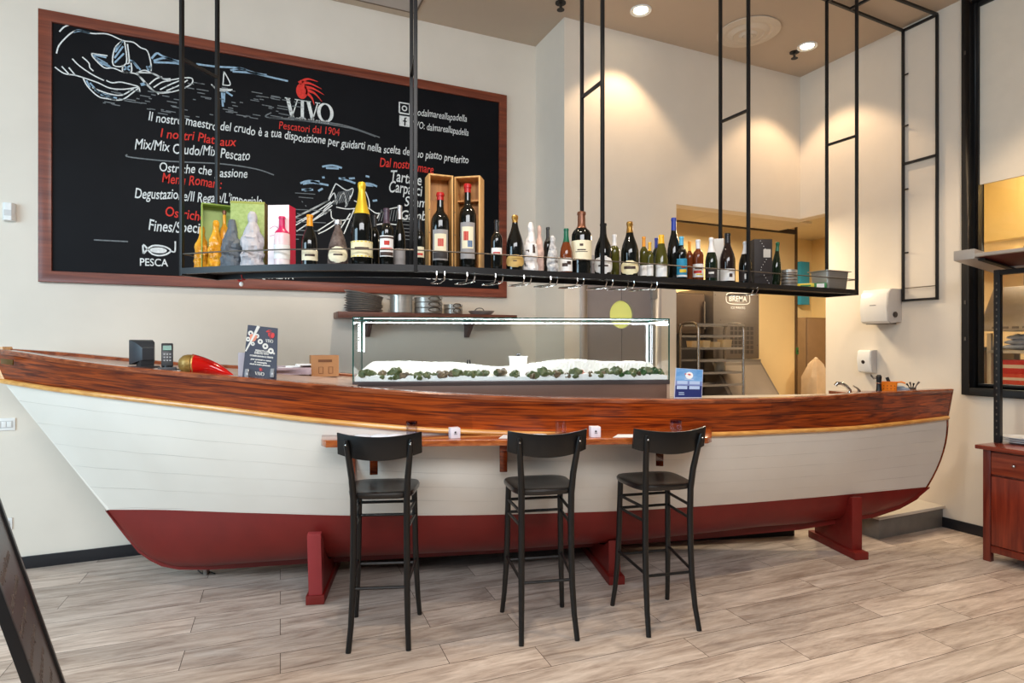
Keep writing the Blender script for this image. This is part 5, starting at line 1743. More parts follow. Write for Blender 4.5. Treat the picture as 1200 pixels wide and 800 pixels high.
# lucky horn
p, d = deckpos(226, .44)
k = d / FPX
q1, d1 = deckpos(275, .44)
t = thing('red_horn', 'glossy red chilli shaped horn with a golden cap, lying on the fore deck', 'ornament', p, math.atan2(q1.y - p.y, q1.x - p.x))
Lh = (Vector((q1.x, q1.y, 0)) - Vector((p.x, p.y, 0))).length
dz = q1.z - p.z
R0 = .061
cl = [(-.012 + (Lh + .012) * i / 12, 0.035 * math.sin(PI * i / 12), 0) for i in range(13)]
rad = [R0 * (1.0 - (i / 12) ** 1.25 * .93) for i in range(13)]
pts = [(x, y, rad[i] + dz * i / 12 + .004 * math.sin(PI * i / 12) + .002) for i, (x, y, z) in enumerate(cl)]
build('horn', MB().tube(pts, rad, 22), M('horn_red', (206, 22, 16), 0.12, var=0.05, coat=.6), t)
cap_pts = [(-.075, 0, R0 + .004), (-.068, 0, R0 + .004), (-.05, 0, R0 + .004), (-.03, 0, R0 + .003), (-.012, 0, R0 + .002), (.0, 0, R0 + .002)]
build('cap', MB().tube(cap_pts, [.018, .034, .050, .056, .0565, .054], 22), M('horn_cap_gold', (128, 96, 40), 0.4, .35, col2=(176, 142, 76), scale=22, bump=.7), t)
build('ring', MB().tube([(.0 + .004, 0, R0 + .002), (.008, 0, R0 + .002), (.014, 0, R0 + .002)], [.055, .0575, .055], 22), M('horn_ring', (196, 160, 88), 0.35, .4), t)
# tall dark menu card in a clear stand
d = deckpos(304, .53)[1]
bl, br_ = PX(284, 440.5, d - .01), PX(324, 445, d + .02)
tl, tr_ = PX(290.5, 380.5, d + .055), PX(325.5, 384.5, d + .085)
base = deckpos(304, .53)[0]
t = thing('menu_card', 'tall dark blue menu card in a clear stand, with a red emblem and white writing', 'sign', base)
g = MB()
thk = (br_ - bl).cross(tl - bl).normalized() * .006
g.add([bl, br_, tr_, tl, bl - thk, br_ - thk, tr_ - thk, tl - thk], [(0, 1, 2, 3), (7, 6, 5, 4), (0, 4, 5, 1), (1, 5, 6, 2), (2, 6, 7, 3), (3, 7, 4, 0)])
card_navy = M('card_navy', (52, 58, 76), 0.5, var=0.04)
build('card', g, card_navy, t, world=True)
cu = (br_ - bl); wM = cu.length; hM = (tl - bl).length
class Skew(Sheet):
    def __init__(self, bl, br, tl, tr):
        self.c = (bl, br, tl, tr); self.w = (br - bl).length; self.h = (tl - bl).length
        self.x = (br - bl).normalized(); self.n = (br - bl).cross(tl - bl).normalized(); self.y = self.n.cross(self.x); self.o = bl
    def P(self, u, v, h=0.0):
        a, b, c, e = self.c; u /= self.w; v /= self.h
        return a * (1 - u) * (1 - v) + b * u * (1 - v) + c * (1 - u) * v + e * u * v + self.n * h
SM = Skew(bl, br_, tl, tr_)
def mq(mb, u0, v0, u1, v1, h=.0006):
    a = [SM.P(u * wM, v * hM, hh) for hh in (h, h + .0006) for u, v in ((u0, v0), (u1, v0), (u1, v1), (u0, v1))]
    mb.add(a, [(0, 1, 2, 3), (7, 6, 5, 4), (0, 4, 5, 1), (1, 5, 6, 2), (2, 6, 7, 3), (3, 7, 4, 0)])
g = MB(); ribbon(g, SM, [(.36 * wM, 1.0 * hM), (.22 * wM, .78 * hM), (0.02 * wM, .48 * hM)], [.02, .012, .008])
for (u, v, r) in ((.12, .84, .016), (.33, .8, .014), (.06, .72, .014), (.22, .64, .012), (.45, .7, .016), (.62, .62, .018), (.80, .54, .018), (.9, .5, .006)):
    rows = [[SM.P(u * wM + r * math.cos(a) * f, v * hM + r * math.sin(a) * f, .0016) for a in [2 * PI * i / 12 for i in range(12)]] for f in (.35, 1)]
    g.grid(rows, closed=True)
build('floral_print', g, M('card_white_print', (226, 222, 214), 0.6), t, world=True)
g = MB()
for (u, v, r) in ((.21, .75, .02), (.16, .79, .012), (.28, .78, .012)):
    g.add([SM.P(u * wM + r * math.cos(2 * PI * i / 14), v * hM + r * math.sin(2 * PI * i / 14), .002) for i in range(14)], [tuple(range(14))])
build('flower_print', g, M('card_coral', (226, 140, 112), 0.6), t, world=True)
g = MB(); plume(g, SM, .6 * wM, .78 * hM, .28 * wM, .16 * hM, .002); plume(g, SM, .46 * wM, .13 * hM, .14 * wM, .06 * hM, .002)
build('emblem', g, M('card_red', (214, 60, 62), 0.6), t, world=True)
g = MB(); serif_vivo(g, SM, .62 * wM, .70 * hM, .24 * wM, .06 * hM, .002); serif_vivo(g, SM, .36 * wM, .05 * hM, .27 * wM, .06 * hM, .002)
build('logo_lettering', g, M('card_white_print', (226, 222, 214)), t, world=True)
for i, (u0, u1, v) in enumerate(((.32, .74, .50), (.30, .74, .455), (.16, .88, .40), (.2, .82, .335), (.32, .7, .285), (.18, .8, .24))):
    letters('card_lettering', ('PRENOTA UN', 'EVENTO VIVO', 'COMPLEANNI E FESTE', 'per pranzi e cene', 'in compagnia', 'chiedi al nostro personale')[i], M('card_white_print', (226, 222, 214)), t, SM, (u0 * wM, v * hM), (u1 - u0) * wM, .0165 if i < 2 else .012, bold=.0006, h=.0016)
clear = glass('clear_acrylic', (0.96, 0.97, 0.98))
for u in (.10, .84):
    a = SM.P(u * wM, .0 * hM, .004)
    g = MB()
    prof = [(0, 0), (.030, 0), (.026, .03), (.012, .05), (0, .052)]
    ydir = -Vector((SM.n.x, SM.n.y, 0)).normalized()
    sdir = Vector((ydir.y, -ydir.x, 0))
    zb_ = base.z + .021
    g.prism(prof, -ydir, (0, 0, 1), sdir * .02, Vector((a.x, a.y, zb_)))
    build('stand_foot', g, white_plastic if False else M('stand_clear_grey', (176, 180, 186), 0.15, trans=.4), t, world=True, bevel=.003)
# leaflets behind the card
p, d = deckpos(283.5, .40)
t = thing('leaflet_stack', 'small stack of pale leaflets standing behind the dark menu card', 'leaflets', p, face_cam(p) + .3)
k = d / FPX
hh = EYE + (HOR - 413) * k - p.z
build('leaflet', MB().span(-.02, .02, 0, .004, 0, hh), M('leaflet_lilac', (206, 206, 222), 0.6), t)
build('leaflet', MB().span(-.017, .023, .006, .01, 0, hh * .96), white_paper, t)
# papers and box on the far side
p, d = deckpos(345, -.30, -.0175)
k = d / FPX
t = thing('napkin_tray', 'open pale tray of folded white papers on the far side of the deck', 'tray', p, face_cam(p) - .1)
build('tray', MB().span(-.13, .12, -.07, .07, 0, .02).span(-.13, .12, -.07, -.062, .02, .05).span(-.13, .12, .062, .07, .02, .06), M('tray_mauve', (176, 156, 164), 0.5), t, bevel=.003)
for i, (x, y, r_) in enumerate(((-.06, -.01, .1), (.0, .0, -.15), (.06, .01, .2))):
    build('paper', MB().box((x, y, .045 + .012 * i), (.1, .09, .012), rz=r_), white_paper, t, bevel=.002)
p, d = deckpos(380, -.36, -.0175)
k = d / FPX
t = thing('cardboard_box', 'small brown cardboard box with printed symbols, left of the display case', 'box', p, face_cam(p) + .12)
hw, ht = 15.5 * k, EYE + (HOR - 416) * k - p.z
build('carton', MB().span(-hw, hw, -.05, .07, 0, ht), M('cardboard', (176, 126, 84), 0.7, var=0.05), t, bevel=.002)
SG = Sheet((-hw, -.0502, 0), (1, 0, 0), (0, 0, 1))
g = MB()
quad(g, SG, [(hw * .5, ht * .68), (hw * 1.5, ht * .68), (hw * 1.5, ht * .8), (hw * .5, ht * .8)], .0003)
for x in (.55, 1.25):
    ribbon(g, SG, [(hw * x, ht * .15), (hw * (x + .3), ht * .15), (hw * (x + .3), ht * .45), (hw * x, ht * .45), (hw * x, ht * .15)], .005, .0003)
build('printed_symbol', g, M('cardboard_print', (112, 70, 42), 0.7), t)
build('tape', MB().span(-hw * .12, hw * .12, -.0505, .0705, ht, ht + .001), M('box_tape', (190, 150, 104), 0.4), t)
# blue flyer on the rail
d = deckpos(806, .60)[1]
fb = deckpos(806, .585, .0055)[0]
bl, br_ = PX(790, 467.5, d), PX(822.5, 468.5, d + .015)
bl.z = br_.z = fb.z
tl, tr_ = PX(792, 431, d + .03), PX(824, 433, d + .045)
t = thing('blue_flyer', 'small blue flyer with a round white emblem, upright on the boat rail', 'flyer', fb)
SM = Skew(bl, br_, tl, tr_); wM, hM = SM.w, SM.h
sky = M('flyer_sky', (84, 142, 204), 0.35, col2=(140, 182, 226), scale=9, stretch=(1, 1, 3)); navy = M('flyer_navy', (34, 44, 104), 0.35); lilac = M('flyer_lilac', (136, 142, 190), 0.35, col2=(104, 128, 190), scale=10)
thk = SM.n * -.005
g = MB(); g.add([bl, br_, tr_, tl, bl + thk, br_ + thk, tr_ + thk, tl + thk], [(0, 1, 2, 3), (7, 6, 5, 4), (0, 4, 5, 1), (1, 5, 6, 2), (2, 6, 7, 3), (3, 7, 4, 0)])
build('holder', g, M('flyer_holder', (196, 200, 222), 0.2), t, world=True)
g = MB(); mq(g, .02, .58, .98, .99); build('sky_print', g, sky, t, world=True)
g = MB(); mq(g, .02, .42, .98, .58); build('horizon_print', g, lilac, t, world=True)
g = MB(); mq(g, .02, .03, .98, .42); build('sea_print', g, navy, t, world=True)
g = MB(); 
for u0, v0 in ((.07, .47), (.52, .47), (.07, .30), (.52, .30)): mq(g, u0, v0, u0 + .38, v0 + .11, .0013)
mq(g, .15, .17, .34, .195, .0013); mq(g, .15, .11, .36, .135, .0013); mq(g, .34, .62, .66, .655, .0013)
build('text_panel', g, M('flyer_panel', (176, 196, 228), 0.4), t, world=True)
g = MB(); g.add([SM.P(.5 * wM + .14 * wM * math.cos(2 * PI * i / 20), .77 * hM + .12 * hM * math.sin(2 * PI * i / 20), .0014) for i in range(20)], [tuple(range(20))])
build('round_emblem', g, white_paper, t, world=True)
g = MB(); plume(g, SM, .42 * wM, .77 * hM, .16 * wM, .05 * hM, .0018)
build('emblem_mark', g, M('card_red', (214, 60, 62)), t, world=True)
# taps and utensils by the stern
g = MB()
rows = []
for i in range(13):
    u = .87 + .115 * i / 12
    s, b, z = sheer(u); bb = max(b - .04, .004)
    rows.append([B(s, bb, z - .02), B(s, -bb * .8, z - .02), B(s, -bb * .8, z - .045), B(s, bb, z - .045), B(s, bb, z - .02)])
g.grid(rows); n = len(g.v); g.f.append((0, 1, 2, 3)); g.f.append((n - 5, n - 4, n - 3, n - 2))
build('stern_deck', g, rail_mat, boat, world=True)
def onbar(px, b):
    t_ = (px - 600) / FPX
    d_ = (AX0 - b * (BC + BS * BS / BC)) / (1 - t_ * BS / BC)
    return W(t_ * d_, d_, 1.1655), d_
p, d = onbar(996, .08)
k = d / FPX
zt = EYE + (HOR - 449) * k - p.z
t = thing('tap', 'chrome tap with a bent spout and lever behind the stern rail', 'tap', p, face_cam(p))
build('column', MB().lathe([(.024, 0), (.024, .006), (.016, .012), (.015, zt * .35), (0, zt * .35)], n=18), chrome, t)
build('spout', MB().tube([(.0, 0, zt * .3), (.0, 0, zt * .45), (-.025, -.02, zt * .8), (-.055, -.04, zt * 1.0), (-.085, -.05, zt * 1.0), (-.095, -.055, zt * .84)], [.013, .013, .012, .013, .015, .014], 14), chrome, t)
build('lever', MB().tube([(.06, 0, 0), (.06, 0, zt * .45), (.05, -.01, zt * .62), (.02, -.03, zt * .84)], [.012, .011, .007, .004], 12), chrome, t)
def stern(px, b): return deckpos(px, b, -.0195)
p, d = stern(1030, .05); k = d / FPX
t = thing('hand_whisk', 'black handled bar tool with bent prongs standing at the stern', 'utensil', p, face_cam(p))
zt = EYE + (HOR - 439) * k - p.z
build('handle', MB().lathe([(0, 0), (.024, 0), (.018, .03), (.016, zt * .5), (.018, zt * .75), (.02, zt * .9), (.012, zt), (0, zt)], n=16), black_plastic, t)
build('collar', MB().lathe([(.0185, zt * .52), (.021, zt * .55), (.0185, zt * .58)], n=16), chrome, t)
for j in range(2):
    build('prong', MB().tube([(-.01, 0, zt * (.86 - .06 * j)), (-.035, 0, zt * (.84 - .08 * j)), (-.055, 0, zt * (1.02 - .06 * j))], .003, 6), dark_steel, t)
p, d = stern(1042, .02); k = d / FPX
t = thing('orange_caddy', 'orange perforated caddy between black tools at the stern', 'caddy', p, face_cam(p))
zt = EYE + (HOR - 447) * k - p.z
orange = M('caddy_orange', (232, 128, 18), 0.4)
build('caddy_body', MB().grid([[(x * f, y * f, z) for x, y in rr_rect(.055, .035, .012)] for f, z in ((.001, 0), (.85, 0), (1, zt), (.94, zt), (.80, .006), (.001, .006))], closed=True), orange, t)
g = MB()
for i in range(4):
    for j in range(2):
        g.ball((-.036 + .024 * i, -.0335, zt * (.35 + .28 * j)), (.004, .0025, .004), 8, 5)
build('perforation', g, M('caddy_hole', (150, 70, 10), 0.6), t)
build('handle', MB().tube([(.05, 0, zt * .95), (.08, 0, zt * 1.0), (.105, 0, zt * .88)], .006, 8), orange, t)
p, d = stern(1041.5, -.06); k = d / FPX
t = thing('bar_brush', 'short black handle leaning up behind the orange caddy', 'utensil', p, face_cam(p))
zt = EYE + (HOR - 442) * k - p.z
build('handle', MB().tube([(.02, 0, 0), (.0, 0, zt * .7), (-.012, 0, zt)], [.01, .012, .012], 12), black_plastic, t)
build('brush_head', MB().lathe([(0, 0), (.024, 0), (.02, .025), (0, .03)], (.02, 0, 0), n=16), M('bristles', (70, 64, 58), 0.8), t)
p, d = stern(1057, .02); k = d / FPX
t = thing('cloth_bundle', 'blue grey folded cloth lying beside the orange caddy', 'cloth', p, face_cam(p))
build('fold', MB().ball((0, 0, .02), (.055, .035, .02), 18, 10), M('cloth_bluegrey', (120, 136, 156), 0.8, var=.12, scale=20, bump=.8), t)
build('fold', MB().ball((-.02, 0, .038), (.04, .028, .012), 18, 10), M('cloth_bluegrey', (120, 136, 156)), t)
p, d = stern(1069, .02); k = d / FPX
t = thing('cutlery_bunch', 'bunch of dark metal utensils lying at the stern tip', 'cutlery', p, face_cam(p))
zt = EYE + (HOR - 447) * k - p.z
build('holder', MB().lathe([(0, 0), (.022, 0), (.026, .035), (.023, .035), (.02, .004), (0, .004)], n=16), dark_steel, t)
for j, (x, h_) in enumerate(((-.03, .8), (-.012, .95), (.008, .86), (.036, 1.0))):
    build('utensil', MB().tube([(x * .2, 0, .006), (x * .8, 0, zt * h_ * .7), (x * 1.25, 0, zt * h_)], [.003, .004, .008], 8), dark_steel if j % 2 else black_plastic, t)

# =================================================================== ON THE LEDGE
tumbler = glass('tumbler_glass', (.95, .94, .97)); tumbler_tint = glass('tumbler_tint', (.74, .70, .88))
def ledge_at(px, d): return W((px - 600) / FPX * d, d, LT + .0006)
for px, d, tint, lb in ((482.5, 3.38, 1, 'short tumbler of smoky violet glass, on the ledge by the left stool'), (657, 3.41, 0, 'short clear textured tumbler on the ledge by the middle stool'), (792, 3.42, 1, 'short violet tinted tumbler on the ledge by the right stool')):
    p = ledge_at(px, d); k = d / FPX
    t = thing('tumbler', lb, 'glass', p, 0, 'tumblers on the ledge')
    r, h = 6.6 * k, 17.5 * k
    build('glass_wall', MB().lathe([(0, 0), (r * .86, 0), (r * .92, .004), (r, h), (r * .93, h), (r * .84, .008), (0, .008)], n=28), tumbler, t)
    g = MB()
    for i in range(4):
        for j in range(12):
            a = 2 * PI * (j + .5 * (i % 2)) / 12
            rr_ = r * (.93 + .06 * (i + 1) / 5)
            g.ball((rr_ * math.cos(a), rr_ * math.sin(a), h * (.22 + .17 * i)), (.003, .003, .004), 6, 4)
    build('textured_band', g, tumbler, t)
    if tint: build('rim', MB().lathe([(r * .995, h * .82), (r * 1.005, h), (r * .93, h), (r * .93, h * .82)], n=28), tumbler_tint, t)
def mat_paper(px0, px1, d0, d1, lb, bump_=0.0):
    a, b_, c, e = ledge_at(px0, d0), ledge_at(px1, d0), ledge_at(px1 - 3, d1), ledge_at(px0 + 6, d1)
    t = thing('paper_placemat', lb, 'placemat', (a + c) / 2, 0, 'paper placemats on the ledge')
    rows = []
    rr_ = random.Random(int(px0))
    for j in range(7):
        q = j / 6
        l, r_ = a.lerp(e, q), b_.lerp(c, q)
        rows.append([l.lerp(r_, i / 14) + Vector((0, 0, .001 + bump_ * (.5 + .5 * math.sin(i * 1.3 + j * .8)) * math.sin(PI * q) * math.sin(PI * i / 14))) for i in range(15)])
    lo = [[p + Vector((0, 0, -.0008)) for p in rw] for rw in rows]
    g = MB().grid(rows); g.grid([list(reversed(rw)) for rw in lo])
    build('sheet', g, M('placemat_paper', (226, 228, 234), 0.7, var=.03), t, world=True)
    return t
t = mat_paper(404, 478, 3.245, 3.365, 'white paper placemat with a napkin, by the left stool', .004)
g = MB()
for i, (u, v) in enumerate(((425, 3.29), (446, 3.3), (462, 3.3))):
    p = ledge_at(u, v); g.ball(p + Vector((0, 0, .012)), (.055, .035, .012), 16, 8)
build('napkin', g, M('napkin_white', (222, 226, 236), 0.8, var=.06, scale=14, bump=.7), t, world=True)
t = mat_paper(584, 652, 3.285, 3.42, 'white paper placemat by the middle stool', .002)
p = ledge_at(625, 3.34); build('napkin', MB().ball(p + Vector((0, 0, .008)), (.09, .035, .008), 16, 8), M('napkin_white', (222, 226, 236)), t, world=True)
t = mat_paper(718, 788, 3.325, 3.44, 'white paper placemat by the right stool', .002)
p = ledge_at(765, 3.38); build('napkin', MB().ball(p + Vector((0, 0, .008)), (.08, .035, .008), 16, 8), M('napkin_white', (222, 226, 236)), t, world=True)
for px, d, lb in ((532.5, 3.32, 'small white cube shaped card holder between the left and middle stools'), (697, 3.36, 'small white cube shaped card holder between the middle and right stools')):
    p = ledge_at(px, d); k = d / FPX
    t = thing('card_cube', lb, 'card holder', p, face_cam(p) + .25, 'white cubes on the ledge')
    s_ = 11.5 * k
    build('cube', MB().span(-s_ / 2, s_ / 2, -s_ / 2, s_ / 2, 0, s_ * 1.05), M('cube_white', (232, 226, 236), 0.45), t, bevel=.002)
    SG = Sheet((-s_ / 2, -s_ / 2 - .0002, 0), (1, 0, 0), (0, 0, 1))
    g = MB(); plume(g, SG, s_ * .38, s_ * .5, s_ * .26, s_ * .2, .0002); ribbon(g, SG, [(s_ * .35, s_ * .42), (s_ * .65, s_ * .42)], .002, .0002)
    build('printed_mark', g, black_plastic, t)

# =================================================================== BACK WALL SHELF
SY0 = 4.91
shz = 1.818
a = onY(396, 369, SY0); b_ = onY(606, 369, SY0)
t = thing('wall_shelf', 'brown wooden wall shelf behind the display case, holding pans and dishes', 'shelf', ((a.x + b_.x) / 2, YB, shz - .05))
brown_shelf = wood('shelf_brown', (84, 46, 34), (116, 68, 50), 0, 3, .45, 0)
build('board', MB().span(a.x, b_.x, SY0, YB - .001, shz - .05, shz), brown_shelf, t, world=True, bevel=.003)
for px in (430, 548):
    q = onY(px, 385, YB - .1)
    g = MB().prism([(YB - .001, shz - .051), (SY0 + .06, shz - .051), (SY0 + .07, shz - .075), (YB - .05, shz - .2), (YB - .001, shz - .2)], (0, 1, 0), (0, 0, 1), (.035, 0, 0), (q.x, 0, 0))
    build('bracket', g, M('bracket_dark', (84, 60, 54), .5), t, world=True, bevel=.003)
def onshelf(px, Y=5.03):
    p = onY(px, 366, Y); return Vector((p.x, p.y, shz + .0005)), p.x * SY + p.y * CY
rp_ = random.Random(8)
z = shz + .0005
p, d = onshelf(426)
k = d / FPX
for i in range(9):
    r = 22.5 * k * rp_.uniform(.96, 1.03)
    q = thing('metal_plate', ('battered pewter plate, topmost of the tall leaning stack' if i == 8 else 'battered pewter plate at the bottom of the tall leaning stack' if i == 0 else 'battered pewter plate inside the tall leaning stack on the wall shelf'), 'plate', (p.x + rp_.uniform(-.006, .006), p.y + rp_.uniform(-.004, .004), z), rp_.random() * 6, 'stack of pewter plates on the wall shelf')
    yr = min(1.0, .115 / r)
    build('dish', MB().lathe([(0, .002), (r * .66, .0), (r * .74, .003), (r * .98, .014), (r, .0165), (r * .97, .018), (r * .72, .0075), (r * .62, .006), (0, .006)], n=32, sy=1.0 if yr > .99 else yr), pewter, q)
    build('rim', MB().lathe([(r * .97, .018), (r * .99, .0205), (r * 1.005, .018), (r, .0165)], n=32, sy=1.0 if yr > .99 else yr), dark_steel, q)
    q.rotation_euler = (0, -.018 * i * .5 + .0, 0)
    q.rotation_euler = (0, .022 * i, 0)
    z += .0168
p, d = onshelf(470); k = d / FPX
t = thing('steel_pot', 'straight sided steel pot with a wide rim on the wall shelf', 'pot', p, 0)
r, h = 13 * k, EYE + (HOR - 347) * k - shz
build('pot_wall', MB().lathe([(0, 0), (r * .96, 0), (r, .006), (r, h), (r * 1.2, h), (r * 1.2, h + .003), (r * .96, h + .003), (r * .95, .01), (0, .01)], n=32), steel, t)
for s_ in (-1, 1):
    build('handle', MB().tube([(s_ * r * 1.0, -.02, h * .8), (s_ * (r + .02), -.015, h * .82), (s_ * (r + .02), .015, h * .82), (s_ * r * 1.0, .02, h * .8)], .004, 8), steel, t)
def pan_stack(px, w, n, ytop, lbs, grp, hh):
    p, d = onshelf(px); k = d / FPX
    r = w / 2 * k
    for i in range(n):
        t = thing('handled_pan', lbs[i], 'pan', (p.x, p.y, p.z + i * hh), face_cam(p), grp)
        build('pan_wall', MB().lathe([(0, 0), (r * .9, 0), (r * .97, .006), (r, hh * .96), (r * 1.03, hh * .98), (r * .96, hh * .985), (r * .93, .01), (0, .01)], n=30), steel, t)
        c0 = -PI / 2 + .45
        hp = [(r * 1.0 * math.cos(c0 - .42), r * 1.0 * math.sin(c0 - .42), hh * .75), (r * 1.14 * math.cos(c0 - .4), r * 1.14 * math.sin(c0 - .4), hh * .5), (r * 1.2 * math.cos(c0), r * 1.2 * math.sin(c0), hh * .22), (r * 1.14 * math.cos(c0 + .4), r * 1.14 * math.sin(c0 + .4), hh * .5), (r * 1.0 * math.cos(c0 + .42), r * 1.0 * math.sin(c0 + .42), hh * .75), (r * 1.1 * math.cos(c0 + .2), r * 1.1 * math.sin(c0 + .2), hh * 1.05), (r * 1.1 * math.cos(c0 - .2), r * 1.1 * math.sin(c0 - .2), hh * 1.05), (r * 1.0 * math.cos(c0 - .42), r * 1.0 * math.sin(c0 - .42), hh * .75)]
        build('handle', MB().tube(smoothed3(hp), .0045, 8), dark_steel, t)
def smoothed3(pts, k=5):
    out = []; n = len(pts)
    for i in range(n - 1):
        p0, p1, p2, p3 = [Vector(pts[min(max(j, 0), n - 1)]) for j in (i - 1, i, i + 1, i + 2)]
        for s in range(k):
            t = s / k
            out.append(.5 * ((2 * p1) + (p2 - p0) * t + (2 * p0 - 5 * p1 + 4 * p2 - p3) * t * t + (3 * p1 - p0 - 3 * p2 + p3) * t ** 3))
    return out + [Vector(pts[-1])]
pan_stack(502, 33, 3, 347, ['small steel pan, lowest of the stack of three', 'small steel pan, middle of the stack of three', 'small steel pan, top of the stack of three'], 'stacked steel pans on the wall shelf', .046)
pan_stack(531, 22, 2, 355, ['little steel pan, lower of the stack of two', 'little steel pan, upper of the stack of two'], 'stacked steel pans on the wall shelf', .043)
p, d = onshelf(564); k = d / FPX; r = 15.5 * k
t = thing('shallow_dish', 'shallow steel dish with a small handle at the right end of the wall shelf', 'dish', p, face_cam(p))
build('dish_wall', MB().lathe([(0, 0), (r * .7, 0), (r * .98, .03), (r, .034), (r * .95, .034), (r * .66, .006), (0, .006)], n=32), pewter, t)
build('handle', MB().tube(smoothed3([(-r * .5, -r * .75, .03), (-r * .3, -r * .95, .052), (r * .05, -r * 1.0, .052), (r * .2, -r * .8, .032)]), .004, 8), dark_steel, t)

# =================================================================== ON THE WALLS
p = onY(12, 249, YB)
t = thing('motion_sensor', 'small white motion sensor high on the wall left of the chalkboard', 'sensor', (p.x, YB, p.z - .06))
rows = [[(x, -y, z_) for x, y in ((-.034, .0), (-.034, .03), (-.02, .05), (.02, .05), (.034, .03), (.034, 0))] for z_ in (0, .004, .116, .12)]
g = MB().grid(rows); m = 6; g.f.append(tuple(range(m))); g.f.append(tuple(len(g.v) - m + i for i in range(m)))
build('sensor_body', g, white_plastic, t, bevel=.004)
build('lens', MB().span(-.02, .02, -.0515, -.05, .03, .07), M('sensor_lens', (206, 204, 202), .25), t)
def plate(px, py, w, h, lb, nk):
    p = onY(px, py, YB)
    t = thing('switch_plate', lb, 'switch', (p.x, YB, p.z - h / 2))
    build('cover', MB().span(-w / 2, w / 2, -.009, -.0005, 0, h), white_plastic, t, bevel=.003)
    build('insert', MB().span(-w * .4, w * .4, -.011, -.009, h * .22, h * .78), M('switch_grey', (196, 194, 192), .4), t, bevel=.001)
    for i in range(nk):
        build('rocker', MB().span(-w * .34 + i * w * .24, -w * .34 + i * w * .24 + w * .2, -.014, -.011, h * .28, h * .72), white_plastic, t, bevel=.001)
plate(5, 497, .125, .085, 'white wall switch plate left of the pale bow, above the menu board', 3)
plate(3, 614, .11, .08, 'white wall socket low on the wall behind the leaning menu board', 1)

# right wall dispensers
XW = XR
p = onX(1026, 359, XW)
def wallx(px, py): return onX(px, py, XW)
yc = (onX(1006, 360, XW - .2).y + onX(1040, 360, XW - .2).y) / 2
w_ = abs(onX(1006, 360, XW - .2).y - onX(1037, 360, XW - .2).y)
zc0, zc1 = onX(1022, 379, XW - .2).z, onX(1022, 339, XW - .2).z
t = thing('towel_dispenser', 'large white paper towel dispenser on the right wall', 'dispenser', (XW, yc, zc0))
hh = zc1 - zc0
prof = [(0, .012), (-.15, 0), (-.185, .02), (-.2, hh * .45), (-.185, hh * .85), (-.15, hh), (0, hh)]
build('cover', MB().prism(prof, (1, 0, 0), (0, 0, 1), (0, w_, 0), (-.001, -w_ / 2, 0)), white_plastic, t, bevel=.008)
build('side_cheek', MB().prism([(x * .98, z_) for x, z_ in prof], (1, 0, 0), (0, 0, 1), (0, .012, 0), (-.001, -w_ / 2 - .012, 0)), M('cheek_grey', (190, 186, 184), .4), t, bevel=.004)
k_ = MB().lathe([(0, 0), (.026, 0), (.026, .01), (0, .01)], n=20); k_.xform(Matrix.Translation((-.1, -w_ / 2 - .012, hh * .25)) @ Matrix.Rotation(PI / 2, 4, 'X'))
build('lock_window', k_, M('lock_dark', (44, 36, 36), .3), t)
build('paper_slot', MB().span(-.14, -.03, -w_ / 2 + .02, w_ / 2 - .02, -.006, .006), dark_steel, t)
build('maker_mark', MB().span(-.2, -.1985, -.03, .03, hh * .52, hh * .545), grey_plastic, t)
zc0, zc1 = onX(1012, 437, XW - .1).z, onX(1012, 410, XW - .1).z
yc = (onX(1004, 420, XW - .1).y + onX(1019, 420, XW - .1).y) / 2
w_ = abs(onX(1004, 420, XW - .1).y - onX(1019, 420, XW - .1).y)
hh = zc1 - zc0
t = thing('soap_dispenser', 'small white soap dispenser on the right wall below the towel dispenser', 'dispenser', (XW, yc, zc0))
prof = [(0, .0), (-.05, -.0), (-.085, .012), (-.105, hh * .6), (-.09, hh * .95), (-.07, hh), (0, hh)]
build('cover', MB().prism(prof, (1, 0, 0), (0, 0, 1), (0, w_, 0), (-.001, -w_ / 2, 0)), white_plastic, t, bevel=.01)
build('side_cheek', MB().prism([(x * .8, z_) for x, z_ in prof], (1, 0, 0), (0, 0, 1), (0, .006, 0), (-.001, -w_ / 2 - .006, 0)), M('cheek_grey', (190, 186, 184)), t, bevel=.003)
k_ = MB().ball((0, 0, 0), (.006, .022, .026), 18, 10)
k_.xform(Matrix.Translation((-.099, .0, hh * .52)))
build('sight_window', k_, M('lock_dark', (44, 36, 36)), t)

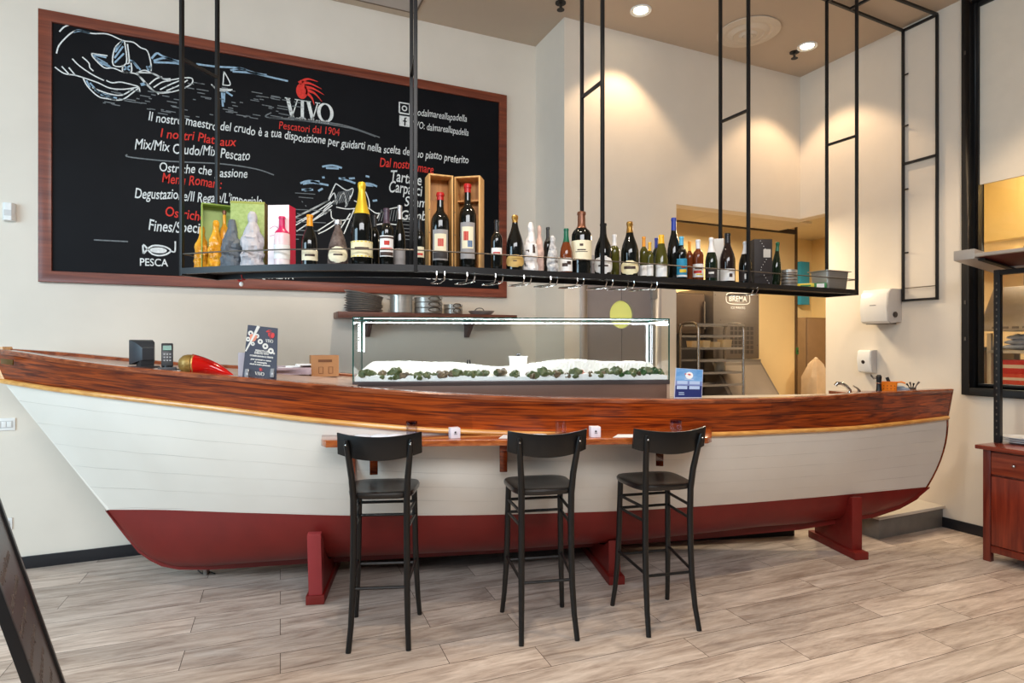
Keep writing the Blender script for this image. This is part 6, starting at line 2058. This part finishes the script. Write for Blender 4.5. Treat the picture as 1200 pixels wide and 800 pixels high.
# =================================================================== RIGHT HAND CABINET
CX, CYE = 4.87, 2.56               # front face plane, far end
CH = .83
t = thing('sideboard', 'dark red wooden sideboard with round knobs against the right wall', 'cabinet', ((CX + XR) / 2, 1.95, 0))
cab = mahogany_z
CY0 = 1.36
build('carcass', MB().span(CX + .02, XR - .02, CY0 + .01, CYE - .012, .09, CH - .03), cab, t, world=True, bevel=.003)
top_w = wood('sideboard_top', (104, 34, 22), (146, 62, 38), 1, 3, .25, .4)
build('top_board', MB().span(CX - .035, XR - .003, CY0 - .03, CYE + .03, CH - .03, CH), top_w, t, world=True, bevel=.006)
for y in (CY0 + .03, CYE - .03):
    for x in (CX + .02, XR - .05):
        build('leg', MB().span(x - .022, x + .022, y - .024, y + .024, 0, CH - .03), cab, t, world=True, bevel=.003)
nd = 2
wd = (CYE - CY0 - .11) / nd
for i in range(nd):
    y1 = CYE - .058 - i * wd; y0 = y1 - wd + .012
    dw = build('drawer', MB().span(CX - .002, CX + .02, y0, y1, CH - .2, CH - .045), wood('drawer_front', (112, 40, 24), (150, 66, 40), 1, 3, .28, .3), t, world=True, bevel=.003)
    kn = MB().ball((CX - .018, (y0 + y1) / 2 + .12, CH - .118), (.012, .012, .012), 14, 9).span(CX - .012, CX, (y0 + y1) / 2 + .115, (y0 + y1) / 2 + .125, CH - .123, CH - .113)
    build('knob', kn, chrome, dw, world=True)
    do = build('door', MB().span(CX - .002, CX + .02, y0, y1, .125, CH - .215), wood('door_front', (100, 30, 18), (150, 58, 34), 2, 2.2, .28, .3), t, world=True, bevel=.004)
    kn = MB().ball((CX - .018, y1 - .27, CH - .285), (.012, .012, .012), 14, 9).span(CX - .012, CX, y1 - .275, y1 - .265, CH - .29, CH - .28)
    build('knob', kn, chrome, do, world=True)
build('bottom_rail', MB().span(CX + .0, CX + .02, CY0 + .055, CYE - .055, .07, .12), cab, t, world=True, bevel=.002)

# slotted black frame standing on the sideboard, carrying a canopy
FX, FY = 5.06, 2.555
t = thing('slotted_frame', 'black slotted steel frame with a sloping canopy standing on the sideboard', 'shelving frame', (FX, 2.0, CH))
fm = M('frame_black', (22, 22, 24), .4)
for y in (FY, FY - .95):
    for x in (FX,):
        p_ = build('upright', MB().span(x - .02, x + .02, y - .02, y + .02, CH + .0005, 2.10), fm, t, world=True, bevel=.003)
        g = MB()
        for i in range(24):
            g.span(x - .0212, x - .0202, y - .004, y + .004, CH + .06 + i * .048, CH + .074 + i * .048)
        build('slots', g, dark_steel, p_, world=True)
for x in (FX,):
    build('top_bar', MB().span(x - .018, x + .018, FY - .93, FY - .02, 2.062, 2.098), fm, t, world=True, bevel=.002)
def sloped(x0, x1, y0, y1, h0, h1):
    zz = lambda x: 2.185 - (x - 4.82) / .58 * .075
    return MB().prism([(x0, zz(x0) + h0), (x1, zz(x1) + h0), (x1, zz(x1) + h1), (x0, zz(x0) + h1)], (1, 0, 0), (0, 0, 1), (0, y1 - y0, 0), (0, y0, 0))
grey_c = M('canopy_grey', (186, 178, 170), .35, .2)
build('canopy', sloped(4.84, 5.22, 1.5, 2.58, 0, .02), M('canopy_red_under', (96, 40, 34), .45), t, world=True, bevel=.002)
build('canopy_back_rail', sloped(5.22, 5.40, 1.5, 2.58, -.008, .03), grey_c, t, world=True, bevel=.003)
build('canopy_front_rail', sloped(4.815, 4.84, 1.5, 2.58, 0, .024), grey_c, t, world=True, bevel=.002)
build('canopy_end', sloped(4.815, 5.40, 2.58, 2.72, -.012, .06), grey_c, t, world=True, bevel=.003)
build('canopy_strut', sloped(4.85, 5.38, FY - .02, FY + .02, -.02, -.008), fm, t, world=True)

# plates on the sideboard
wp = M('china_white', (226, 230, 236), .2, coat=.3)
zz = CH + .0006
for i in range(4):
    q = thing('china_plate', ['white china plate at the bottom of the stack on the sideboard', 'white china plate, second from the bottom of the sideboard stack', 'white china plate, third from the bottom of the sideboard stack', 'white china plate, topmost of the sideboard stack'][i], 'plate', (5.19, 2.465, zz), 0, 'white plates on the sideboard')
    r = .125
    build('well', MB().lathe([(0, .002), (r * .6, 0), (r * .66, .004), (r * .66, .007), (r * .58, .006), (0, .006)], n=32), wp, q)
    build('rim', MB().lathe([(r * .66, .004), (r, .0145), (r * 1.0, .017), (r * .66, .0075)], n=36), wp, q)
    zz += .0105

# =================================================================== LEANING MENU BOARD (front left)
bn, bf = W(-1.36, 1.9, 0), W(-1.73, 2.39, 0)
uxv = (bf - bn).normalized()
lean = W(-.235, -.15, 1.06) - W(0, 0, 0)
t = thing('menu_easel', 'dark framed menu board standing on the floor at the left frame edge', 'menu board', (bn + bf) / 2 + lean * .0)
Lb = (bf - bn).length
nrm = uxv.cross(lean.normalized())
SM = Sheet(bn, uxv, lean.normalized())
Hb = lean.length
def slab(u0, u1, v0, v1, h0, h1, nm, mat, bev=.003):
    g = MB().prism([(u0, v0), (u1, v0), (u1, v1), (u0, v1)], SM.x, SM.y, SM.n * (h1 - h0), SM.o + SM.n * h0)
    return build(nm, g, mat, t, world=True, bevel=bev)
sgn = 1 if SM.n.x > 0 else -1
edge_w = M('easel_edge', (120, 104, 98), .45)
slab(0.0, .03, .005, Hb, -.015, .015, 'frame_post', fm); slab(Lb - .03, Lb, .005, Hb, -.015, .015, 'frame_post', fm)
slab(.03, Lb - .03, .005, .04, -.015, .015, 'frame_rail', fm); slab(.03, Lb - .03, Hb - .035, Hb, -.015, .015, 'frame_rail', fm)
panel = slab(.03, Lb - .03, .04, Hb - .035, -.006, .006, 'menu_panel', M('easel_panel', (62, 52, 52), .35, var=.06), 0)
build('edge_strip', MB().prism([(Lb, .005), (Lb + .008, .005), (Lb + .008, Hb), (Lb, Hb)], SM.x, SM.y, SM.n * .03, SM.o - SM.n * .015), edge_w, t, world=True)
lst = ['Antipasti di mare', 'Crudi e ostriche', 'Primi piatti', 'Secondi di pesce', 'Fritture', 'Contorni', 'Dolci della casa']
S2 = Sheet(bn + uxv * 0, uxv, lean.normalized()) if sgn > 0 else Sheet(bn + uxv * Lb, -uxv, lean.normalized())
for i, s_ in enumerate(lst):
    letters('menu_lettering', s_, M('easel_ink', (104, 92, 88), .7), t, S2, (.08, .82 - i * .095), Lb * .6, .05, h=.0062)
# second leg pair of the easel
back_bn, back_bf = bn + W(-.62, -.34, 0) * 1.0, bf + W(-.62, -.34, 0)
tp = bn + lean * .98, bf + lean * .98
for a_, b_ in ((back_bn, tp[0]), (back_bf, tp[1])):
    off_ = Vector((0, 0, 0))
    g = MB().bar(Vector((a_.x, a_.y, .012)), b_ - (b_ - a_).normalized() * .04, .025, .025)
    build('rear_leg', g, fm, t, world=True)
# =================================================================== KITCHEN BEHIND THE OPENING
def fY(px, py, Y): return onY(px, py, Y)
machine = M('machine_steel', (118, 109, 101), 0.35, 0.5, 0.05, 5, (1, 1, 12))
# ice machine on its bin
IY = 5.02
a, b_ = fY(836, 338, IY), fY(889.5, 338, IY)
zt, zs = fY(862, 338, IY).z, fY(862, 421, IY).z
t = thing('ice_machine', 'steel ice machine with a square grille standing on a sloping bin', 'ice machine', ((a.x + b_.x) / 2, 5.3, 0))
build('cabinet', MB().span(a.x, b_.x, IY, 5.6, zs + .005, zt), machine, t, world=True, bevel=.004)
SG = Sheet((a.x, IY - .0005, zs), (1, 0, 0), (0, 0, 1))
wI, hI = b_.x - a.x, zt - zs
g = MB()
nx, nz = 6, 6
for i in range(nx):
    for j in range(nz):
        u, v = wI * (.36 + .53 * i / nx), hI * (.08 + .40 * j / nz)
        quad(g, SG, [(u, v), (u + wI * .065, v), (u + wI * .065, v + hI * .05), (u, v + hI * .05)], .0004, .0008)
tag(build('grille', g, M('grille_dark', (62, 54, 48), .5), t, world=True), 'square grille of dark openings')
g = MB()
pts = []
uc, vc, hw, hh = wI * .53, hI * .86, wI * .26, hI * .08
for i in range(33):
    a_ = 2 * PI * i / 32
    ca, sa = math.cos(a_), math.sin(a_)
    pts.append((uc + hw * (abs(ca) ** .5) * (1 if ca > 0 else -1), vc + hh * (abs(sa) ** .5) * (1 if sa > 0 else -1)))
ribbon(g, SG, pts, .008, .0004)
build('badge_outline', g, white_plastic, t, world=True)
letters('badge_lettering', 'BREMA', white_plastic, t, SG, (uc - hw * .74, vc - hh * .5), hw * 1.48, hh * 1.35, h=.0006, bold=.0006)
letters('badge_lettering', 'ICE MAKERS', white_plastic, t, SG, (uc - hw * .6, vc - hh * 1.85), hw * 1.2, hh * .6, h=.0006)
g = MB()
for u, v in ((.04, .9), (.96, .9), (.96, .2), (.15, .55)): g.ball(SG.P(wI * u, hI * v, .001), (.006, .004, .006), 8, 5)
build('screw', g, M('grille_dark', (62, 54, 48)), t, world=True)
bx0, bx1 = a.x - .02, b_.x + .03
g = MB().prism([(5.6, .1), (IY - .36, .1), (IY - .36, zs - .52), (IY - .0, zs - .03), (IY + .0, zs), (5.6, zs)], (0, 1, 0), (0, 0, 1), (bx1 - bx0, 0, 0), (bx0, 0, 0))
build('bin', g, machine, t, world=True, bevel=.006)
dirv = Vector((0, IY - (IY - .36), zs - .03 - (zs - .52))).normalized()
g = MB().prism([(bx0 + .04, .03), (bx1 - .04, .03), (bx1 - .04, .56), (bx0 + .04, .56)], (1, 0, 0), dirv, Vector((0, -dirv.z, dirv.y)) * .012, (0, IY - .36, zs - .52))
build('bin_door', g, M('bin_door_steel', (140, 128, 116), .35, .4, .04), t, world=True, bevel=.004)
for x in (bx0 + .05, bx1 - .05):
    for y in (IY - .3, 5.5):
        build('foot', MB().lathe([(.02, 0), (.02, .1), (0, .1)], (x, y, 0), n=12), dark_steel, t, world=True)
# dark fridge left of it
a2, b2 = fY(793, 345, 5.12), fY(835, 345, 5.12)
zf = fY(812, 343, 5.12).z
t = thing('tall_fridge', 'tall dark brown steel fridge left of the ice machine', 'fridge', ((OX0 + a.x) / 2, 5.35, 0))
fr_d = M('fridge_dark', (70, 56, 46), .4, .3, .05)
build('cabinet', MB().span(OX0 - .22, bx0 - .012, 5.14, 5.6, .12, zf), fr_d, t, world=True, bevel=.005)
zm = fY(812, 391, 5.12).z
build('upper_door', MB().span(OX0 - .2, bx0 - .03, 5.10, 5.139, zm, zf - .02), M('fridge_door', (84, 68, 56), .4, .3, .05), t, world=True, bevel=.006)
build('lower_recess', MB().span(OX0 - .2, bx0 - .03, 5.12, 5.139, .16, zm - .02), M('fridge_recess', (34, 28, 26), .5), t, world=True, bevel=.003)
build('handle', MB().bar((bx0 - .06, 5.075, zm + .05), (bx0 - .06, 5.075, zm + .35), .02, .02), dark_steel, t, world=True)
for x in (OX0 - .15, bx0 - .08):
    build('foot', MB().lathe([(.02, 0), (.02, .12), (0, .12)], (x, 5.3, 0), n=10), dark_steel, t, world=True)
# tray trolley
TY = 4.86
def TP(px, py, Y=TY): return onY(px, py, Y)
p0, p1 = TP(804, 380), TP(829, 380)
p2, p3 = TP(789, 380), TP(856, 380)
ztop = TP(830, 379).z
t = thing('tray_trolley', 'tubular steel tray trolley with hooped ends in the kitchen opening', 'trolley', ((p2.x + p3.x) / 2, TY, 0))
tube_s = M('trolley_tube', (150, 144, 138), .25, .8)
y0, y1 = TY - .17, TY + .1
x0, x1 = TP(805, 400).x, TP(857, 400).x
for x in (x0, x1):
    pts = [(x, y0, .12), (x, y0, ztop - .07), (x, y0 + .02, ztop - .02), (x, y0 + .07, ztop), (x, y1 - .07, ztop), (x, y1 - .02, ztop - .02), (x, y1, ztop - .07), (x, y1, .12)]
    build('hoop', MB().tube(pts, .014, 12), tube_s, t, world=True)
zl = [TP(830, y).z for y in (381, 394, 408, 422, 436, 450)]
for z in zl + [zl[-1] - .2, zl[-1] - .4]:
    for y in (y0, y1):
        build('tray_rail', MB().bar((x0 - .02, y, z), (x1 + .01, y, z), .012, .022), tube_s, t, world=True)
for x in (x0, x1):
    for y in (y0, y1):
        g = MB().lathe([(0, -.02), (.045, -.02), (.05, 0), (.045, .02), (0, .02)], n=18)
        g.xform(Matrix.Translation((x, y, .05)) @ Matrix.Rotation(PI / 2, 4, 'Y'))
        build('castor', g, black_plastic, t, world=True)
        build('castor_stem', MB().tube([(x, y, .06), (x, y, .125)], .01, 8), dark_steel, t, world=True)
build('base_shelf', MB().span(x0, x1, y0 + .02, y1 - .02, .13, .15), tube_s, t, world=True, bevel=.003)
# containers riding on the trolley
zsl = zl[2] + .0115
build('slide', MB().span(x0 - .015, x1 + .005, y0 - .005, y1 + .005, zsl - .003, zsl), tube_s, t, world=True)
foodc = M('tub_clear', (206, 186, 150), .2, trans=.3)
for i, (px, mm, lb, w_, h_) in enumerate(((813, (214, 160, 84), 'small clear tub of orange food, left on the trolley shelf', .055, .065), (826, (196, 170, 120), 'small clear tub of pale food on the trolley shelf', .05, .07), (838, (90, 44, 34), 'small tub of dark red food on the trolley shelf', .05, .055), (850, (206, 190, 160), 'small lidded pale tub at the right of the trolley shelf', .06, .08))):
    p = TP(px, 400, TY - .05)
    q = thing('food_tub', lb, 'tub', (p.x, TY - .04, zsl + .0005), 0, 'food tubs on the trolley')
    build('tub', MB().grid([[(x * f, y * f, z) for x, y in rr_rect(w_, w_ * .9, .015)] for f, z in ((.001, 0), (.88, 0), (1, h_), (.95, h_), (.84, .004), (.001, .004))], closed=True), foodc, q)
    build('food', MB().ball((0, 0, h_ * .45), (w_ * .8, w_ * .72, h_ * .42), 14, 8), M('food_%d' % i, mm, .6, var=.2, scale=40), q)
p = TP(843, 430, TY - .03)
zj = zl[4] + .0115
build('slide', MB().span(x0 - .015, x1 + .005, y0 - .005, y1 + .005, zj - .003, zj), tube_s, t, world=True)
q = thing('glass_jar', 'glass jar with a steel lid on the lower trolley shelf', 'jar', (p.x, TY - .03, zj + .0005))
build('jar_wall', MB().lathe([(0, 0), (.05, 0), (.055, .01), (.055, .085), (.042, .1), (0, .1)], n=24), M('jar_glass', (160, 156, 146), .1, trans=.5), q)
build('lid', MB().lathe([(.046, .1), (.048, .102), (.048, .116), (0, .118), (0, .1)], n=24), steel, q)
build('wire_clip', MB().tube([(.048, 0, .108), (.066, 0, .09), (.057, 0, .06)], .003, 6), dark_steel, q)
# corridor beyond
BY = 7.0
a, b_ = fY(944, 372, BY), fY(985, 372, BY)
t = thing('steel_locker', 'tall brown steel cabinet beyond the kitchen doorway', 'cabinet', ((a.x + b_.x) / 2, BY + .2, 0))
brs = M('locker_brown', (132, 108, 84), .4, .4, .05)
zt = fY(955, 372, BY).z
build('body', MB().span(a.x, b_.x, BY, BY + .4, .08, zt), brs, t, world=True, bevel=.004)
build('door_panel', MB().span(a.x + .03, b_.x - .03, BY - .02, BY, .12, zt - .03), M('locker_door', (142, 116, 92), .4, .35, .05), t, world=True, bevel=.004)
build('plinth', MB().span(a.x + .02, b_.x - .02, BY + .03, BY + .37, 0, .08), dark_steel, t, world=True)
build('handle', MB().bar((a.x + .07, BY - .035, 1.0), (a.x + .07, BY - .035, 1.25), .015, .02), dark_steel, t, world=True)
bp0 = fY(957, 440, 5.3)
bz = fY(957, 421, 5.3).z
t = thing('bag_bundle', 'crumpled pale plastic bag bundle standing before the brown cabinet', 'bag', (bp0.x + .05, 5.35, 0))
rows = []
for i, (f, z) in enumerate(((.001, 0), (1, 0.001), (1.05, .3), (1.0, bz - .35), (.95, bz - .22), (.55, bz - .06), (.2, bz), (.001, bz))):
    row = []
    for k in range(28):
        a_ = 2 * PI * k / 28
        r = .17 * f * (1 + .1 * math.sin(5 * a_ + z * 6) + .06 * math.sin(9 * a_ - z * 9))
        row.append((r * math.cos(a_) * 1.1, r * math.sin(a_) * .8, z))
    rows.append(row)
build('bag', MB().grid(rows, closed=True), M('bag_pale', (206, 178, 146), .4, var=.06, scale=10, bump=.6), t)
build('bag_knot', MB().ball((.0, 0, bz - .005), (.03, .03, .03)), M('bag_pale', (206, 178, 146)), t)
# blue box on the doorway edge, small green plate under it
px0, px1 = fY(935.5, 331, 7.54), fY(945.5, 331, 7.54)
t = thing('blue_wall_box', 'narrow blue box fixed high beside the kitchen doorway', 'box', ((px0.x + px1.x) / 2, 7.535, px0.z))
z0, z1 = fY(940, 357, 7.54).z, fY(940, 307, 7.54).z
t.location.z = z0
wb = px1.x - px0.x
build('box_body', MB().span(-wb / 2, wb / 2, -.05, .05, 0, z1 - z0), M('box_blue', (40, 150, 196), .4, var=.04), t, bevel=.003)
build('strap', MB().span(-wb / 2 - .002, wb / 2 + .002, -.052, .052, (z1 - z0) * .45, (z1 - z0) * .49), M('box_blue_dark', (24, 104, 150), .4), t)
build('bracket', MB().span(-.02, .02, .05, .0645, (z1 - z0) * .3, (z1 - z0) * .7), dark_steel, t)
p = fY(934.5, 411, 5.6)
t = thing('green_switch', 'small green wall switch on the doorway post', 'switch', (6.575, 5.599, p.z))
build('plate', MB().span(-.018, .018, -.012, -.001, -.045, .045), M('switch_green', (40, 110, 56), .4), t, bevel=.002)
build('button', MB().span(-.008, .008, -.018, -.012, -.012, .012), black_plastic, t, bevel=.002)

# =================================================================== SEEN THROUGH THE HATCH
def fX(px, py, X): return onX(px, py, X)
a = fX(1130, 400, 6.3); b_ = fX(1200, 400, 6.3)
t = thing('extractor_hood', 'steel extractor hood hanging inside the kitchen behind the hatch', 'extractor hood', (6.7, 2.9, 1.6))
zh0, zh1 = fX(1170, 385, 6.45).z, fX(1170, 330, 6.45).z
hood = M('hood_steel', (156, 146, 134), .3, .6, .05)
build('canopy', MB().prism([(6.42, 1.68), (6.42, 1.78), (6.62, 2.10), (7.3, 2.10), (7.3, 1.68)], (1, 0, 0), (0, 0, 1), (0, 1.06, 0), (0, 2.32, 0)), hood, t, world=True, bevel=.004)
build('duct', MB().span(6.75, 7.2, 2.5, 3.2, 2.101, 2.49), hood, t, world=True)
g = MB()
for i in range(12): g.span(6.415, 6.4195, 2.36 + i * .08, 2.41 + i * .08, 1.70, 1.72)
build('hood_lip_slots', g, dark_steel, t, world=True)
t = thing('steel_rack', 'steel kitchen shelf rack seen low through the black framed hatch', 'rack', (6.75, 2.75, 0))
for z in (1.02, 1.50):
    build('rack_shelf', MB().span(6.5, 7.0, 2.2, 3.38, z - .03, z), steel, t, world=True, bevel=.003)
for x in (6.52, 6.98):
    for y in (2.22, 3.36):
        build('rack_post', MB().span(x - .018, x + .018, y - .018, y + .018, 0, 1.66), M('rack_post', (190, 178, 158), .35, .4), t, world=True, bevel=.002)
t = thing('plastic_bundle', 'pale blue shrink wrapped bundle on the upper rack shelf', 'bundle', (6.68, 3.10, 1.5005))
pb = M('wrap_blue', (168, 178, 204), .25, var=.12, scale=18, bump=1.0)
for i in range(3):
    build('layer', MB().ball((0, 0, .03 + .045 * i), (.13 - .012 * i, .24 - .02 * i, .032), 20, 10), pb, t)
cols = [((196, 40, 36), 'red carton on the lower rack shelf, topmost of its pile', .13), ((206, 72, 54), 'red and pale carton in the middle of the pile on the lower rack shelf', .10), ((76, 92, 112), 'blue grey carton in the pile on the lower rack shelf', .07), ((84, 104, 62), 'green carton at the bottom of the pile on the lower rack shelf', .09)]
zz = 1.0206
for c, lb, h in reversed(cols):
    t = thing('food_carton', lb, 'carton', (6.68, 3.08, zz), 0, 'cartons on the kitchen rack')
    build('carton', MB().span(-.14, .14, -.2, .2, 0, h - .001), M('carton_%d' % c[0], c, .5), t, bevel=.003)
    build('printed_stripe', MB().span(-.141, -.14, -.19, .19, h * .4, h * .65), M('carton_stripe', (216, 196, 176), .5), t)
    zz += h
t = thing('steel_counter', 'beige steel kitchen unit behind the left part of the hatch', 'unit', (6.6, 3.75, 0))
build('unit_body', MB().span(6.2, 7.1, 3.42, 4.15, .1, 1.5), M('unit_beige', (196, 172, 136), .4, .2, .04), t, world=True, bevel=.004)
build('unit_top', MB().span(6.18, 7.12, 3.41, 4.17, 1.5, 1.53), steel, t, world=True, bevel=.003)
for x in (6.25, 7.05):
    for y in (3.47, 4.1):
        build('foot', MB().lathe([(.02, 0), (.02, .1), (0, .1)], (x, y, 0), n=10), dark_steel, t, world=True)
build('handle', MB().bar((6.185, 3.6, 1.1), (6.185, 3.6, 1.4), .02, .02), dark_steel, t, world=True)
# cables on the floor under the bow
for pts, lb in ([(232, 668), (238, 672), (246, 670), (252, 672)], 'thin dark cable loop on the floor under the bow keel'),:
    g = MB().tube(smoothed3([onZ(x, y, .006) for x, y in pts]), .004, 6)
    tag(build('floor_cable', g, black_plastic), lb, 'cable')
p = onZ(242, 672, 0)
t = thing('keel_block', 'short pale block propping the keel near the bow', 'block', p, -(YAW - BA))
build('block', MB().span(-.012, .012, -.03, .03, 0, .05), M('block_grey', (150, 140, 130), .6), t, bevel=.003)
build('pad', MB().span(-.014, .014, -.031, .031, .05, .056), black_plastic, t)
